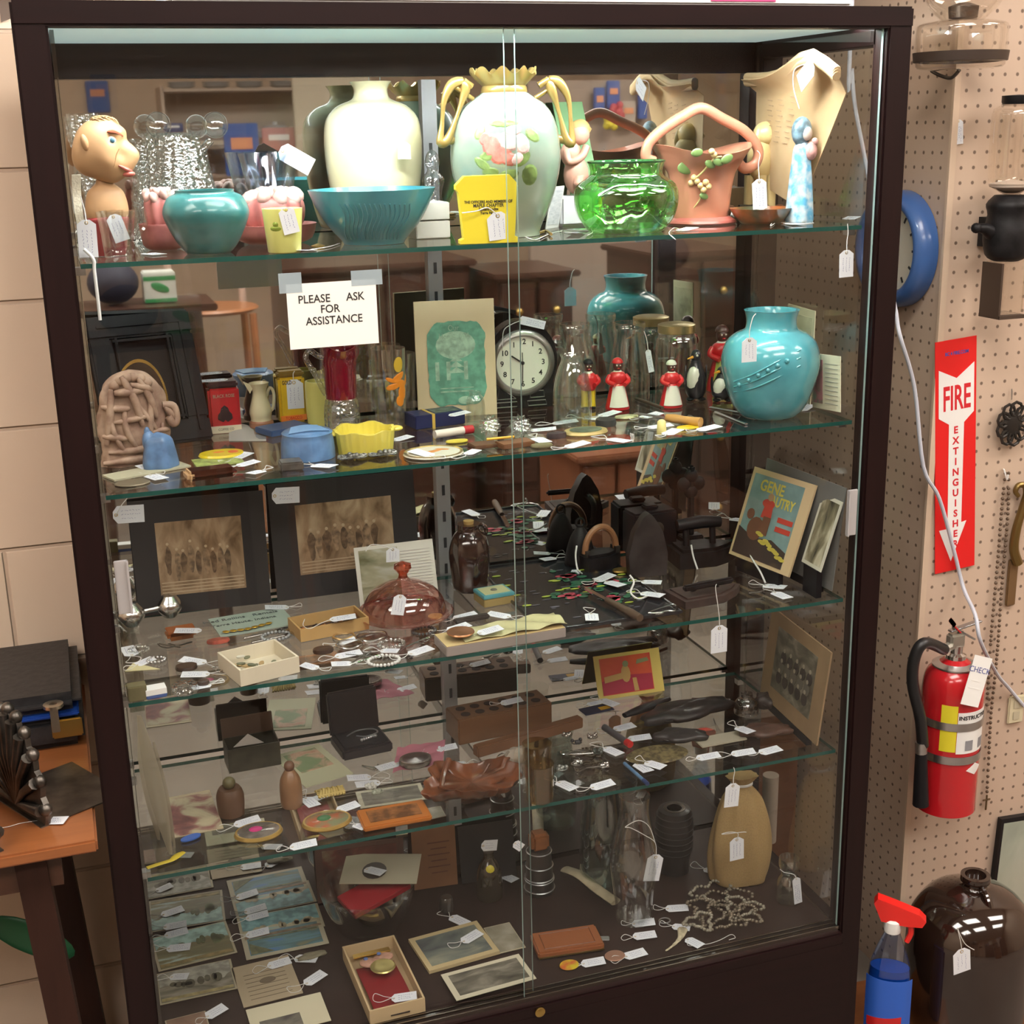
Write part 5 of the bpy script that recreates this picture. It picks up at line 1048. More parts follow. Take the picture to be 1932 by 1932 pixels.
# clear mugs left of booklet
for lab, px_, Y_, yt, r__, s_ in (('clear glass mug with orange print left of the green booklet', 738, .29, 656, 33, 1), ('clear glass tumbler behind the orange print mug', 762, .35, 665, 26, 0)):
    t, p, pr = pot('glass_mug' if s_ else 'glass_tumbler', lab, 'glass', px_, [(r__*.85, 786 if s_ else 770), (r__*.88, 782 if s_ else 766), (r__, yt)], G(refl=.14), 2, None, Y_, wall=.002, k=2)
    if s_:
        m = mpp(p); b = B()
        for x, y, w_, h_, rr in ((752, 712, 34, 14, .5), (758, 724, 30, 16, -.3), (742, 730, 30, 12, .2), (760, 740, 24, 30, .1), (756, 756, 20, 22, .3), (765, 716, 18, 20, 0), (738, 718, 24, 8, -.4)): patch(b, p, pr, x, y, w_, h_, .0008, rr)
        obj('orange_print', b, M((.85, .28, .02), .4, name='orange_enamel'), t, 0)
        b = B(); patch(b, p, pr, 752, 688, 22, 30); obj('yellow_print', b, M((.75, .5, .05), .4, name='yellow_enamel'), t, 0)
        obj('handle', B().tube(smoothpath([(-32*m, 0, .105), (-36*m, -.004, .10), (-35*m, -.004, .05), (-30*m, 0, .03)], 5), .003, 8), G(refl=.14), t)
# booklet
def exb(t, w, h, z1):
    g = M((.16, .42, .30), .6, nz=.25, nscale=60, name='green_ink'); g2 = M((.36, .56, .42), .6, nz=.3, nscale=80, name='pale_green_ink')
    b = B(); r_ = random.Random(3); out = []
    for i in range(60):
        a = 2*PI*i/60; x = w*.51+w*.36*max(-1, min(1, 1.25*math.cos(a)))*(1+.03*r_.uniform(-1, 1)); y = h*.46+h*.36*max(-1, min(1, 1.2*math.sin(a)))*(1+.02*r_.uniform(-1, 1)); out.append((x, y))
    b.prism(out, z1, z1+.0004); obj('green_print', b, g, t, 0)
    b = B(); b.prism(circ(w*.25, 20, w*.5, h*.62, h*.12), z1+.0004, z1+.0007)
    for k in range(5): b.prism([(w*.5-w*(.04+.02*k), h*(.58-.05*k)), (w*.5+w*(.04+.02*k), h*(.58-.05*k)), (w*.5, h*(.63-.05*k))], z1+.0005, z1+.0009)
    for x_ in (.26, .40, .62): b.box((w*x_, h*.40, z1+.0007), (w*.05, h*.16, .0003))
    b.box((w*.5, h*.22, z1+.0007), (w*.42, h*.012, .0003)).box((w*.5, h*.25, z1+.0007), (w*.42, h*.008, .0003)); b.prism(circ(w*.09, 20, w*.60, h*.14, h*.035), z1+.0005, z1+.0009); obj('pale_print', b, g2, t, 0)
    text('lettering', 'Our\nHomestead', h*.07, g2, t, (w*.48, h*.73, z1+.0008), sx=.8)
card('booklet', 'cream booklet with a green printed cover standing on the second shelf', 'booklet', (790, 790), (938, 781), (778, 570), 2, top=('Y', .33), border=M((.72, .60, .38), .6, name='aged_cream_paper'), th=.006, extra=exb)
# alarm clock
p = P(990, 772, 2); z_ = lambda y: zat(p.x, p.y, y)-p.z; m = mpp(p); p.y += .01
t = thing('alarm_clock', 'black alarm clock with a round cream dial and black numerals', 'clock', p, R(-4))
out = [(-66*m, 0.0006), (66*m, .0006), (60*m, z_(745)), (60*m, z_(720))]+[(math.cos(a)*68*m, z_(682)+math.sin(a)*78*m) for a in [R(-25+i*10) for i in range(24)]]+[(-60*m, z_(720)), (-62*m, z_(745))]
obj('body', B().prism(out, -.004, .028, mp=lambda v: (v[0], v[2], v[1])), M((.010, .010, .011), .25, coat=.5, name='black_bakelite'), t, 30)
dc = z_(684)
dz_ = Matrix.Translation((0, -.004, dc)) @ Matrix.Rotation(PI/2, 4, 'X')
b = B(); b.X = dz_; b.lathe([(50*m, 0), (52*m, .006), (60*m, .005), (63*m, 0)], 48, cap=False); obj('bezel', b, M((.30, .29, .27), .3, .8, name='dull_chrome'), t, 60)
b = B(); b.X = dz_; b.lathe([(0, 0), (52*m, 0), (52*m, .0012), (0, .0012)], 48); dl = obj('dial', b, M((.78, .80, .68), .5, name='cream_dial'), t)
for k in range(12):
    a = R(90-30*(k+1)); text('numeral', str(k+1), 14*m, BINK, dl, (math.cos(a)*40*m, -.0056, dc+math.sin(a)*40*m), (PI/2, 0, 0), bold=.0002)
for a, l_, w_ in ((R(146), 26, 2.4), (R(-92), 40, 1.4), (R(92), 20, 1.2)): obj('hand', B().tube([(0, -.0065, dc), (math.cos(a)*l_*m, -.0065, dc+math.sin(a)*l_*m)], w_*m*.6, 6), BINK, dl)
obj('boss', B().ell((0, -.0066, dc), (3.5*m, .001, 3.5*m), 10), BINK, dl)
b = B()
for q in ([(-50, 750), (-46, 722), (-30, 738), (-14, 750)], [(14, 750), (14, 738), (40, 738), (42, 750)], [(10, 765), (8, 756), (44, 756), (46, 765)], [(-54, 765), (-52, 756), (-12, 756), (-12, 765)]):
    pts = [Vector((x*m, -.0045, z_(y))) for x, y in q]; b.tube(pts, .0009, 5, closed=True)
obj('deco_lines', b, M((.4, .38, .36), .3, .8, name='dull_chrome'), t)
tagv((920, 590), (912, 632), ('Y', p.y-.012), 'hanging between the booklet and the clock', wide=.72, string=[(922, 582), (935, 590)])
tag_c = tagv((980, 603), (1028, 614), ('Y', p.y-.010), 'tied across the top of the alarm clock', wide=.3, string=[(965, 612), (950, 625), (948, 660)])
# bottles, jars
JG = G((.94, .97, .96), .10, .015)
def bottle(lab, px, py, Y, prof, name='milk_bottle', cat='bottle', s=2, lidc=None, grp='clear bottles and jars on the second shelf', mat=None):
    t, p, pr = pot(name, lab, cat, px, prof, mat or JG, s, py, Y, wall=.0022, k=3, n=36, group=grp)
    if lidc: r_, zt = pr[-1]; obj('lid', B().lathe([(r_+.0005, zt-.014), (r_+.0015, zt-.013), (r_+.0015, zt), (r_*.9, zt+.002), (0, zt+.002)], 36), lidc, t, 40)
    return t, p, pr
bottle('clear glass milk bottle with red print, before the alarm clock', 1080, 800, None, [(34, 800), (36, 795), (36, 740), (28, 700), (20, 680), (21, 672), (23, 668)])
bottle('clear wide-mouthed milk bottle right behind the alarm clock', 1085, None, .335, [(38, 790), (40, 780), (40, 690), (30, 650), (26, 630), (29, 618), (29, 610)])
bottle('clear glass milk bottle with a tag on its side, behind the two left dolls', 1187, None, .335, [(36, 788), (38, 780), (38, 700), (30, 650), (27, 628), (30, 618), (30, 608)])
GLID = M((.55, .45, .22), .3, .9, name='gold_lid')
bottle('glass jar with a gold screw lid at the back of the second shelf', 1275, None, .345, [(36, 785), (39, 778), (39, 650), (34, 632), (34, 612)], 'mason_jar', 'jar', lidc=GLID)
tagv((1222, 660), (1229, 702), ('Y', .29), 'hanging on the milk bottle between the dolls', wide=.26, string=[(1220, 640), (1215, 625)])
bottle('small clear salt shaker with a white cord, front of the booklet', 898, 800, None, [(16, 800), (18, 795), (17, 755), (11, 745), (12, 738)], 'salt_shaker', 'shaker')
# turquoise vases
t, p, pr = pot('turquoise_vase', 'large turquoise pottery vase at the right of the second shelf', 'vase', 1450, [(46, 795), (50, 792), (70, 760), (88, 710), (92, 675), (84, 645), (66, 628), (50, 620), (47, 604), (50, 590), (52, 584)], TURQ, 2, None, .112, wall=.005)
b = B()
for k in range(3): b.tube(smoothpath([surf(p, pr, x, y)[0]*1.002 for x, y in ((1385, 740-k*10), (1420, 733-k*13), (1460, 716-k*15), (1510, 690-k*15))], 5), .0016, 6)
for k in range(6): q, n_ = surf(p, pr, 1395+k*18, 726-k*9); b.ell(q, .004, 8)
obj('relief', b, TURQ, t, 80)
tagv((1414, 637), (1413, 683), ('Y', p.y-.083), 'hanging from the neck of the large turquoise vase', wide=.68, string=[(1414, 625), (1420, 600), (1426, 592)])
# dolls and penguins (salt and pepper shakers)
DKS = M((.07, .025, .018), .35, coat=.4, name='dark_brown_glaze'); RD = M((.60, .02, .025), .3, coat=.4, name='red_gloss'); WG = M((.74, .72, .62), .3, coat=.4, name='ivory_gloss')
def doll(lab, px, py, ytop, skirt, top_m, apron, hat, Y=None, wpx=22, legs=None, name='doll_shaker'):
    p = P(px, py, 2, Y); m = mpp(p); h = zat(p.x, p.y, ytop)-p.z; t = thing(name, lab, 'figurine', p, R(-8)); w = wpx*m
    if legs:
        for sx__ in (-.32, .32): obj('leg', B().lathe(interp([(w*.34, .004), (w*.30, h*.2), (w*.33, h*.45)], 3), 16, c=(w*sx__, 0, 0)), legs, t); obj('shoe', B().ell((w*sx__, -w*.12, .003), (w*.32, w*.45, .003), 12), BLACK, t)
        obj('coat', B().lathe(interp([(w*.62, h*.38), (w*.80, h*.52), (w*.72, h*.66), (w*.3, h*.74)], 3), 20, fy=.75), top_m, t, 80)
    else:
        obj('skirt', B().lathe(interp([(w*.98, .0006), (w*1.0, h*.06), (w*.72, h*.35), (w*.55, h*.50)], 3), 24, fy=.85), skirt, t, 80)
        obj('bodice', B().lathe(interp([(w*.55, h*.49), (w*.74, h*.60), (w*.60, h*.70), (w*.25, h*.74)], 3), 20, fy=.8), top_m, t, 80)
        obj('apron', B().grid(8, 5, lambda u, v: ((1.0-.42*v)*w*1.02*math.cos(R(215+110*u))*.98, (1.0-.40*v)*w*.88*math.sin(R(215+110*u))-.001, h*(.07+.40*v)), th=.001), apron, t, 80)
    for sx__ in (-1, 1): obj('arm', B().tube(smoothpath([(sx__*w*.62, 0, h*.66), (sx__*w*.88, -w*.2, h*.56), (sx__*w*.4, -w*.72, h*.50)], 4), [w*.20]*9, 8), top_m, t, 80)
    obj('collar', B().lathe([(w*.50, h*.70), (w*.30, h*.75), (w*.2, h*.76)], 16, fy=.8), WG, t, 80)
    hd = obj('head', B().ell((0, 0, h*.84), (w*.40, w*.40, h*.115), 18), DKS, t, 80)
    obj('eye', B().ell((-w*.14, -w*.37, h*.855), (w*.06, w*.03, w*.06), 8), WG, hd); obj('eye', B().ell((w*.14, -w*.37, h*.855), (w*.06, w*.03, w*.06), 8), WG, hd); obj('mouth', B().ell((0, -w*.38, h*.80), (w*.12, w*.03, w*.04), 8), RD, hd)
    obj('hat', B().ell((0, w*.04, h*.895), (w*.46, w*.46, h*.10), 18, half=True), hat, t, 80)
    return t
doll('small doll shaker in a red coat and yellow trousers', 1110, 772, 676, None, RD, None, BLACK, legs=M((.72, .52, .03), .3, coat=.4, name='yellow_gloss'))
doll('small doll shaker in a red dress with a full ivory apron', 1165, 772, 674, RD, RD, WG, RD, wpx=23)
doll('small doll shaker in a white headscarf and red dress', 1266, 768, 678, RD, RD, WG, WG, wpx=22)
doll('larger doll in a red dress standing behind the penguins', 1360, None, 612, RD, RD, M((.45, .5, .1), .4, name='olive_gloss'), DKS, Y=.33, wpx=28)
def penguin(lab, px, py, ytop, Y=None):
    p = P(px, py, 2, Y); m = mpp(p); h = zat(p.x, p.y, ytop)-p.z; w = 22*m; t = thing('penguin_figurine', lab, 'figurine', p, R(-20))
    obj('body', B().lathe(interp([(w*.6, .004), (w*.9, h*.2), (w*.86, h*.45), (w*.5, h*.70), (w*.42, h*.78)], 4), 24), M((.02, .02, .025), .3, coat=.4, name='black_gloss'), t, 80)
    obj('belly', B().ell((-w*.12, -w*.26, h*.36), (w*.72, w*.66, h*.34), 18), WG, t, 80)
    hd = obj('head', B().ell((0, 0, h*.86), (w*.46, w*.46, h*.13), 16), M((.02, .02, .025), .3, coat=.4, name='black_gloss'), t, 80)
    obj('beak', B().tube([(-w*.3, -w*.25, h*.85), (-w*.8, -w*.5, h*.82)], [w*.14, w*.03], 8), M((.75, .35, .03), .3, name='orange_gloss'), hd); obj('eye', B().ell((w*.05, -w*.44, h*.88), (w*.1, w*.04, w*.1), 8), WG, hd)
    for sx__ in (-1, 1): obj('foot', B().ell((sx__*w*.5, -w*.4, .003), (w*.35, w*.5, .003), 10), BLACK, t); obj('wing', B().ell((sx__*w*.88, 0, h*.48), (w*.12, w*.35, h*.22), 10), M((.02, .02, .025), .3, coat=.4, name='black_gloss'), t)
penguin('black and white penguin figurine standing left of the large turquoise vase', 1312, None, 658, .275)
penguin('black and white penguin figurine half hidden by the large turquoise vase', 1362, None, 690, .25)
# cards on the right
card('portrait_photo', 'small old portrait card behind the neck of the large turquoise vase', 'photo', (1478, 745), (1528, 765), (1476, 570), 2, bot=('X', 1.125), top=('X', 1.125), border=M((.62, .56, .38), .6, name='aged_card'), pic=PIC([(.2, .18, .12), (.5, .46, .3), (.62, .56, .38)], 26, 1, 1, 8), inset=(.08, .08, .3, .08))
card('recipe_card', 'cream recipe booklet page with a green and pink picture, right end of the second shelf', 'booklet', (1533, 768), (1585, 778), (1540, 667), 2, bot=('X', 1.108), top=('X', 1.108), border=M((.68, .64, .46), .6, name='ruled_paper'), pic=PIC([(.05, .2, .12), (.5, .2, .22), (.3, .35, .25)], 30, 1, 1, 9), inset=(.04, .62, .1, .1), extra=lambda t, w, h, z1: obj('ruled_lines', (lambda b: [b.box((w*.7, h*(.12+.08*k), z1), (w*.46, .0007, .0003)) for k in range(10)] and b)(B()), M((.3, .3, .28), .6, name='grey_ink'), t, 0))
tag((1512, 776), (1535, 766), 2, 'lying right of the large turquoise vase foot', string=False, lift=.0)
# front row small things, shelf 2
def disc(name, lab, cat, px, py, rpx, h, mat, s, ry=None, lift=0, extra=None, rz=0, group=None):
    p = onZ(px, py, SZ[s]+lift+.0006); m = mpp(p); t = thing(name, lab, cat, p, rz, group); r_ = rpx*m
    obj('body', B().lathe([(0, 0), (r_*.94, 0), (r_, h*.4), (r_*.94, h), (0, h*1.05)], 32, fy=ry or 1), mat, t)
    if extra: extra(t, r_, h)
    return t
disc('badge', 'round yellow pin-back badge with red rim on the left of the second shelf', 'badge', 418, 860, 43, .005, M((.75, .58, .02), .3, coat=.5, name='yellow_enamel'), 2, ry=.75, extra=lambda t, r, h: obj('red_print', B().ell((r*.5, 0, h*.9), (r*.3, r*.35, .001), 14).ell((-r*.1, r*.1, h*.95), (r*.3, r*.12, .001), 12), M((.7, .12, .03), .4, name='red_print'), t))
disc('coin_medal', 'flat dull bronze medal at the left front of the second shelf', 'medal', 250, 912, 33, .002, M((.22, .18, .12), .5, .4, name='dull_bronze'), 2, ry=.8)
t, w_, d_, h_ = bx('card_sleeve', 'greenish cream card lying flat under the blue pottery figure', 'card', (192, 912), (338, 884), .04, h=.003, mat=M((.42, .40, .28), .6, name='aged_card'), s=2, bev=0)
bx('flat_card', 'lime and brown flat card under the yellow badge', 'card', (372, 884), (462, 874), .05, h=.002, mat=M((.35, .42, .12), .5, nz=.5, nscale=60, name='lime_card'), s=2, bev=0)
bx('eyeglass_case', 'glossy dark brown eyeglass case at the front of the second shelf', 'case', (357, 912), (450, 900), .035, h=.014, mat=M((.045, .014, .008), .15, coat=.8, name='brown_lacquer'), s=2, bev=.006, extra=lambda t, w, d, h: obj('tan_end', B().box((.004, d/2, h/2), (.010, d*.98, h*.98), bev=.004), M((.5, .32, .16), .5, name='tan_leather'), t))
t, p, pr = pot('blue_lidded_box', 'blue pottery lidded box at the front of the second shelf', 'box', 582, [(48, 868), (51, 864), (50, 835), (47, 820), (44, 812), (.5, 810)], M((.10, .21, .40), .35, coat=.5, nz=.2, nscale=50, bump=.4, name='blue_pottery'), 2, 862, wall=0, k=2)
b = B(); m = mpp(p)
for k in range(7): b.tube(smoothpath([(-38*m+k*2*m, (-24+8*k)*m, pr[-1][1]-.0003), (0, (-22+8*k)*m, pr[-1][1]+.0014), (38*m-k*2*m, (-24+8*k)*m, pr[-1][1]-.0003)], 4), .0014, 5)
obj('lid_relief', b, M((.14, .27, .46), .35, coat=.5, name='blue_pottery'), t)
YD_ = M((.70, .60, .10), .35, coat=.5, name='yellow_pottery')
t, p, pr = pot('yellow_ribbed_dish', 'yellow ribbed two-handled pottery dish, second shelf front', 'dish', 688, [(50, 857), (53, 852), (58, 808)], YD_, 2, 850, wall=.004, k=2, n=96, mod=lambda r, z, a: (r*(1+.018*math.cos(26*a)), z+(.002*math.cos(6*a) if z > .03 else 0)))
m = mpp(p)
for sg, dx in ((-1, -62), (1, 62)): obj('handle', B().ell((dx*m, 0, pr[-1][1]-.004), (14*m, .012, .004), 14), YD_, t, 80)
t, w_, d_, h_ = bx('pewter_box', 'small dull grey pewter box at the shelf front, left of centre', 'box', (530, 892), (574, 888), .03, h=.013, mat=M((.10, .095, .085), .4, .4, nz=.3, nscale=60, name='pewter'), s=2, bev=.002)
FIL = M((.16, .155, .14), .4, .7, nz=.5, nscale=90, name='pewter_filigree')
for px_, py_, lab in ((665, 866, 'left grey filigree pewter frog-shaped buckle before the yellow dish'), (722, 860, 'right grey filigree pewter buckle before the yellow dish')):
    p = onZ(px_, py_, SZ[2]+.0006); t = thing('filigree_buckle', lab, 'buckle', p, .2, 'filigree buckles'); b = B(); r_ = random.Random(px_)
    for k in range(12):
        a = 2*PI*k/12; c_ = Vector((math.cos(a)*.016, math.sin(a)*.011, .004)); b.tube([c_+Vector((math.cos(q*PI/4)*.006, math.sin(q*PI/4)*.005, .001*math.sin(q+k))) for q in range(8)], .0013, 5, closed=True)
    for k in range(5): b.ell((r_.uniform(-.010, .010), r_.uniform(-.006, .006), .005), .0045, 8)
    obj('filigree', b, FIL, t)
def expl(t, r, h):
    obj('rim_band', B().lathe([(r*.86, h*.6), (r*.98, h*1.1), (r*.96, h*1.25), (r*.84, h*.9)], 36, cap=False, fy=.85), M((.06, .05, .03), .3, nz=.8, nscale=60, c2=(.5, .36, .1), name='gilt_black_band'), t)
    obj('bird_motif', B().ell((-r*.05, 0, h*1.08), (r*.4, r*.12, .0008), 12, rot=(0, 0, .4)).ell((r*.35, r*.2, h*1.08), (r*.25, r*.08, .0008), 12, rot=(0, 0, -.5)), M((.5, .2, .05), .4, name='orange_enamel'), t)
disc('china_plate', 'small china plate with a gilt black rim and bird motif', 'plate', 818, 857, 58, .004, M((.66, .62, .50), .25, coat=.5, name='ivory_china'), 2, ry=.85, extra=expl)
def exn(t, w, d, h): obj('gold_band', B().box((w*.36, d/2, h/2), (.005, d+.001, h+.001)), M((.6, .4, .08), .4, name='gold_band'), t, 0); obj('label_panel', B().box((w*.68, d*.5, h+.0004), (w*.5, d*.7, .0006)), M((.12, .14, .12), .5, nz=.5, nscale=90, name='dull_print'), t, 0)
bx('navy_gift_box', 'navy blue box with a gold band, under the booklet', 'box', (785, 812), (878, 800), .045, h=.022, mat=M((.012, .018, .075), .4, name='navy_paper'), s=2, extra=exn)
tag((848, 785), (884, 780), 2, 'lying on the navy blue box', lift=.024, string=False)
bx('blue_booklet', 'flat blue booklet behind the blue pottery box', 'booklet', (513, 826), (588, 812), .05, h=.010, mat=M((.025, .07, .18), .4, name='blue_cover'), s=2)
def flatrod(name, lab, cat, a, b_, s, r_, mat, lift=0, n=12, rs=None, parts=None, flat=1, z=None):
    zz = (SZ[s] if z is None else z)+lift+(max(rs) if rs else r_)*flat+.0008; A = onZ(a[0], a[1], zz); E = onZ(b_[0], b_[1], zz); d = E-A; L = d.length; t = thing(name, lab, cat, A, math.atan2(d.y, d.x))
    k = len(rs) if rs else 2
    obj('shaft', B().tube([(L*i/(k-1), 0, 0) for i in range(k)], rs or [r_]*2, n, flat=flat), mat, t, 50)
    if parts: parts(t, L, r_)
    return t
flatrod('lipstick_case', 'white and red cylindrical lip balm case, second shelf centre', 'case', (820, 820), (874, 812), 2, .0065, M((.68, .62, .54), .35, name='ivory_plastic'), parts=lambda t, L, r: obj('cap', B().tube([(L, 0, 0), (L+.016, 0, 0)], .0068, 14), M((.45, .02, .03), .35, name='red_cap'), t))
flatrod('table_knife', 'orange-brown turned handle of a knife, second shelf right of centre', 'knife', (1258, 788), (1322, 797), 2, .007, M((.48, .25, .07), .35, coat=.4, name='amber_handle'), rs=[.006, .0075, .0065, .007, .008], parts=lambda t, L, r: obj('blade', B().box((-.03, 0, 0), (.06, .010, .0012)), STEEL, t, 0))
for i, (a, b_, lab) in enumerate((((1340, 768), (1420, 782), 'long narrow steel knife before the penguins'), ((1350, 777), (1408, 800), 'steel nail file with flat handle left of the turquoise vase foot'), ((1200, 752), (1250, 770), 'dark wooden pen handle lying between the dolls'))):
    flatrod('letter_opener', lab, 'letter opener', a, b_, 2, .003, STEEL if i < 2 else M((.06, .035, .02), .5, name='dark_wood'), flat=.4 if i < 2 else 1, lift=.0)
CRB = G((.9, .92, .92), .25, .05, bump=1.2, name='cut_crystal')
for px_, lab in ((928, 'left crystal stopper shaped like a flower, before the clock'), (985, 'right crystal stopper shaped like a flower, before the clock')):
    p = P(px_, 824, 2); m = mpp(p); t = thing('crystal_stopper', lab, 'stopper', p, 0, 'crystal stoppers'); t.rotation_euler = (R(-25), 0, 0)
    b = B(); b.X = Matrix.Translation((0, 0, 21*m)) @ Matrix.Rotation(PI/2, 4, 'X'); b.lathe([(0, -.006), (14*m, -.007), (21*m, 0), (14*m, .007), (0, .006)], 48, mod=lambda r, z, a: (r*(1+.12*math.cos(12*a)), z)); obj('flower', b, CRB, t, 30)
def excc(t, r, h): obj('dark_centre', B().lathe([(0, h), (r*.72, h), (r*.72, h+.001), (0, h+.001)], 32, fy=.7), M((.09, .12, .08), .4, nz=.5, nscale=70, name='dark_enamel'), t)
disc('compact', 'oval gold powder compact with a dark green centre', 'compact', 1105, 818, 44, .006, M((.50, .38, .16), .4, .4, name='pale_gold'), 2, ry=.7, extra=excc)
bx('leather_wallet', 'small brown leather purse at the shelf front left of centre', 'purse', (896, 850), (945, 844), .03, h=.006, mat=M((.10, .045, .02), .5, name='brown_leather'), s=2, group='brown purses')
bx('leather_wallet', 'tan brown leather purse right of the small one at the shelf front', 'purse', (950, 850), (1010, 842), .03, h=.008, mat=M((.16, .07, .03), .5, name='tan_leather'), s=2, group='brown purses')
flatrod('pencil', 'short yellow-orange pencil lying on the brown purses', 'pencil', (918, 829), (970, 824), 2, .002, M((.65, .38, .04), .4, name='pencil_yellow'), lift=.010)
disc('brooch', 'small yellow enamel brooch left of the brown purses', 'brooch', 862, 834, 22, .003, M((.6, .5, .05), .4, name='yellow_enamel'), 2, ry=.5)
disc('brooch', 'small olive oval brooch at the shelf front right of the purses', 'brooch', 1022, 843, 22, .004, M((.16, .14, .07), .4, name='olive_enamel'), 2, ry=.6)
disc('brooch', 'pale green and orange oval brooch behind the gold compact', 'brooch', 1182, 788, 24, .003, M((.5, .5, .28), .4, nz=.5, nscale=40, name='pale_green_enamel'), 2, ry=.6)
disc('stone_ashtray', 'small rough dark stone dish behind the gold compact', 'dish', 1143, 802, 20, .010, M((.03, .03, .028), .6, bump=.6, name='dark_stone'), 2)
disc('tassel_purse', 'small dark tassel purse left of the gold compact', 'purse', 1050, 826, 20, .008, M((.05, .03, .03), .6, nz=.5, nscale=60, name='dark_cloth'), 2, ry=.6)
disc('badge', 'small oval yellow badge at the right front of the second shelf', 'badge', 1298, 808, 24, .003, M((.72, .50, .02), .3, coat=.4, name='yellow_enamel'), 2, ry=.55)
t, p, pr = pot('perfume_sample', 'tiny yellow perfume bottle standing at the shelf edge', 'bottle', 1248, [(9, 822), (9.5, 818), (8, 795), (4, 792)], M((.66, .58, .22), .4, name='yellow_plastic'), 2, 820, wall=0, k=1)
o = obj('tissue_paper', B().grid(6, 4, lambda u, v: tuple(onZ(432+70*u, 832-26*v, SZ[2]+.001)+Vector((0, 0, .006*math.sin(u*5)*v))), th=.0004), M((.40, .38, .34), .6, name='grey_tissue'), smooth=60); tagit(o, 'crumpled grey tissue lying before the red tin', 'tissue')
for a in (((498, 888), (472, 897), 'lying left of the pewter box on the second shelf'), ((590, 878), (630, 884), 'lying right of the pewter box on the second shelf'), ((438, 868), (470, 858), 'lying right of the yellow badge'), ((448, 880), (486, 872), 'lying on the lime card right of the yellow badge'),
          ((270, 892), (318, 912), 'lying before the blue pottery figure'), ((300, 892), (262, 880), 'lying at the left front behind the bronze medal'), ((835, 872), (782, 862), 'lying on the small china plate'), ((742, 832), (775, 825), 'lying right of the yellow ribbed dish'),
          ((1010, 826), (1030, 836), 'lying below the crystal stoppers'), ((1068, 845), (1108, 838), 'lying below the gold compact at the shelf edge'), ((1150, 830), (1190, 838), 'lying right of the gold compact at the shelf edge'), ((1128, 787), (1170, 778), 'lying before the doll in red and yellow'),
          ((1205, 790), (1250, 782), 'lying before the doll with the white headscarf'), ((1220, 808), (1270, 804), 'lying beside the tiny yellow perfume bottle, on its left'), ((1258, 822), (1282, 812), 'lying under the tiny yellow perfume bottle'), ((1315, 813), (1358, 806), 'lying right of the oval yellow badge'),
          ((1040, 800), (1092, 797), 'lying under the milk bottle before the clock'), ((1000, 813), (1050, 812), 'lying left of the dark tassel purse'), ((880, 858), (900, 850), 'lying at the left end of the brown purses'), ((1100, 790), (1130, 792), 'lying between the milk bottle and the compact'), ((650, 748), (620, 805), 'leaning across the foot of the ruby creamer')):
    tag(a[0], a[1], 2, a[2], lift=.004 if 'plate' in a[2] or 'lime' in a[2] or 'under' in a[2] else .0)
# ================================================================== SHELF 3
DY = D-.006
def mat_photo(lab, BL, BR, TL, ins, seed, s=3):
    sep = PIC([(.13, .075, .035), (.30, .20, .12), (.46, .34, .22)], 30, 1.3, .7, seed)
    def ex(t, w, h, z1):
        r_ = random.Random(seed); b = B()
        l, r, bt, tp = ins; x0, x1, y0, y1 = w*l, w*(1-r), h*bt, h*(1-tp)
        for k in range(9):
            x = x0+(x1-x0)*(.12+.085*k+.02*r_.random()); hh = (y1-y0)*r_.uniform(.28, .42); yb = y0+(y1-y0)*r_.uniform(.22, .34)
            b.mat(k % 2).prism([(x+(x1-x0)*.040*r_.uniform(.7, 1.2)*math.cos(a)*(1+.2*math.sin(3*a)), yb+hh*.4+hh*.5*math.sin(a)) for a in [PI*i/7 for i in range(14)]], z1, z1+.0004); b.mat(2).prism(circ((x1-x0)*.017, 10, x, yb+hh*.98), z1, z1+.0005)
        for k in range(4): b.mat(2).box(((x0+x1)/2, y0+(y1-y0)*(.04+.045*k), z1), ((x1-x0)*.96, (y1-y0)*.012, .0003))
        obj('figures', b, [M((.15, .095, .055), .5, nz=.5, nscale=90, name='sepia_dark'), M((.27, .18, .11), .5, nz=.5, nscale=90, name='sepia_mid'), M((.48, .37, .25), .5, name='sepia_light')], t, 0)
    return card('mounted_photo', lab, 'photo', BL, BR, TL, s, top=('Y', DY), border=M((.022, .020, .021), .75, name='charcoal_mount'), pic=sep, inset=ins, th=.003, extra=ex, picname='photo_print', group='charcoal mounted photos')
mat_photo('sepia group photo in a charcoal mount, left one on the third shelf', (262, 1164), (512, 1137), (212, 950), (.18, .18, .16, .2), 1)
mat_photo('sepia group photo in a charcoal mount, right one on the third shelf', (524, 1135), (795, 1100), (509, 914), (.17, .17, .2, .2), 2)
tagv((213, 972), (272, 968), ('Y', .30), 'stuck at the upper left of the left charcoal mounted photo', wide=.60, string=[(228, 955), (240, 940)])
tagv((513, 936), (565, 933), ('Y', .34), 'stuck at the upper left of the right charcoal mounted photo', wide=.60)
def excal(t, w, h, z1):
    b = B()
    for k in range(16): b.box((w*.76, h*(.10+.05*k), z1), (w*.38, .0006, .0003))
    obj('ruled_lines', b, M((.35, .34, .32), .6, name='grey_ink'), t, 0)
card('photo_calendar', 'white framed card with a landscape photo left and ruled lines right, third shelf', 'calendar', (680, 1146), (828, 1126), (668, 1034), 3, top=('Y', .31), border=M((.60, .58, .52), .5, name='white_card'), pic=PIC([(.10, .10, .04), (.32, .30, .20), (.55, .55, .52)], 22, .5, 1.5, 4), inset=(.05, .46, .06, .06), extra=excal)
tagv((741, 1033), (741, 1060), ('Y', .275), 'hanging on the white framed card on the third shelf', wide=.9, string=[(725, 1030), (700, 1028), (690, 1040)])
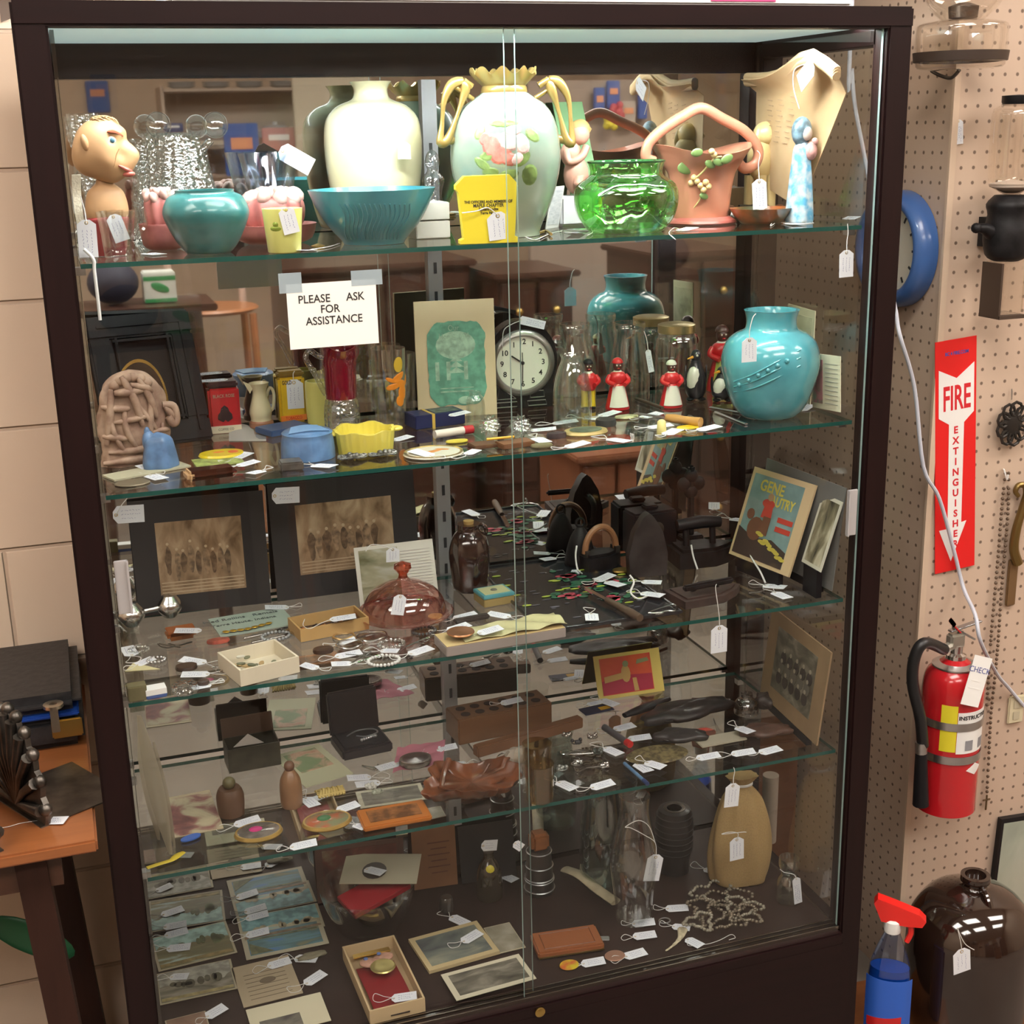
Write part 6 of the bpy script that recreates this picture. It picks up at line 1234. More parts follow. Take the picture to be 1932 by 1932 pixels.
# pink covered dish
PKG = G((.80, .55, .52), .10, .02, name='pink_glass')
p = P(764, 1168, 3); z_ = lambda y: zat(p.x, p.y, y)-p.z; m = mpp(p)
t = thing('covered_glass_dish', 'pink pressed glass covered butter dish with a faceted knob', 'dish', p)
obj('dish', B().lathe(wallprof(interp([(55*m, .0006), (70*m, .004), (90*m, .012), (92*m, .014)], 3), .002), 64, mod=lambda r, z, a: (r*(1+.012*math.cos(24*a)), z)), PKG, t, 60)
obj('dome', B().lathe(interp([(80*m, .014), (74*m, .032), (60*m, .048), (36*m, .060), (15*m, .066), (10*m, .070)], 4), 48, cap=False), PKG, t, 60)
obj('knob', B().lathe([(9*m, .070), (8*m, .076), (17*m, .086), (16*m, .092), (.0005, .097)], 12), G((.75, .30, .20), .15, .03, name='amber_pink_glass'), t, 20)
tagv((756, 1122), (749, 1160), ('Y', p.y-.072), 'hanging down the front of the pink covered dish', wide=.62)
# brown jug
JBR = M((.030, .014, .011), .12, coat=1, name='dark_brown_glass')
p = P(888, None, 3, .30); z_ = lambda y: zat(p.x, p.y, y)-p.z; m = mpp(p)
t = thing('brown_jug', 'small faceted dark brown glass jug with a ring handle, third shelf', 'jug', p)
obj('body', B().lathe(interp([(30*m, .0006), (34*m, .006), (38*m, z_(1070)), (40*m, z_(1038)), (32*m, z_(1012)), (22*m, z_(1000)), (22*m, z_(988))], 3), 48, mod=lambda r, z, a: (r*(1-.05*abs(math.sin(4*a))), z)), JBR, t, 40)
obj('handle', B().tube([(22*m+12*m*math.cos(a*PI/8), 0, z_(1004)+12*m*math.sin(a*PI/8)) for a in range(16)], 4*m, 8, closed=True), JBR, t)
obj('cork', B().lathe([(9*m, z_(990)), (10*m, z_(982)), (0, z_(981))], 14), M((.5, .32, .12), .7, name='cork'), t)
tag((932, 1095), (981, 1096), 3, 'lying right of the brown glass jug', lift=.0, string=False)
bx('souvenir_box', 'small box with a pale yellow and blue lid right of the pink dish', 'box', (914, 1148), (971, 1138), .045, h=.014, mat=M((.40, .30, .12), .4, .3, name='gilt_card'), s=3, extra=lambda t, w, d, h: (obj('lid', B().box((w/2, d/2, h+.003), (w*1.02, d*1.02, .006), bev=.001), M((.10, .32, .36), .4, name='blue_card'), t), obj('lid_panel', B().box((w/2, d/2, h+.0064), (w*.84, d*.78, .0006)), M((.52, .52, .28), .4, name='pale_yellow_card'), t, 0), obj('oval_motif', B().lathe([(0, h+.0066), (.006, h+.0066), (.005, h+.0078), (0, h+.0080)], 16, c=(w*.5, d*.5, 0)), M((.12, .12, .10), .5, name='dark_motif'), t)))
t, p, pr = pot('glass_vial', 'tiny clear glass vial with a dark base beside the floral tray', 'vial', 985, [(9, 1146), (9.5, 1143), (9, 1124)], G(refl=.15), 3, 1144, wall=.001, k=1)
obj('base', B().lathe([(.0085, .0007), (.009, .004), (0, .004)], 16), M((.03, .02, .02), .4, name='dark_base'), t)
# sad irons
WDH = WOOD((.20, .085, .035), (.32, .15, .07), .4, 8, (4, 4, 4), .3)
def sadiron(lab, px, py, wpx, hpx, rz, Y=None, col=IRON, name='sad_iron'):
    p = P(px, py, 3, Y); m = mpp(p); L = wpx*m; Wd = L*.62; h = hpx*m; t = thing(name, lab, 'iron', p, rz, 'old flat irons')
    out = [(-L*.45, -Wd*.42), (L*.1, -Wd*.45), (L*.38, -Wd*.22), (L*.52, 0), (L*.38, Wd*.22), (L*.1, Wd*.45), (-L*.45, Wd*.42)]
    obj('sole', B().prism(out, .0006, h*.38), col, t, 30)
    obj('top_plate', B().prism([(x*.86, y*.8) for x, y in out], h*.38, h*.46), col, t, 30)
    return t, L, Wd, h
t, L, Wd, h = sadiron('charcoal iron with an arched brown wooden handle on the third shelf', 1133, 1072, 84, 75, R(8))
obj('handle', B().tube(smoothpath([(math.cos(a)*L*.40, 0, h*.46+math.sin(a)*h*.62) for a in [PI*i/10 for i in range(11)]], 3), L*.075, 10), WDH, t)
obj('bracket', B().box((-L*.38, 0, h*.46), (.008, .02, .012)).box((L*.38, 0, h*.46), (.008, .02, .012)), GUN, t, 0)
t, L, Wd, h = sadiron('heavy black flat iron with a flat black grip, third shelf right', 1325, 1060, 130, 78, R(-4), None)
obj('post', B().tube([(-L*.25, 0, h*.4), (-L*.27, 0, h*.95)], .006, 8), IRON, t); obj('post', B().tube([(L*.16, 0, h*.4), (L*.14, 0, h*.95)], .006, 8), IRON, t)
obj('grip', B().tube([(-L*.40, 0, h*.98), (-L*.05, 0, h*1.02), (L*.26, 0, h*.98)], [.010, .012, .010], 12), BLACK, t)
t, L, Wd, h = sadiron('low dark rusty flat iron without a grip before the black one', 1330, 1128, 150, 40, R(6), None, M((.040, .024, .020), .55, nz=.4, nscale=40, bump=.4, name='rusty_iron'))
obj('handle_stub', B().tube([(-L*.2, 0, h*.42), (-L*.1, 0, h*.75), (L*.1, 0, h*.75), (L*.18, 0, h*.42)], .004, 8), IRON, t)
obj('grip_bar', B().box((-.01, -Wd*.30, h*.95), (L*.72, .010, .010), bev=.003), IRON, t)
# upright sole
p = P(1220, 1085, 3); z_ = lambda y: zat(p.x, p.y, y)-p.z; m = mpp(p); t = thing('iron_sole', 'old iron standing upright on its heel, pointed sole to the front', 'iron', p, R(-6), 'old flat irons')
Hh = z_(966); out = [(-36*m, 0.0006), (36*m, .0006), (38*m, Hh*.35), (28*m, Hh*.70), (10*m, Hh*.94), (0, Hh), (-10*m, Hh*.94), (-28*m, Hh*.70), (-38*m, Hh*.35)]
obj('sole', B().prism(out, -.010, .010, mp=lambda v: (v[0], v[2], v[1])), M((.035, .032, .032), .45, .3, nz=.4, nscale=30, name='worn_iron'), t, 30)
obj('handle', B().tube(smoothpath([(0, .010, Hh*.2), (0, .035, Hh*.25), (0, .038, Hh*.55), (0, .010, Hh*.65)], 4), .006, 8), IRON, t)
# camera box and cast cross
t, w, d, h = bx('box_camera', 'black square box camera at the back of the third shelf', 'camera', (1178, 1042), (1258, 1030), .05, hpx=82, mat=BLACK, s=3, bev=.004)
obj('lens', B().lathe([(.012, 0), (.014, -.004), (.010, -.005), (0, -.003)], 20, c=(0, 0, 0)), GUN, t); t.children[-1].rotation_euler = (-PI/2, 0, 0); t.children[-1].location = (w*.5, -.0005, h*.62)
obj('winder', B().box((w*.5, d*.5, h+.004), (w*.3, .02, .008), bev=.002), BLACK, t)
p = P(1302, None, 3, .365); z_ = lambda y: zat(p.x, p.y, y)-p.z; m = mpp(p); t = thing('iron_cross_ornament', 'black cast iron cross-shaped ornament on a stepped base, third shelf back', 'ornament', p)
obj('base', B().box((0, 0, .008), (.06, .034, .015), bev=.002).box((0, 0, .020), (.042, .026, .012), bev=.002), IRON, t)
Hh = z_(878); b = B().box((0, 0, Hh*.55), (.012, .010, Hh*.9), bev=.003)
for a in range(4): b.ell((math.cos(a*PI/2)*.014, 0, Hh*.78+math.sin(a*PI/2)*.014), (.014, .007, .014), 14)
obj('cross', b, IRON, t)
p = P(1095, None, 3, .35); t = thing('iron_bell', 'black iron bell-shaped weight behind the charcoal iron', 'weight', p); obj('body', B().lathe(interp([(.026, .0006), (.028, .01), (.020, .045), (.012, .062), (.006, .070)], 3), 28), IRON, t); obj('ring', B().tube([(math.cos(a*PI/6)*.008, 0, .078+math.sin(a*PI/6)*.008) for a in range(12)], .002, 6, closed=True), IRON, t)
# painted tray
def extr(t, w, h, z1):
    r_ = random.Random(11); LGm = M((.38, .48, .06), .4, coat=.3, name='lime_paint'); PKm = M((.50, .06, .10), .4, coat=.3, nz=.6, nscale=60, name='rose_paint'); DGm = M((.03, .13, .07), .4, coat=.3, name='deep_green_paint'); GYm = M((.12, .12, .15), .4, coat=.3, name='grey_paint')
    b = B()
    for k in range(46):
        x, y = w*r_.uniform(.05, .95), h*r_.uniform(.06, .94); L_ = r_.uniform(.008, .018); b.mat(3).prism([(x+math.cos(a_)*L_*.5, y+math.sin(a_)*.0012) for a_ in [2*PI*i/8 for i in range(8)]], z1, z1+.0003)
    for cx, cy in ((.55, .72), (.42, .42), (.70, .30), (.62, .52), (.82, .55)):
        for k in range(9): a_ = r_.uniform(0, 6.3); rr = r_.uniform(.01, .03); b.mat(2).prism(circ(r_.uniform(.006, .011), 9, w*cx+math.cos(a_)*rr, h*cy+math.sin(a_)*rr, .006), z1+.0003, z1+.0006)
        for k in range(6): a_ = r_.uniform(0, 6.3); rr = r_.uniform(.0, .014); b.mat(1).prism(circ(r_.uniform(.006, .011), 9, w*cx+math.cos(a_)*rr, h*cy+math.sin(a_)*rr, .005), z1+.0006, z1+.0010)
        for k in range(3): a_ = r_.uniform(0, 6.3); b.mat(0).prism(circ(.008, 9, w*cx+math.cos(a_)*.04, h*cy+math.sin(a_)*.03, .003), z1+.0003, z1+.0008)
    for k in range(5): b.mat(0).prism(circ(.008, 9, w*.07, h*(.2+.16*k), .0035), z1+.0003, z1+.0008)
    obj('flower_painting', b, [LGm, PKm, DGm, GYm], t, 0)
    obj('rim', B().tube([(0, 0, z1), (w, 0, z1), (w, h, z1), (0, h, z1)], .003, 8, closed=True), M((.015, .016, .018), .25, coat=.5, name='black_tole'), t)
card('painted_tray', 'black tole tray painted with pink roses and lime leaves, third shelf', 'tray', (1024, 1196), (1285, 1158), (984, 1066), 3, border=M((.014, .017, .020), .22, coat=.6, name='black_tole'), th=.003, extra=extr)
flatrod('table_knife', 'long thin silver blade with a brown handle lying across the painted tray', 'knife', (1145, 1132), (1208, 1166), 3, .006, M((.09, .06, .04), .4, name='horn'), lift=.005, rs=[.005, .006, .006, .007, .006], parts=lambda t, L, r: obj('blade', B().prism([(0, -.004), (-.075, -.004), (-.085, 0), (-.075, .004), (0, .004)], -.001, .001), CHROME, t, 0))
disc('brass_brooch', 'small brass brooch at the back of the painted tray', 'brooch', 1172, 1078, 18, .004, BRASS, 3, ry=.7, lift=.004)
# right side cards
def excom(t, w, h, z1):
    Y_ = M((.62, .52, .10), .5, name='yellow_ink'); Rr = M((.50, .06, .04), .5, name='red_ink'); BK = M((.05, .035, .03), .5, name='dark_ink'); TN_ = M((.45, .28, .16), .5, name='tan_ink')
    text('lettering', 'GENE', h*.17, Y_, t, (w*.38, h*.83, z1), sx=.9, bold=.0006); text('lettering', 'AUTRY', h*.15, Y_, t, (w*.60, h*.70, z1), sx=.78, bold=.0006)
    b = B(); b.mat(0).prism([(w*.04, h*.04), (w*.86, h*.04), (w*.86, h*.22), (w*.6, h*.30), (w*.3, h*.26), (w*.04, h*.34)], z1, z1+.0004)
    b.mat(1).prism(circ(w*.10, 14, w*.40, h*.66, h*.05), z1+.0004, z1+.0008).prism([(w*.33, h*.50), (w*.50, h*.50), (w*.48, h*.64), (w*.35, h*.64)], z1+.0004, z1+.0007)
    b.mat(2).prism(circ(w*.045, 12, w*.41, h*.735), z1+.0008, z1+.0011)
    b.mat(3).prism(circ(w*.13, 14, w*.30, h*.36, h*.13), z1+.0004, z1+.0007).prism(circ(w*.06, 12, w*.17, h*.50, h*.06), z1+.0005, z1+.0009).prism([(w*.38, h*.32), (w*.50, h*.32), (w*.50, h*.52), (w*.38, h*.52)], z1+.0005, z1+.0008)
    r_ = random.Random(2)
    for k in range(14): b.mat(4).prism(circ(w*.05, 8, w*(.38+.035*k), h*(.30-.012*k+.03*r_.uniform(-1, 1)), h*.02), z1+.0008, z1+.0012)
    b.mat(1).box((w*.72, h*.53, z1+.0003), (w*.24, h*.055, .0006)).box((w*.72, h*.43, z1+.0003), (w*.24, h*.055, .0006))
    obj('cover_art', b, [BK, Rr, TN_, M((.16, .07, .04), .5, name='brown_ink'), Y_], t, 0)
mwA = dict(top=('X', 1.118))
card('backing_board', 'large dull grey board leaning behind the cowboy comic', 'board', (1444, 1040), (1590, 1112), (1467, 862), 3, z=SZ[3]+.014, top=('A', 0), border=M((.16, .16, .15), .6, name='grey_board'), th=.002, foot=.014)
card('photo_print', 'black and white snapshot with a white border beside the cowboy comic', 'photo', (1512, 1059), (1548, 1080), (1553, 930), 3, z=SZ[3]+.048, top=('A', 0), foot=.048, border=M((.62, .60, .50), .5, name='photo_paper'), pic=PIC([(.02, .02, .015), (.25, .22, .14), (.6, .56, .42)], 26, 1.6, .6, 12), inset=(.1, .1, .05, .05))
card('comic_book', 'cowboy comic book with yellow title lettering leaning at the right of the third shelf', 'comic book', (1375, 1044), (1487, 1089), (1424, 880), 3, z=SZ[3]+.024, top=('A', 0), foot=.024, border=M((.58, .44, .26), .6, name='aged_paper'), pic=M((.20, .31, .31), .5, nz=.2, nscale=20, name='teal_cover'), inset=(.05, .14, .04, .06), th=.004, extra=excom)
# left group shelf 3
SIL = M((.62, .60, .58), .22, 1, name='silver')
p0 = onZ(250, 1182, SZ[3]+.0010); t = thing('silver_baby_rattle', 'silver double-ended rattle with two ball ends, left end of the third shelf', 'rattle', p0)
e = onZ(322, 1166, SZ[3]+.001)-p0; e.z = 0
hb = .021
b = B()
for k in range(26):
    pass
obj('ball', B().ell((0, 0, hb), hb, 24, mod=lambda d: 1+.05*math.cos(10*d.z*3)), SIL, t, 40); obj('ball', B().ell(e+Vector((0, 0, hb)), hb*.95, 24, mod=lambda d: 1+.05*math.cos(10*d.z*3)), SIL, t, 40)
obj('handle', B().tube([Vector((0, 0, hb)), e+Vector((0, 0, hb))], .0045, 10), SIL, t)
t, w, d, h = bx('leather_pouch', 'small orange-brown leather pouch with a flap beside the silver rattle', 'pouch', (318, 1214), (372, 1205), .035, h=.014, mat=M((.36, .12, .03), .5, coat=.2, name='orange_leather'), s=3, bev=.005)
obj('flap', B().box((w/2, .012, h+.0015), (w*.98, .03, .003), bev=.001), M((.30, .09, .025), .5, name='orange_leather'), t)
tag((385, 1190), (325, 1193), 3, 'lying on the orange-brown leather pouch', lift=.018, string=False)
card('business_card', 'pale green card with printed lines, lying behind the white trinket box', 'card', (417, 1203), (560, 1178), (412, 1166), 3, border=M((.36, .44, .38), .5, name='pale_green_card'), th=.0012, extra=lambda t, w, h, z1: (text('lettering', 'Fred Rollins   Rentals', h*.16, M((.1, .12, .12), .5, name='grey_green_ink'), t, (w*.4, h*.8, z1), sx=1.0), text('lettering', 'Terre Haute, Indiana', h*.14, M((.1, .12, .12), .5, name='grey_green_ink'), t, (w*.4, h*.55, z1))))
b = B(); q0 = onZ(468, 1186, SZ[3]+.0045); u_ = (onZ(508, 1178, SZ[3]+.0045)-q0)
for k in range(7): b.ell(q0+u_*(k-3)/3+Vector((0, .002*abs(k-3), 0)), (.006, .0045, .0015), 10, rot=(0, 0, .5*(k-3)/3))
o = obj('wing_pin', b, M((.62, .38, .06), .3, .7, name='gilt')); tagit(o, 'gilt wing-shaped pin lying on the pale green card', 'pin')
def openbox(name, lab, cat, BL, BR, depth, hpx, mat, inner, s, wall=.003, bev=.0):
    a = onZ(BL[0], BL[1], SZ[s]); b_ = onZ(BR[0], BR[1], SZ[s]); u = b_-a; w = u.length; ang = math.atan2(u.y, u.x); h = zat(a.x, a.y, BL[1]-hpx)-SZ[s]; t = thing(name, lab, cat, a, ang)
    obj('bottom', B().box((w/2, depth/2, .0016), (w-.001, depth-.001, .002)), inner, t, 0)
    for nm, c, dd in (('front_wall', (w/2, wall/2, h/2), (w, wall, h)), ('back_wall', (w/2, depth-wall/2, h/2), (w, wall, h)), ('side_wall', (wall/2, depth/2, h/2), (wall, depth-2*wall, h)), ('side_wall', (w-wall/2, depth/2, h/2), (wall, depth-2*wall, h))): obj(nm, B().box((c[0], c[1], c[2]+.0006), (dd[0], dd[1], dd[2]-.0006)), mat, t, 0)
    return t, w, h
t, w, h = openbox('trinket_box', 'open blond wood box with dark trinkets, third shelf left of centre', 'box', (568, 1213), (697, 1188), .062, 24, M((.52, .33, .13), .5, name='blond_wood'), M((.05, .025, .02), .6, name='dark_lining'), 3)
tl = t.matrix_world if False else Matrix.Translation(t.location) @ Matrix.Rotation(t.rotation_euler.z, 4, 'Z')
r_ = random.Random(4)
for k in range(9):
    q = tl @ Vector((w*(.1+.1*k), .015+.03*r_.random(), .0028)); o = obj('dark_charm', B().ell((0, 0, .0065), (.007, .006, .0062), 10, mod=lambda d: 1+.15*math.sin(7*d.x)), M((.05, .035, .03), .3, .4, name='dark_metal') if k % 3 else M((.35, .12, .03), .3, name='amber_bead'), loc=q)
    tagit(o, 'dark metal and amber charm inside the open blond wood box', 'charm', 'charms in the blond wood box')
tag((618, 1170), (676, 1165), 3, 'lying on the open blond wood box', lift=.026, spts=[(605, 1176), (585, 1186), (572, 1180), (575, 1168)])
a1 = onZ(402, 1258, SZ[3]); a2 = onZ(455, 1297, SZ[3])
t, w, h = openbox('card_tray', 'open cream card box holding buttons and coins, front of the third shelf', 'box', (455, 1297), (566, 1269), .085, 31, M((.66, .60, .46), .6, name='cream_card'), M((.62, .57, .44), .6, name='cream_card'), 3)
tl = Matrix.Translation(t.location) @ Matrix.Rotation(t.rotation_euler.z, 4, 'Z')
for k in range(26):
    q = tl @ Vector((w*r_.uniform(.12, .88), .085*r_.uniform(.14, .86), .0030+.0006*k)); o = obj('button', B().lathe([(0, 0), (.006, 0), (.0065, .001), (.006, .002), (0, .0015)], 14, fy=.6), [M((.20, .22, .14), .3, .5, name='olive_metal'), M((.42, .30, .14), .4, name='tan_horn'), M((.58, .56, .46), .4, name='pearl')][k % 3], loc=q); o.rotation_euler = (r_.uniform(-.1, .1), r_.uniform(-.1, .1), r_.uniform(0, 3))
    tagit(o, 'small button among many inside the open cream card box', 'button', 'buttons in the cream card box')
t, w, d, h = bx('long_gift_box', 'long flat box topped with a yellow plastic bag at the front of the third shelf', 'box', (843, 1241), (1068, 1203), .058, h=.016, mat=M((.30, .26, .24), .6, name='grey_card'), s=3)
tl = Matrix.Translation(t.location) @ Matrix.Rotation(t.rotation_euler.z, 4, 'Z')
obj('lid_paper', B().box((w/2, d/2, h+.0003), (w*.99, d*.98, .0006)), M((.55, .42, .20), .6, name='yellowed_card'), t, 0)
o = obj('plastic_bag', B().grid(14, 6, lambda u, v: tl @ Vector((w*(.16+.86*u), d*(.06+.9*v), h+.002+.006*abs(math.sin(u*9+v*4))*(.3+u))), th=.0004), M((.60, .58, .32), .25, coat=.6, name='yellowed_plastic'), smooth=70); tagit(o, 'crinkled yellowish plastic bag lying on the long flat box', 'bag')
o = obj('copper_medal', B().lathe([(0, 0), (.020, 0), (.021, .0015), (.020, .003), (.016, .002), (0, .0032)], 32), M((.50, .24, .12), .3, .8, name='copper'), loc=tl @ Vector((w*.16, d*.40, h+.010))); tagit(o, 'round copper medal on the left end of the long flat box', 'medal')
tag((902, 1196), (946, 1187), 3, 'lying beside the copper medal on the plastic bag', lift=.024, string=False)
BRL = M((.045, .025, .018), .25, coat=.5, name='brown_lens')
for x, y, w_, lab in ((352, 1262, 21, 'larger dark brown oval cabochon lying on tags at the left of the third shelf'), (384, 1292, 12, 'smaller dark brown cabochon near the front left of the third shelf'), (610, 1230, 20, 'dark oval brooch right of the cream card box')):
    disc('cabochon', lab, 'cabochon', x, y, w_, .006, BRL, 3, ry=.75)
o = obj('yellow_slip', B().prism([(0, 0), (.05, .002), (.006, .032)], .0006, .0014), M((.60, .56, .32), .6, name='yellow_paper'), loc=onZ(236, 1268, SZ[3]), smooth=0); o.rotation_euler = (0, 0, -.25); tagit(o, 'yellowish triangular paper slip at the left end of the third shelf', 'paper')
bx('matchbox', 'small white and blue matchbox at the left front edge of the third shelf', 'matchbox', (277, 1322), (316, 1315), .02, h=.014, mat=M((.05, .10, .30), .5, name='blue_card'), s=3, extra=lambda t, w, d, h: obj('white_top', B().box((w/2, d/2, h*.72), (w*1.01, d*1.01, h*.58)), WHITE, t, 0))
bx('olive_cube', 'small olive cardboard cube at the far left front of the third shelf', 'box', (236, 1328), (272, 1322), .02, h=.022, mat=M((.16, .14, .07), .6, name='olive_card'), s=3)
def bracelet(lab, px, py, rx, s, mat, lift=0, ry=.8, tr=.0018, name='bracelet', beads=0, cat='bracelet', group=None):
    p = onZ(px, py, SZ[s]+lift+tr+.0008); m = mpp(p); r__ = rx*m; b = B()
    if beads:
        for k in range(beads): a = 2*PI*k/beads; b.ell((math.cos(a)*r__, math.sin(a)*r__*ry, 0), PI*r__/beads*.95, 8)
    else: b.tube([(math.cos(2*PI*k/24)*r__, math.sin(2*PI*k/24)*r__*ry, .001*math.sin(k)) for k in range(24)], tr, 8, closed=True)
    o = obj(name, b, mat, loc=p); tagit(o, lab, cat, group); return o
for a in (('thin silver bangle right of the cream card box', 660, 1215, 26, SIL, 0), ('silver rope bangle before the pink covered dish', 700, 1200, 30, SIL, 0), ('small gold ring bangle left of the pink covered dish', 648, 1200, 20, M((.6, .42, .2), .3, .8, name='gilt'), 0), ('beaded crystal bracelet before the pink covered dish', 738, 1214, 24, CRB, 18), ('white bead bracelet at the front edge of the third shelf', 728, 1252, 30, M((.6, .6, .58), .3, name='white_bead'), 26), ('steel watch band left of the pink covered dish', 640, 1180, 14, STEEL, 12), ('grey bead bracelet behind the cream card box', 520, 1200, 26, M((.35, .37, .38), .3, .5, name='grey_bead'), 22), ('dark bead bracelet right of the pink covered dish', 800, 1190, 22, M((.05, .05, .05), .3, coat=.5, name='jet_bead'), 20), ('crystal bead bracelet at the left end by the yellow slip', 262, 1225, 18, CRB, 16), ('tangled steel chain bracelet left of the cream card box', 295, 1245, 16, STEEL, 14)):
    bracelet(a[0], a[1], a[2], a[3], 3, a[4], beads=a[5])
for x, y, lab in ((545, 1192, 'first silver teaspoon behind the cream card box'), (560, 1200, 'second silver teaspoon behind the cream card box')):
    flatrod('teaspoon', lab, 'spoon', (x-85, y+12), (x-20, y-2), 3, .0018, SIL, flat=.6, parts=lambda t, L, r: obj('bowl', B().ell((L+.010, 0, 0), (.014, .009, .003), 14), SIL, t))
bc = disc('red_enamel_brooch', 'small red and pink enamel brooch left of the cream card box', 'brooch', 412, 1212, 22, .005, M((.45, .10, .07), .3, coat=.5, nz=.5, nscale=60, name='red_enamel'), 3, ry=.5)
disc('star_brooch', 'pale yellow star brooch at the right foot of the pink covered dish', 'brooch', 822, 1166, 15, .004, M((.66, .58, .24), .4, name='pale_yellow_enamel'), 3)
bx('rectangular_compact', 'small dark rectangular compact behind the star brooch', 'compact', (860, 1180), (925, 1168), .012, h=.008, mat=M((.05, .04, .035), .3, name='dark_compact'), s=3, bev=.002)
disc('glass_ashtray', 'small clear glass salt dish at the left front of the third shelf', 'dish', 350, 1308, 26, .010, CRB, 3)
for a in (((395, 1252), (335, 1247), 'lying under the larger brown cabochon'), ((398, 1272), (340, 1275), 'lying before the larger brown cabochon'), ((398, 1292), (362, 1300), 'lying at the left front of the third shelf by the small cabochon'), ((640, 1215), (672, 1207), 'lying just right of the blond wood box'),
          ((632, 1240), (682, 1232), 'lying at the front of the third shelf right of the cream box'), ((600, 1262), (570, 1256), 'lying right behind the corner of the cream card box'), ((665, 1252), (625, 1256), 'lying at the third shelf edge, left of the bead bracelet'), ((770, 1236), (815, 1222), 'lying left of the long flat box'), ((718, 1228), (752, 1230), 'lying behind the white bead bracelet'),
          ((855, 1168), (900, 1160), 'lying left of the star brooch behind the long box'), ((965, 1165), (918, 1158), 'lying behind the middle of the long flat box'), ((845, 1190), (885, 1180), 'lying just behind the copper medal'), ((1053, 1080), (1095, 1082), 'lying before the charcoal iron'), ((1122, 1098), (1158, 1086), 'lying at the toe of the charcoal iron'),
          ((1140, 1096), (1178, 1110), 'lying just before the upright sole'), ((1210, 1098), (1248, 1100), 'lying right of the upright sole'), ((1205, 1118), (1255, 1128), 'lying left of the low rusty iron'), ((1115, 1154), (1118, 1178), 'with five corners lying on the front of the painted tray'), ((1440, 1105), (1482, 1112), 'lying before the comic, leftmost of the two'), ((1455, 1115), (1492, 1134), 'lying before the comic at the shelf edge'), ((1365, 968), (1402, 976), 'lying on the grip of the heavy black iron'), ((215, 1262), (250, 1250), 'lying over the yellow slip at the left end'), ((545, 1146), (500, 1150), 'lying behind the wood box at the foot of the right mounted photo'), ((240, 1240), (228, 1222), 'lying behind the yellow slip at the far left'), ((1020, 1030), (995, 1036), 'lying at the back left corner of the painted tray')):
    tag(a[0], a[1], 3, a[2], lift=.045 if 'grip' in a[2] else (.006 if 'tray' in a[2] or 'toe' in a[2] or 'sole' in a[2] or 'low rusty' in a[2] else 0))
tagv((1357, 1180), (1356, 1231), ('Y', .022), 'hanging far below the third shelf on a long string', string=[(1357, 1165), (1354, 1140), (1350, 1110), (1352, 1102)], wide=.62)
for i, pts in enumerate((((1304, 1028), (1308, 1050), (1316, 1074)), ((1411, 1030), (1418, 1052), (1434, 1078), (1444, 1100)), ((1188, 1085), (1196, 1098), (1190, 1118), (1205, 1130), (1222, 1124)), ((1088, 1030), (1086, 1050), (1090, 1075), (1098, 1082)))):
    o = obj('loose_string', B().tube(smoothpath([onZ(x, y, SZ[3]+.045-.040*k/(len(pts)-1)) for k, (x, y) in enumerate(pts)], 5), .0016, 6), CORD); tagit(o, 'white string '+('over the heavy black iron', 'trailing down before the comic', 'curling right of the upright sole', 'looped at the left of the charcoal iron')[i], 'string', 'loose white strings')
# ================================================================== SHELF 4
# tall feathers at left
for k, (x0_, y0_, x1_, y1_, w_) in enumerate(((322, 1612, 262, 1350, 24), (300, 1585, 258, 1372, 17), (330, 1600, 290, 1400, 12))):
    A = onZ(x0_, y0_, SZ[4]+.002); E = onY(x1_, y1_, A.y+.03); q = [A.lerp(E, i/8)+Vector((0, -.004*math.sin(i/8*PI), 0)) for i in range(9)]; q = [Vector((max(v.x, .022), v.y, v.z)) for v in q]
    m = mpp(A); o = obj('dried_leaf', B().tube(q, [w_*m*max(.15, math.sin(PI*(i+.6)/9.4))*.9 for i in range(9)], 8, flat=.22), M((.50, .44, .32), .7, alpha=.5, name='dried_leaf'), smooth=60); tagit(o, 'long dried pale leaf, left end of the fourth shelf, '+('widest of three', 'leftmost of three', 'thinnest of three')[k], 'dried leaf', 'dried leaves')
FLP = PIC([(.55, .48, .32), (.48, .42, .28), (.26, .10, .09), (.13, .05, .05)], 22, 1, 1, 3)
card('flower_card', 'postcard of dark red flowers at the left of the fourth shelf', 'postcard', (322, 1583), (422, 1563), (312, 1507), 4, border=M((.50, .42, .28), .6, name='aged_card'), pic=FLP, inset=(.01, .01, .01, .06), th=.0012, lift=.001)
card('glass_tile', 'flat square glass tile under the flower postcard, fourth shelf front', 'tile', (300, 1648), (500, 1608), (290, 1560), 4, border=G((.75, .78, .74), .08, .04), th=.0008)
SHP = PIC([(.18, .25, .12), (.20, .26, .14), (.55, .36, .25), (.42, .20, .13)], 34, 1, 1, 5)
card('shell_postcard', 'cream card with a picture of pink shells behind the perfume bottle', 'postcard', (577, 1487), (667, 1460), (551, 1418), 4, border=M((.50, .50, .34), .6, name='cream_card'), pic=SHP, inset=(.18, .14, .36, .08), th=.0012)
GRN = M((.045, .042, .028), .45, .3, nz=.3, nscale=40, name='dark_olive_tin')
t, w, h = openbox('recipe_tin', 'dark olive open tin box with a raised brown lid on the fourth shelf', 'box', (433, 1461), (531, 1443), .05, 44, GRN, GRN, 4, wall=.002)
obj('lid', B().box((w/2, .056, h+.012), (w, .003, .040), rot=(R(-10), 0, 0), bev=.001), M((.07, .04, .025), .45, name='brown_tin'), t)
tl = Matrix.Translation(t.location) @ Matrix.Rotation(t.rotation_euler.z, 4, 'Z')
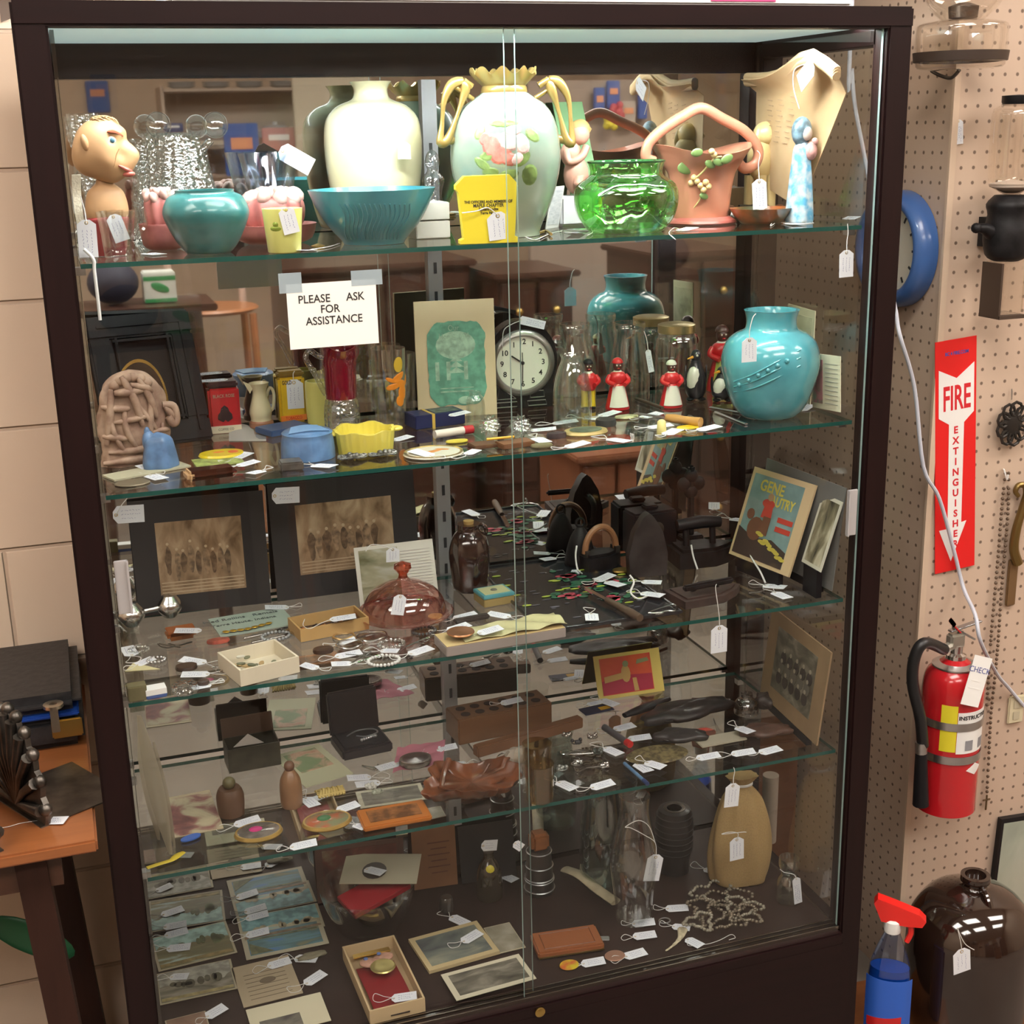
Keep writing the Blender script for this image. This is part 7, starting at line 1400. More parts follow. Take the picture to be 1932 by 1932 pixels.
o = obj('white_slip', B().prism([(-.025, 0), (.025, 0), (0, .020)], -.0004, .0004, mp=lambda v: (v[0], v[2], v[1])), M((.5, .46, .43), .6, name='grey_paper'), smooth=0, loc=tl @ Vector((w*.42, .008, h+.0006))); tagit(o, 'triangular pale paper slip sticking out of the open olive tin', 'paper')
LEA = M((.022, .020, .024), .45, name='black_leatherette')
t, w, d, h = bx('jewelry_case', 'black open jewelry case with a silver necklace inside', 'jewelry case', (648, 1438), (742, 1418), .075, h=.018, mat=LEA, s=4, bev=.003)
obj('velvet_pad', B().box((w/2, d/2, h+.001), (w*.88, d*.86, .003), bev=.001), M((.010, .010, .014), .9, name='black_velvet'), t); obj('lid', B().box((w/2, d+.004, h+.035), (w, .010, .078), rot=(R(-8), 0, 0), bev=.003), LEA, t)
tl = Matrix.Translation(t.location) @ Matrix.Rotation(t.rotation_euler.z, 4, 'Z')
b = B(); b.tube(smoothpath([(w*.25, d*.62, 0), (w*.50, d*.80, 0), (w*.80, d*.74, 0), (w*.84, d*.52, 0), (w*.6, d*.42, 0), (w*.42, d*.55, 0)], 6), .0014, 6)
for k in range(7): b.ell((w*(.45+.05*k), d*.26+.001*k, .001), .0032, 8)
o = obj('silver_necklace', b, M((.45, .45, .48), .3, .8, name='silver')); o.matrix_world = tl @ Matrix.Translation((0, 0, h+.0045)); tagit(o, 'fine silver necklace with a pendant lying in the black jewelry case', 'necklace')
WDD = WOOD((.20, .10, .045), (.30, .16, .08), .45, 8, (6, 6, 6), .3)
t, p, pr = pot('wooden_doll', 'small turned brown wooden doll bottle, fourth shelf left of centre', 'doll', 551, [(17, 1526), (20, 1518), (21, 1490), (19, 1470), (12, 1457), (8, 1452)], WDD, 4, 1520, wall=0, k=3)
obj('head', B().ell((0, 0, pr[-1][1]+.006), (.0085, .0085, .009), 16), M((.16, .08, .05), .4, name='dark_wood'), t)
t, p, pr = pot('leather_dice_cup', 'small brown leather cup with a stopper, left of the wooden doll', 'cup', 437, [(20, 1540), (24, 1535), (26, 1500), (20, 1486)], M((.11, .055, .03), .5, bump=.4, name='brown_leather'), 4, 1535, wall=0, k=2)
obj('stopper', B().ell((0, 0, pr[-1][1]+.008), (.010, .010, .010), 14), M((.13, .11, .05), .4, name='olive_cork'), t)
def exmag(mt, acc):
    def f(t, r, h): obj('picture', B().lathe([(0, h), (r*.86, h), (r*.8, h+.001), (0, h+.0016)], 32, fy=.75), mt, t); obj('figure_motif', B().ell((-r*.1, r*.05, h+.0018), (r*.28, r*.24, .0012), 12), acc, t)
    return f
disc('paperweight', 'left round glass paperweight with a magenta figure at the fourth shelf front', 'paperweight', 488, 1574, 46, .007, M((.42, .28, .08), .35, .5, name='gold_rim'), 4, ry=.75, extra=exmag(M((.16, .14, .12), .15, coat=1, nz=.4, nscale=50, name='grey_picture'), M((.50, .04, .18), .3, name='magenta_motif')))
disc('paperweight', 'right round paperweight with a smiling red and green picture at the front', 'paperweight', 617, 1553, 48, .007, M((.42, .28, .08), .35, .5, name='gold_rim'), 4, ry=.75, extra=exmag(M((.20, .22, .12), .15, coat=1, nz=.7, nscale=40, c2=(.40, .12, .06), name='colour_picture'), M((.06, .16, .07), .3, name='green_motif')))
t, w, d, h = bx('orange_wallet', 'orange embossed leather wallet at the front of the fourth shelf', 'wallet', (687, 1572), (816, 1549), .058, h=.009, mat=M((.42, .14, .025), .45, coat=.2, name='orange_leather'), s=4, bev=.002)
obj('embossed_panel', B().box((w/2, d*.5, h+.0003), (w*.76, d*.62, .0012), bev=.0005), M((.22, .09, .03), .5, nz=.5, nscale=70, bump=.5, name='embossed_leather'), t)
# carved leaf dish
LFM = M((.14, .045, .018), .3, coat=.5, nz=.4, nscale=30, bump=.3, name='red_brown_lacquer')
p = P(890, 1500, 4); t = thing('carved_leaf_dish', 'red-brown carved wooden maple leaf dish, centre of the fourth shelf', 'dish', p, R(12)); m = mpp(p)
def leafm(r, z, a): return (r*(1+.22*abs(math.sin(2.5*a))+.05*math.sin(17*a)), z+.010*math.cos(3*a)*(r/.07)**2)
obj('leaf', B().lathe(wallprof([(.02, .011), (.045, .013), (.06, .022), (.066, .034)], .004), 90, mod=leafm, fx=1.05, fy=.8), LFM, t, 80)
b = B()
for k in range(5): a = 2*PI*k/5+.6; b.tube(smoothpath([(0, 0, .017), (math.cos(a)*.03, math.sin(a)*.025, .018), (math.cos(a)*.058, math.sin(a)*.046, .030)], 4), .0022, 6)
obj('veins', b, LFM, t)
obj('stem', B().tube(smoothpath([(-.05, .01, .012), (-.03, .035, .03), (-.01, .055, .042)], 4), .005, 8), LFM, t)
AMT = G((.72, .62, .42), .12, .03, name='amber_tumbler_glass')
for lab, px_, py_, yt in (('front smoky amber glass tumbler, fourth shelf centre', 1019, 1508, 1440), ('rear smoky amber glass tumbler, fourth shelf centre', 1014, 1462, 1402)):
    pot('glass_tumbler', lab, 'glass', px_, [(25, py_), (26, py_-3), (28, yt)], AMT, 4, py_, wall=.002, k=1, group='amber tumblers')
BWD = WOOD((.10, .045, .02), (.17, .08, .035), .4, 6, (2, 12, 12), .3)
t, w, d, h = bx('wooden_block_rack', 'brown wooden block rack with rows of round holes in its top', 'rack', (866, 1408), (1042, 1371), .062, hpx=48, mat=BWD, s=4, bev=.002)
for i in range(6):
    for j in range(2): obj('hole', B().lathe([(0, h+.0002), (.0085, h+.0002), (.0085, h+.0008), (0, h+.0008)], 16, c=(w*(.12+.15*i), d*(.3+.4*j), 0)), M((.02, .010, .008), .8, name='dark_hole'), t, 0)
t, w, d, h = bx('wooden_ruler_case', 'long brown wooden stick case lying before the block rack', 'case', (902, 1432), (1101, 1374), .018, h=.020, mat=WOOD((.13, .055, .025), (.20, .09, .04), .4, 6, (2, 12, 12), .3), s=4, bev=.002)
# pink cloth and tin
p = onZ(792, 1428, SZ[4]+.002); t = thing('pink_cloth', 'crumpled pink cloth under a round silver tin', 'cloth', p); r_ = random.Random(8)
obj('fabric', B().grid(16, 12, lambda u, v: ((u-.5)*.085+(v-.5)*.03, (v-.5)*.085, .001+.004*abs(math.sin(u*9+2*v)*math.cos(v*7-u*3))), th=.0005), M((.46, .17, .22), .85, name='pink_fabric'), t, 80)
disc('silver_pill_box', 'round dark silver pill box lying on the pink cloth', 'pill box', 784, 1440, 32, .010, M((.32, .30, .28), .2, .9, name='dark_silver'), 4, ry=.8, lift=.006, extra=lambda t, r, h: obj('lid_inset', B().lathe([(0, h+.0002), (r*.78, h+.0002), (0, h+.0012)], 24, fy=.8), M((.06, .04, .04), .2, coat=.8, name='dark_enamel'), t))
# red card standing at the back
def exred(t, w, h, z1):
    b = B(); b.mat(0).prism([(w*.08, h*.10), (w*.84, h*.10), (w*.84, h*.45), (w*.3, h*.5), (w*.08, h*.4)], z1, z1+.0003); b.mat(1).prism(circ(w*.07, 12, w*.45, h*.52, h*.2), z1+.0003, z1+.0007).prism([(w*.12, h*.36), (w*.45, h*.42), (w*.45, h*.56), (w*.12, h*.5)], z1+.0003, z1+.0006).prism([(w*.55, h*.1), (w*.62, h*.1), (w*.60, h*.4), (w*.54, h*.4)], z1+.0003, z1+.0006)
    b.mat(2).prism(circ(w*.045, 12, w*.46, h*.74), z1+.0007, z1+.001).prism([(w*.62, h*.70), (w*.82, h*.74), (w*.80, h*.82), (w*.64, h*.80)], z1+.0003, z1+.0006)
    obj('cover_art', b, [M((.36, .02, .05), .5, name='crimson_ink'), M((.50, .30, .10), .5, name='tan_ink'), M((.22, .24, .12), .5, name='olive_ink')], t, 0)
card('cowboy_card', 'red and orange cowboy picture card with a yellow border, standing at the back', 'card', (1130, 1322), (1254, 1303), (1112, 1240), 4, top=('Y', DY-.003), border=M((.60, .46, .12), .5, name='yellow_border'), pic=M((.62, .10, .03), .5, nz=.4, nscale=12, c2=(.50, .04, .03), name='orange_red_print'), inset=(.08, .15, .08, .08), extra=exred)
# pouches
BLP = M((.018, .015, .015), .5, coat=.15, bump=.5, nz=.4, nscale=50, name='black_leather')
def pouch(lab, px, py, rx, ry, h, rz, mat, s=4, name='leather_pouch', cat='pouch', group=None):
    p = onZ(px, py, SZ[s]+.0006); m = mpp(p); t = thing(name, lab, cat, p, rz, group)
    obj('body', B().ell((0, 0, h), (rx*m, ry, h), 28, mod=lambda d: 1+.12*math.sin(5*d.x+4*d.y)+.10*math.cos(7*d.y-3*d.x)+.05*math.sin(13*d.x)), mat, t, 80); obj('seam', B().tube([(rx*m*.9*math.cos(k*PI/8), ry*.95*math.sin(k*PI/8), h*(1.0+.2*math.sin(k))) for k in range(16)], .0014, 5, closed=True), mat, t); return t
pouch('large flat black leather glove at the right of the fourth shelf', 1298, 1350, 98, .032, .012, R(8), BLP); pouch('smaller black leather glove before the large one', 1285, 1396, 52, .022, .009, R(-15), BLP)
flatrod('folding_knife', 'black handled folding knife behind the leather gloves', 'knife', (1178, 1350), (1262, 1318), 4, .009, BLACK, rs=[.006, .009, .010, .009, .006], flat=.7)
flatrod('dark_pen', 'thin dark wooden pen behind the large leather glove', 'pen', (1305, 1319), (1378, 1321), 4, .003, M((.05, .02, .015), .3, name='dark_wood'))
t, p, pr = pot('glass_inkwell', 'small round smoky glass inkwell right of the leather gloves', 'inkwell', 1408, [(20, 1352), (23, 1345), (22, 1325), (12, 1316), (12, 1308)], G((.5, .5, .5), .2, .04, bump=.4), 4, 1345, wall=0)
pouch('flat brown leather purse at the right end of the fourth shelf', 1445, 1385, 52, .022, .008, R(-10), M((.08, .04, .028), .5, nz=.3, nscale=40, name='brown_leather'), name='leather_purse', cat='purse')
pouch('dark round leather purse by the team photo', 1448, 1335, 24, .02, .014, 0, M((.035, .022, .018), .5, nz=.3, nscale=40, name='dark_leather'), name='leather_purse', cat='purse')
bx('small_book', 'thin pale book under the black leather glove', 'book', (1325, 1413), (1410, 1397), .035, h=.004, mat=M((.36, .33, .25), .6, name='pale_book'), s=4)
disc('dark_wicker_dish', 'olive woven oval coaster at the front right of the fourth shelf', 'coaster', 1240, 1425, 62, .003, M((.12, .095, .04), .7, nz=.6, nscale=120, name='woven_straw'), 4, ry=.6)
# team photo
def exteam(t, w, h, z1):
    b = B(); r_ = random.Random(9)
    for row in range(3):
        for k in range(5): x = w*(.28+.11*k+.02*row); y = h*(.34+.12*row); b.mat(row % 2).prism(circ(w*.045, 10, x, y, h*.07), z1+.0003*row, z1+.0006+.0003*row); b.mat(2).prism(circ(w*.018, 8, x, y+h*.08), z1+.001, z1+.0013)
    obj('players', b, [M((.04, .035, .03), .5, name='dark_grey'), M((.12, .11, .09), .5, name='mid_grey'), M((.32, .29, .22), .5, name='pale_grey')], t, 0)
card('team_photo', 'sepia team photo in a tan mount, leaning at the right of the fourth shelf', 'photo', (1448, 1308), (1556, 1408), (1472, 1146), 4, z=SZ[4]+.016, top=('A', 0), foot=.016, border=M((.30, .20, .11), .6, nz=.12, nscale=12, name='tan_mount'), pic=PIC([(.05, .045, .035), (.12, .11, .08), (.28, .26, .20)], 24, 1, 1.4, 6), inset=(.16, .17, .18, .14), th=.003, extra=exteam)
# tools, jewellery cluster
flatrod('pocket_screwdriver', 'grey tool with a red tip lying right of the tumblers', 'tool', (1140, 1372), (1182, 1400), 4, .006, M((.09, .09, .10), .4, name='grey_plastic'), parts=lambda t, L, r: obj('red_tip', B().tube([(L, 0, 0), (L+.012, 0, 0)], .0062, 10), M((.5, .02, .02), .4, name='red_plastic_tip'), t))
flatrod('blue_pen', 'blue pen lying near the front right of the fourth shelf', 'pen', (1178, 1440), (1214, 1472), 4, .003, M((.10, .20, .34), .4, name='blue_plastic'), parts=lambda t, L, r: obj('cap', B().tube([(L, 0, 0), (L+.014, 0, 0)], .0036, 8), M((.02, .04, .12), .4, name='navy_plastic'), t))
r_ = random.Random(21)
for k, (x, y, c_, lab) in enumerate(((1070, 1388, SIL, 'silver earring behind the amber tumblers'), (1088, 1402, M((.04, .04, .045), .3, name='black_bead'), 'black earring right of the amber tumblers'), (1118, 1392, SIL, 'small silver hoop right of the amber tumblers'), (1060, 1452, M((.3, .32, .3), .3, .5, name='grey_metal'), 'grey clip earring right of the front tumbler'), (1088, 1442, CRB, 'crystal clip right of the front tumbler'), (1138, 1446, SIL, 'silver brooch left of the blue pen'), (1128, 1420, M((.05, .06, .05), .3, name='dark_stone'), 'dark stone pin left of the olive coaster'), (940, 1480, M((.5, .48, .45), .4, name='grey_shell'), 'grey shell on the leaf dish rim'), (712, 1495, M((.3, .32, .25), .3, name='olive_bead'), 'olive bead pendant left of the leaf dish'), (700, 1486, M((.55, .55, .5), .3, name='white_bead'), 'white enamel flower pin beside the orange wallet'))):
    b = B()
    for q in range(6): b.ell((r_.uniform(-.008, .008), r_.uniform(-.006, .006), .0025+r_.uniform(0, .002)), .0035, 8)
    b.tube([(math.cos(a*PI/5)*.009, math.sin(a*PI/5)*.007, .0018) for a in range(10)], .0011, 5, closed=True)
    o = obj('earring', b, c_, loc=onZ(x, y, SZ[4]+.0006)); tagit(o, lab, 'jewelry', 'small jewelry on the fourth shelf')
b = B()
for k in range(9): b.tube(smoothpath([(-.02+.005*k, -.012, .004), (-.015+.004*k, 0, .010+.002*(k % 2)), (-.022+.005*k, .013, .004)], 4), .0022, 6)
for k in range(4): b.tube([(-.022, -.010+.006*k, .006), (.022, -.008+.006*k, .007)], .002, 6)
o = obj('straw_knot', b, M((.50, .38, .13), .6, name='straw'), loc=onZ(624, 1500, SZ[4]+.0006)); tagit(o, 'knotted yellow straw ornament above the right paperweight', 'ornament')
b = B(); b.prism(circ(.016, 20, 0, 0, .008), .0006, .0026); o = obj('blue_badge', b, M((.04, .13, .50), .4, name='blue_enamel'), loc=onZ(360, 1582, SZ[4]+.0022)); o.rotation_euler = (0, 0, .35); tagit(o, 'bright blue oval badge at the left front of the fourth shelf', 'badge')
b = B().tube(smoothpath([onZ(x, y, SZ[4]+.0035) for x, y in ((276, 1638), (300, 1630), (325, 1622), (340, 1612), (345, 1608))], 4), .0042, 8, flat=.35).ell(onZ(332, 1616, SZ[4]+.0035), (.014, .006, .0022), 14, rot=(0, 0, .8)); o = obj('yellow_ribbon', b, M((.55, .42, .03), .5, name='yellow_ribbon')); tagit(o, 'yellow ribbon badge at the far left front of the fourth shelf', 'ribbon')
t, p, pr = None, None, None
bx('tool_card', 'navy and yellow tool card behind the wooden stick case', 'card', (1105, 1352), (1160, 1340), .03, h=.003, mat=M((.015, .02, .05), .5, nz=.0, name='navy_card'), s=4, extra=lambda t, w, d, h: obj('yellow_patch', B().box((w*.75, d*.4, h+.0003), (w*.35, d*.4, .0006)), M((.55, .30, .02), .5, name='amber_patch'), t, 0))
o = obj('cotton_wad', B().ell((0, 0, .014), (.020, .016, .014), 18, mod=lambda d: 1+.15*math.sin(8*d.x)*math.cos(7*d.y)), M((.42, .36, .30), .8, name='beige_cloth'), loc=onZ(975, 1440, SZ[4]+.0006)); tagit(o, 'crumpled beige cloth left of the amber tumblers', 'cloth')
for a in (((700, 1466), (655, 1472), 'leftmost of a bundle lying left of the pink cloth', 0), ((720, 1476), (668, 1484), 'lower one of the bundle left of the pink cloth', .001), ((752, 1440), (712, 1452), 'lying at the left edge of the pink cloth', .004), ((822, 1415), (862, 1410), 'lying at the right corner of the pink cloth', .002), ((880, 1440), (852, 1444), 'lying before the wooden block rack', 0), ((945, 1328), (985, 1322), 'lying on the wooden block rack', .048),
          ((752, 1318), (798, 1322), 'lying behind the pink cloth at the fourth shelf back', 0), ((1052, 1475), (1084, 1492), 'lying right of the front amber tumbler', 0), ((1112, 1488), (1160, 1478), 'lying at the shelf edge below the front tumblers', 0), ((1108, 1330), (1132, 1326), 'lying left of the red cowboy card', .004), ((1128, 1318), (1168, 1334), 'lying before the red cowboy card', .006),
          ((1155, 1378), (1200, 1368), 'lying between the grey tool and the folding knife', 0), ((1185, 1395), (1228, 1392), 'lying left of the smaller black glove', 0), ((1135, 1408), (1175, 1428), 'lying before the grey tool', 0), ((1200, 1440), (1225, 1460), 'lying just right of the blue pen', 0), ((1218, 1438), (1252, 1450), 'lying on the olive coaster edge', .004), ((1310, 1432), (1362, 1426), 'lying before the smaller black glove', 0),
          ((1376, 1424), (1428, 1420), 'lying at the right front edge, left of two', 0), ((1430, 1422), (1475, 1412), 'lying at the right front edge, right of two', 0), ((1390, 1372), (1418, 1386), 'lying on the brown leather purse', .014), ((440, 1558), (492, 1546), 'lying behind the left paperweight', .0), ((570, 1500), (600, 1530), 'lying left of the straw ornament', 0), ((636, 1530), (676, 1518), 'lying behind the right paperweight', 0), ((545, 1600), (600, 1592), 'lying at the shelf edge between the two paperweights', 0), ((668, 1556), (690, 1566), 'lying under the left end of the orange wallet', 0), ((385, 1382), (412, 1384), 'lying left of the olive tin', 0), ((860, 1468), (880, 1452), 'lying at the stem of the leaf dish', 0)):
    tag(a[0], a[1], 4, a[2], lift=a[3])
tagv((1383, 1478), (1379, 1522), ('Y', .022), 'hanging below the right half of the fourth shelf', wide=.62, string=[(1384, 1468), (1386, 1455), (1384, 1448)])
for k, (x, y, w_, lab) in enumerate(((420, 1262, 40, 'fine silver chain curled left of the cream card box'), (690, 1238, 46, 'fine silver chain curled before the silver rope bangle'), (790, 1210, 34, 'fine steel chain left of the long flat box'), (330, 1216, 30, 'fine dark chain before the orange-brown pouch'), (1250, 1150, 36, 'fine steel chain left of the low rusty iron'))):
    r_ = random.Random(k); c_ = onZ(x, y, SZ[3]+.0022+(.006 if x > 1000 else 0)); m = mpp(c_); o = obj('fine_chain', B().tube(smoothpath([c_+Vector((r_.uniform(-1, 1)*w_*m, r_.uniform(-1, 1)*w_*m*.7, .0008*(q % 2))) for q in range(7)], 6), .0011, 5), SIL if k != 3 else GUN); tagit(o, lab, 'chain')
for k, (x, y, w_, lab) in enumerate(((1090, 1418, 30, 'fine silver chain among the earrings right of the tumblers'), (700, 1450, 26, 'fine chain curled left of the round pill box'), (1110, 1450, 30, 'fine dark chain before the grey tool'), (960, 1425, 24, 'fine silver chain behind the leaf dish'))):
    r_ = random.Random(k+9); c_ = onZ(x, y, SZ[4]+.0022); m = mpp(c_); o = obj('fine_chain', B().tube(smoothpath([c_+Vector((r_.uniform(-1, 1)*w_*m, r_.uniform(-1, 1)*w_*m*.7, .0008*(q % 2))) for q in range(7)], 6), .0011, 5), SIL if k != 2 else GUN); tagit(o, lab, 'chain')
# ================================================================== CASE FLOOR
def scn(sky, land, low, sd, hz=.5):
    def f(t, w, h, z1):
        r_ = random.Random(sd); n = 18; x0, x1 = w*.035, w*.965; hs = [h*(hz+.20*noise.noise((i*.35, sd, 0))+.05*r_.random()) for i in range(n+1)]; X = [x0+(x1-x0)*i/n for i in range(n+1)]; b = B()
        b.mat(0).prism([(X[0], hs[0]), ]+[(X[i], hs[i]) for i in range(1, n+1)]+[(x1, h*.965), (x0, h*.965)], z1-.0003, z1)
        for k in range(9): xx = w*r_.uniform(.12, .88); b.mat(1).prism(circ(w*r_.uniform(.03, .07), 10, xx, h*(hz-.04+.10*r_.random()), h*r_.uniform(.06, .15)), z1, z1+.0003)
        b.mat(2).box((w*.5, h*.10, z1), (w*.92, h*.09, .0004)); b.mat(0).box((w*.72, h*.86, z1+.0001), (w*.3, h*.03, .0003))
        obj('landscape', b, [M(c, .5, nz=.35, nscale=60, name='printed_colour') for c in (sky, land, low)], t, 0)
    return f
def pcard(lab, BL, BR, TL, pic, border=None, ins=(.03, .03, .03, .03), lift=0, th=.0012, name='postcard', cat='postcard', group=None, extra=None):
    return card(name, lab, cat, BL, BR, TL, 5, lift=lift, border=border or M((.42, .37, .26), .6, name='aged_card'), pic=pic, inset=ins, th=th, group=group, extra=extra)
Gp = 'postcards in rows on the case floor'
br = lambda c: tuple(min(1, v*1.5) for v in c)
LS = lambda sd, sky, mid, low: PIC([low, mid, br(mid), br(sky)], 22, .5, 2.2, sd)
pcard('grey sky postcard, topmost in the left column on the case floor', (280, 1688), (408, 1662), (274, 1638), LS(1, (.30, .30, .26), (.16, .15, .10), (.10, .08, .05)), group=Gp)
pcard('postcard of trees by water, second from top in the left column', (288, 1750), (422, 1722), (280, 1700), LS(2, (.34, .42, .38), (.14, .14, .07), (.10, .08, .04)), group=Gp, extra=scn((.34, .50, .46), (.11, .13, .05), (.13, .10, .05), 2, .55))
pcard('postcard of trees under a pale blue sky, third in the left column', (290, 1826), (438, 1790), (284, 1762), LS(5, (.32, .42, .40), (.13, .12, .06), (.16, .12, .05)), group=Gp, extra=scn((.36, .54, .50), (.10, .12, .05), (.26, .20, .08), 5, .55))
pcard('grey town view postcard, lowest in the left column', (298, 1898), (446, 1866), (291, 1840), PIC([(.08, .07, .05), (.22, .20, .15), (.34, .32, .27)], 30, .6, 2, 7), group=Gp, extra=scn((.36, .35, .30), (.10, .09, .06), (.36, .30, .14), 7, .5))
pcard('postcard of rust-red hills under blue sky, top of the second column', (440, 1698), (598, 1670), (432, 1645), LS(8, (.20, .34, .38), (.28, .18, .12), (.10, .05, .04)), group=Gp, extra=scn((.22, .42, .48), (.26, .13, .07), (.10, .05, .04), 8, .42))
pcard('postcard of a pale beach under blue sky, second in the second column', (450, 1752), (604, 1722), (443, 1708), LS(9, (.20, .32, .33), (.34, .30, .20), (.24, .17, .11)), group=Gp, extra=scn((.20, .38, .40), (.40, .34, .22), (.24, .17, .11), 9, .38))
pcard('white bordered postcard of a blue lake, second column', (465, 1812), (621, 1780), (457, 1762), LS(12, (.06, .14, .30), (.08, .16, .18), (.20, .20, .12)), M((.46, .42, .31), .6, name='cream_border'), (.06, .06, .1, .1), group=Gp, extra=lambda t, w, h, z1: obj('shore', B().prism([(w*.07, h*.12), (w*.35, h*.12), (w*.16, h*.40), (w*.07, h*.55)], z1, z1+.0003).box((w*.5, h*.66, z1), (w*.84, h*.05, .0003)), M((.16, .17, .09), .5, nz=.4, nscale=60, name='printed_colour'), t, 0))
def exletter(t, w, h, z1):
    b = B()
    for k in range(7): b.box((w*.5, h*(.12+.10*k), z1), (w*.7, .001, .0003))
    b.prism(circ(w*.14, 14, w*.52, h*.50, h*.07), z1, z1+.0004); obj('engraving', b, M((.16, .12, .08), .6, name='sepia_ink'), t, 0)
pcard('aged cream letterhead with a small engraving on the case floor', (460, 1902), (572, 1874), (444, 1826), None, M((.42, .34, .23), .6, nz=.08, nscale=8, name='cream_letter'), extra=exletter, name='letterhead', cat='paper')
pcard('folded white leaflet with a dark photo at the bottom left of the case floor', (480, 1962), (625, 1926), (458, 1908), PIC([(.06, .055, .05), (.3, .28, .22)], 24, 1, 1, 4), M((.60, .56, .40), .6, name='ivory_paper'), (.12, .35, .08, .5), lift=.002, name='leaflet', cat='leaflet')
pcard('reddish brown print at the very bottom left of the case floor', (320, 1965), (398, 1945), (300, 1930), PIC([(.16, .08, .05), (.3, .2, .14)], 24, 1, 1, 2), name='print_scrap', cat='print')
# medal box
a_ = onZ(702, 1944, SZ[5]); bk = onZ(645, 1752, SZ[5])
t, w, h = openbox('medal_box', 'open cream box holding a medal on a red ribbon, case floor', 'box', (702, 1944), (807, 1918), .185, 26, M((.56, .42, .24), .6, name='cream_card_box'), M((.52, .38, .22), .6, name='cream_lining'), 5)
tl = Matrix.Translation(t.location) @ Matrix.Rotation(t.rotation_euler.z, 4, 'Z')
mt = thing('medal', 'gold medal with a pink bow and long dark red ribbon in the cream box', 'medal', tl @ Vector((w*.5, .095, .004)), t.rotation_euler.z)
obj('ribbon', B().grid(6, 14, lambda u, v: ((u-.5)*w*.72, -.066+v*.125, .005+.0025*math.sin(v*5)), th=.001), M((.22, .010, .014), .6, name='dark_red_ribbon'), mt, 80)
b = B(); b.ell((-.012, .052, .014), (.017, .014, .005), 14, rot=(0, .2, .5)).ell((.014, .058, .014), (.018, .013, .005), 14, rot=(0, -.2, -.4)).ell((0, .045, .014), (.012, .016, .005), 12); obj('bow', b, M((.50, .28, .20), .6, nz=.2, nscale=60, name='pale_pink_ribbon'), mt, 80)
obj('disc', B().lathe([(0, 0), (.020, 0), (.021, .0015), (.019, .003), (.014, .0022), (0, .0032)], 32, c=(.006, .028, .017)), M((.50, .42, .16), .3, .8, name='gold_metal'), mt)
b = B().ell((-.016, .056, .020), (.004, .004, .002), 8).ell((.008, .062, .020), (.004, .004, .002), 8); obj('blue_pearls', b, M((.1, .16, .38), .3, name='blue_bead'), mt)
obj('clasp', B().box((0, .082, .010), (w*.7, .012, .004), bev=.001), BRASS, mt)
o = obj('dark_pin_bar', B().box((0, 0, .0055), (.035, .018, .006), bev=.002), M((.06, .045, .035), .4, name='dark_bronze'), loc=tl @ Vector((w*.55, .018, .003))); tagit(o, 'dark bronze pin at the front end of the medal box', 'pin')
# framed pictures
pcard('cream bordered landscape picture right of the medal box', (810, 1838), (943, 1800), (780, 1775), PIC([(.05, .06, .07), (.14, .16, .14), (.30, .30, .22)], 18, .8, 1.4, 14), M((.50, .40, .22), .6, name='cream_border'), (.07, .07, .1, .1), th=.006, name='small_picture', cat='picture')
pcard('black and white photo with a white border at the front, overlapping others', (862, 1890), (1013, 1848), (843, 1838), PIC([(.04, .04, .03), (.14, .13, .10), (.36, .34, .27)], 22, .7, 1.6, 16), M((.60, .56, .42), .6, name='ivory_border'), (.07, .06, .12, .12), lift=.008, th=.001, name='photo_print', cat='photo')
pcard('small greenish photo behind the front black and white photo', (942, 1800), (992, 1788), (930, 1748), PIC([(.16, .15, .11), (.24, .22, .16), (.36, .33, .26)], 20, 1, 1, 17), lift=.0, name='photo_print', cat='photo')
t, w, d, h = bx('leather_wallet', 'reddish brown tooled leather wallet on the right of the case floor', 'wallet', (1016, 1813), (1141, 1794), .062, h=.014, mat=M((.26, .085, .028), .45, coat=.2, name='red_brown_leather'), s=5, bev=.003)
obj('tooled_border', B().tube([(w*.12, d*.15, h), (w*.88, d*.15, h), (w*.88, d*.85, h), (w*.12, d*.85, h)], .0012, 5, closed=True), M((.16, .05, .02), .5, name='dark_brown'), t); obj('gilt_edge', B().box((w/2, .001, h*.3), (w*.98, .004, .003)), BRASS, t, 0)
# scroll bone
p1_ = onZ(1066, 1640, SZ[5]+.012); p2_ = onZ(1162, 1702, SZ[5]+.012)
o = obj('ivory_strip', B().tube(smoothpath([p1_, p1_.lerp(p2_, .3)+Vector((0, 0, .008)), p1_.lerp(p2_, .65)+Vector((0, 0, .002)), p2_], 5), [.011]*16, 12, flat=.45), M((.46, .40, .27), .5, nz=.15, nscale=40, name='ivory'), smooth=60); tagit(o, 'curved ivory-coloured strip lying right of the metal cup', 'bone strip')
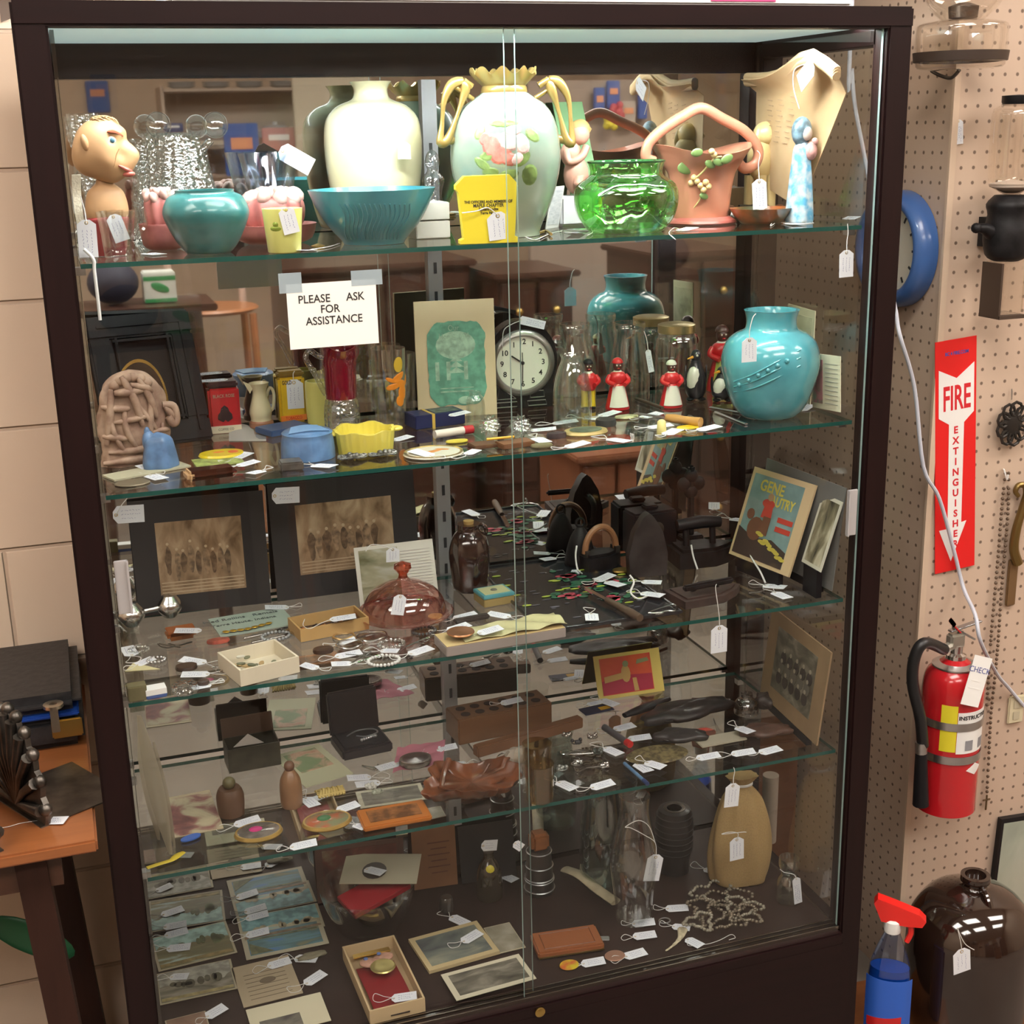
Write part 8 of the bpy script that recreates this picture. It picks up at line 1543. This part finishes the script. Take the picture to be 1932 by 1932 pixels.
# collapsible cup
t, p, pr = pot('telescoping_cup', 'dark stacked metal telescoping cup with bright rings', 'cup', 1018, [(27, 1684), (28, 1674), (27, 1655), (26, 1650), (25, 1630), (24, 1625), (23, 1605), (21, 1600)], M((.06, .055, .05), .35, .6, name='dark_metal'), 5, 1680, wall=0, k=1)
for y_, r__ in ((1672, 29), (1656, 28), (1652, 27.5), (1630, 26.5), (1604, 24)):
    z__ = zat(p.x, p.y, y_)-p.z; m = mpp(p); obj('ring', B().lathe([(r__*m-.001, z__-.0012), (r__*m+.0006, z__), (r__*m-.001, z__+.0012)], 32, cap=False), STEEL, t)
t.location = p
obj('wooden_cap', B().box((0, 0, pr[-1][1]+.016), (.034, .030, .034), bev=.006), M((.26, .10, .035), .4, nz=.2, nscale=40, name='orange_wood'), t)
t, p, pr = pot('perfume_bottle', 'small dark bottle with a yellow label and paper top, case floor centre', 'bottle', 924, [(22, 1698), (25, 1690), (24, 1650), (18, 1630), (10, 1618), (10, 1606)], M((.03, .024, .014), .12, coat=1, name='dark_amber_glass'), 5, 1690, wall=0)
b = B(); patch(b, p, pr, 925, 1628+12, 18, 14); obj('yellow_label', b, M((.55, .46, .03), .4, name='yellow_label'), t)
tagv((908, 1596), (938, 1594), ('Y', p.y-.014), 'standing on top of the small dark bottle', wide=.7)
t, p, pr = pot('glass_salve_jar', 'tiny dark glass jar left of the small dark bottle', 'jar', 843, [(13, 1722), (14, 1716), (13, 1698), (10, 1692)], M((.04, .035, .03), .15, coat=1, name='dark_glass'), 5, 1716, wall=0)
# bowl with red contents
t, p, pr = pot('clear_glass_bowl', 'clear glass bowl holding red and black cards, case floor back left', 'bowl', 697, [(48, 1748), (60, 1742), (76, 1712), (88, 1680), (90, 1668)], G((.90, .91, .90), .12, .02), 5, 1742, wall=.003)
m = mpp(p); o = obj('red_booklet', B().box((.0, 0, .052), (.115, .060, .010), rot=(R(8), R(-8), R(18)), bev=.001), M((.30, .012, .02), .5, name='crimson_cover'), loc=p+Vector((.010, -.008, .012))); tagit(o, 'dark red booklet lying in the clear glass bowl', 'booklet')
def exph(t, w, h, z1): obj('dark_figure', B().prism(circ(w*.16, 16, w*.42, h*.42, h*.28), z1, z1+.0004), M((.05, .045, .04), .5, name='dark_grey'), t, 0)
card('photo_postcard', 'cream photo card with a dark figure resting on the glass bowl', 'photo', (640, 1668), (786, 1668), (664, 1612), 5, bot=('Z', .088), top=('Z', .094), border=M((.42, .38, .28), .6, name='cream_photo_card'), th=.0012, extra=exph)
tag((685, 1638), (728, 1652), z=.096, desc='lying on the cream photo card over the glass bowl', string=False)
card('printed_paper', 'plain brown printed paper standing at the back of the case floor', 'paper', (782, 1680), (864, 1668), (770, 1568), 5, top=('Y', DY-.002), border=M((.24, .11, .05), .6, nz=.12, nscale=12, name='brown_paper'), th=.0015, extra=lambda t, w, h, z1: obj('printed_lines', (lambda b: [b.box((w*.6, h*(.25+.1*k), z1), (w*(.5 if k % 2 else .36), .0022, .0003)) for k in range(6)] and b)(B()), M((.14, .05, .03), .6, name='dark_brown_ink'), t, 0))
card('dark_print', 'dark reddish picture card standing at the back left of the case floor', 'picture', (600, 1705), (765, 1684), (592, 1600), 5, top=('Y', DY-.002), border=M((.10, .05, .04), .6, name='brown_border'), pic=PIC([(.05, .02, .02), (.14, .04, .03), (.20, .16, .10)], 20, 1, 1, 21), th=.002)
card('black_sleeve', 'black square sleeve standing behind the small dark bottle', 'sleeve', (872, 1668), (975, 1652), (868, 1560), 5, top=('Y', DY-.002), border=M((.012, .012, .013), .5, name='black_card'), th=.002)
# lens
t, p, pr = pot('black_lens', 'black ribbed camera lens standing at the back of the case floor', 'lens', 1271, [(26, 1652), (28, 1646), (29, 1615), (34, 1600), (36, 1560), (33, 1535), (30, 1526), (22, 1524)], M((.014, .014, .015), .4, coat=.2, name='black_metal'), 5, 1640, wall=0, k=1)
m = mpp(p)
for k in range(7): z__ = pr[3][1]+(pr[5][1]-pr[3][1])*k/6; obj('grip_ring', B().lathe([(rat(pr, z__)-.0005, z__-.001), (rat(pr, z__)+.0016, z__), (rat(pr, z__)-.0005, z__+.001)], 32, cap=False), M((.03, .03, .032), .5, name='black_rubber'), t)
zt = pr[-1][1]; obj('rim_ring', B().lathe([(.0135, zt-.001), (.0165, zt+.0015), (.020, zt+.001), (.0205, zt-.002)], 32, cap=False), GUN, t); obj('glass_front', B().lathe([(0, zt-.001), (.0135, zt)], 24), M((.005, .005, .008), .05, coat=1, name='lens_glass'), t)
# burlap bag
BUR = M((.36, .24, .10), .8, nz=.08, nscale=400, bump=.2, name='tan_canvas')
p = P(1394, None, 5, .20); z_ = lambda y: zat(p.x, p.y, y)-p.z; m = mpp(p)
t = thing('canvas_sack', 'tan canvas sack tied at the neck, right back of the case floor', 'sack', p, R(-10))
zz = min(z_(1470), .285)
obj('body', B().lathe(interp([(54*m, .001), (58*m, .02), (60*m, zz*.30), (54*m, zz*.55), (40*m, zz*.8), (20*m, zz*.93), (17*m, zz*.96), (30*m, zz*1.04)], 4), 72, fy=.62, mod=lambda r, z, a: (r*(1+.06*math.sin(5*a+z*18)+.05*math.sin(9*a)*(z/zz)), z)), BUR, t, 80)
obj('tie', B().lathe([(18*m, zz*.945), (21*m, zz*.95), (21*m, zz*.965), (18*m, zz*.97)], 32, fy=.7, cap=False), CORD, t)
tagv((1390, 1580), (1390, 1622), ('Y', .125), 'hanging low on the front of the canvas sack', wide=.62, string=[(1392, 1572), (1375, 1570), (1362, 1574), (1400, 1570), (1408, 1570)])
t, p, pr = pot('rolled_paper', 'pale rolled paper standing behind the canvas sack', 'paper roll', 1450, [(13, 1600), (14, 1590), (15, 1462)], M((.48, .38, .31), .6, name='pale_paper'), 5, None, Y=.30, wall=.002, k=1)
# glass chimney
t, p, pr = pot('oil_lamp_chimney', 'clear glass lamp chimney with a tag on a long cord, case floor', 'lamp chimney', 1196, [(34, 1712), (36, 1700), (42, 1660), (46, 1620), (36, 1570), (28, 1530), (30, 1500)], G(refl=.10), 5, None, Y=.15, wall=.002)
tagv((1238, 1612), (1228, 1662), ('Y', p.y-.03), 'hanging on a long cord beside the glass lamp chimney', wide=.6, string=[(1236, 1590), (1215, 1575), (1190, 1562), (1180, 1560), (1205, 1548), (1225, 1560), (1236, 1590)])
t, p, pr = pot('glass_vase', 'dim clear glass vase left of the lamp chimney at the back', 'vase', 1135, [(38, 1640), (42, 1632), (40, 1560), (34, 1500), (38, 1478)], G((.80, .86, .84), .12, .03), 5, None, Y=.28, wall=.003)
t, p, pr = pot('glass_medicine_bottle', 'small clear glass bottle with a tag near the right end of the case floor', 'bottle', 1486, [(19, 1706), (21, 1700), (21, 1665), (14, 1650), (16, 1640), (19, 1632), (19, 1618)], G((.88, .90, .88), .14, .03), 5, 1698, wall=.002)
tagv((1502, 1656), (1506, 1704), ('Y', p.y-.022), 'hanging beside the small clear bottle at the right end', wide=.30, string=[(1498, 1650), (1480, 1646), (1472, 1640)])
# rosary heap: individual chains
BRN = M((.17, .14, .10), .4, .4, name='tarnished_chain')
for k, (cx_, cy_, rx_, ph) in enumerate(((1345, 1690, 34, 0), (1372, 1705, 40, 1), (1340, 1722, 38, 2), (1400, 1716, 30, 3), (1362, 1738, 36, 4), (1408, 1732, 26, 5), (1320, 1745, 24, 6))):
    b = B(); n = 40; m = mpp(onZ(cx_, cy_, .01))
    for i in range(n):
        a = 2*PI*i/n; rr = rx_*m*(1+.25*math.sin(3*a+ph)+.12*math.sin(7*a+2*ph)); b.ell((math.cos(a)*rr, math.sin(a)*rr*1.0, .0035+.003*(1+math.sin(2*a+ph))), (.0034, .0030, .0028), 7)
    o = obj('bead_necklace', b, BRN if k % 3 else M((.22, .20, .15), .35, name='grey_brown_bead'), loc=onZ(cx_, cy_, SZ[5]+.0008+.003*k)); tagit(o, 'tangled grey-brown bead necklace in the heap on the right of the case floor', 'necklace', 'heap of bead necklaces')
o = obj('fur_charm', B().tube(smoothpath([onZ(x, y, SZ[5]+.006) for x, y in ((1288, 1752), (1284, 1768), (1272, 1782), (1256, 1794))], 5), [.008, .009, .008, .007, .006, .005, .004, .004, .003, .003, .003, .002, .002, .002, .002, .001], 8, flat=.5), M((.50, .44, .30), .8, nz=.3, nscale=120, name='ivory_feather')); tagit(o, 'small ivory feather fob before the necklace heap', 'charm')
disc('badge', 'round yellow and red badge at the front edge of the case floor', 'badge', 1074, 1822, 19, .003, M((.60, .48, .02), .3, coat=.5, nz=.6, nscale=60, c2=(.55, .12, .03), name='yellow_red_enamel'), 5, ry=.8)
disc('copper_token', 'plain copper-brown oval token at the front of the case floor', 'token', 1160, 1804, 20, .002, M((.34, .18, .12), .4, .3, name='copper'), 5, ry=.85)
bx('metal_case', 'flat grey metal case between the wallet and the tags on the case floor', 'case', (1128, 1776), (1150, 1776), .012, h=.003, mat=STEEL, s=5)
o = obj('key_ring', B().tube([(math.cos(a*PI/10)*.010, math.sin(a*PI/10)*.008, 0) for a in range(20)], .0012, 6, closed=True), STEEL, loc=onZ(1254, 1737, SZ[5]+.002)); tagit(o, 'small steel ring right of the two stacked tags on the case floor', 'ring')
for a in (((1190, 1744), (1238, 1742), 'upper of the two tags side by side left of the necklace heap', 0), ((1192, 1768), (1240, 1764), 'lower of the two tags side by side left of the necklace heap', 0), ((1254, 1715), (1300, 1714), 'lying left behind the necklace heap', 0), ((1268, 1748), (1302, 1752), 'lying under the ivory feather fob', 0), ((1296, 1772), (1324, 1788), 'with a long cord lying before the necklace heap', 0), ((1328, 1640), (1356, 1648), 'lying before the canvas sack', 0), ((1178, 1806), (1218, 1796), 'tied to the copper-brown token', 0), ((1092, 1820), (1146, 1814), 'tied to the yellow and red badge', 0),
          ((848, 1728), (884, 1746), 'lying below the tiny dark glass jar', 0), ((868, 1780), (910, 1758), 'lying on the cream bordered landscape picture', .0075), ((940, 1646), (976, 1666), 'lying right of the small dark bottle', 0), ((906, 1650), (885, 1656), 'lying left of the small dark bottle', 0), ((575, 1858), (612, 1836), 'lying right of the aged letterhead', 0), ((555, 1808), (600, 1812), 'tied to the small olive pouch by the letterhead', 0), ((735, 1885), (790, 1880), 'lying on the front end of the medal box', .020), ((300, 1668), (325, 1676), 'lying on the topmost postcard of the left column', .002), ((282, 1724), (325, 1714), 'lying on the second postcard of the left column', .002), ((288, 1796), (334, 1792), 'lying on the third postcard of the left column', .002), ((310, 1846), (345, 1846), 'lying on the lowest postcard of the left column', .002), ((445, 1690), (500, 1680), 'lying on the rust-red hills postcard', .002), ((462, 1766), (510, 1758), 'lying on the blue lake postcard', .002), ((505, 1824), (548, 1812), 'lying on the aged letterhead', .002), ((388, 1920), (425, 1900), 'lying at the bottom left before the postcards', 0), ((1205, 1560), (1180, 1520), 'lying behind the glass lamp chimney', 0)):
    tag(a[0], a[1], 5, a[2], lift=a[3], spts=[(1300, 1785), (1335, 1782), (1360, 1774), (1380, 1764), (1388, 1770), (1376, 1774)] if 'long cord' in a[2] else None)
pouch('small olive cloth pouch right of the blue lake postcard', 590, 1806, 28, .008, .004, .1, M((.20, .18, .12), .7, name='olive_cloth'), 5, 'cloth_pouch')
for y_ in (1592,): tagv((970, 1590), (985, 1600), ('Y', .10), 'dangling behind the metal telescoping cup', wide=.8)

# ------------------------------------------------------------------ keep everything inside the case clear of its glass and mirror
bpy.context.view_layer.update()
def wbounds(o):
    pts = [q.matrix_world @ v.co for q in [o]+list(o.children_recursive) if q.type == 'MESH' for v in q.data.vertices]
    return [min(p_[i] for p_ in pts) for i in range(3)], [max(p_[i] for p_ in pts) for i in range(3)]
for o in list(COL.objects):
    if o.parent or o.type not in ('MESH', 'EMPTY') or o.get('kind') or o.name.startswith(('display_case', 'glass_shelf', 'please_ask', 'extension_lead', 'white_box_lid')): continue
    try: mn, mx = wbounds(o)
    except ValueError: continue
    if mn[0] > -.1 and mx[0] < 1.25 and mn[1] > -.06 and mx[1] < .5 and mn[2] > -.05 and mx[2] < 1.5 and (mn[0]+mx[0])/2 > -.01 and (mn[0]+mx[0])/2 < 1.15:
        dx = max(0, .0078-mn[0])-max(0, mx[0]-1.1325); dy = max(0, (.0256 if mn[2] < .1 else .0197)-mn[1])-max(0, mx[1]-(D+.0025))
        if dx or dy: o.location.x += dx; o.location.y += dy
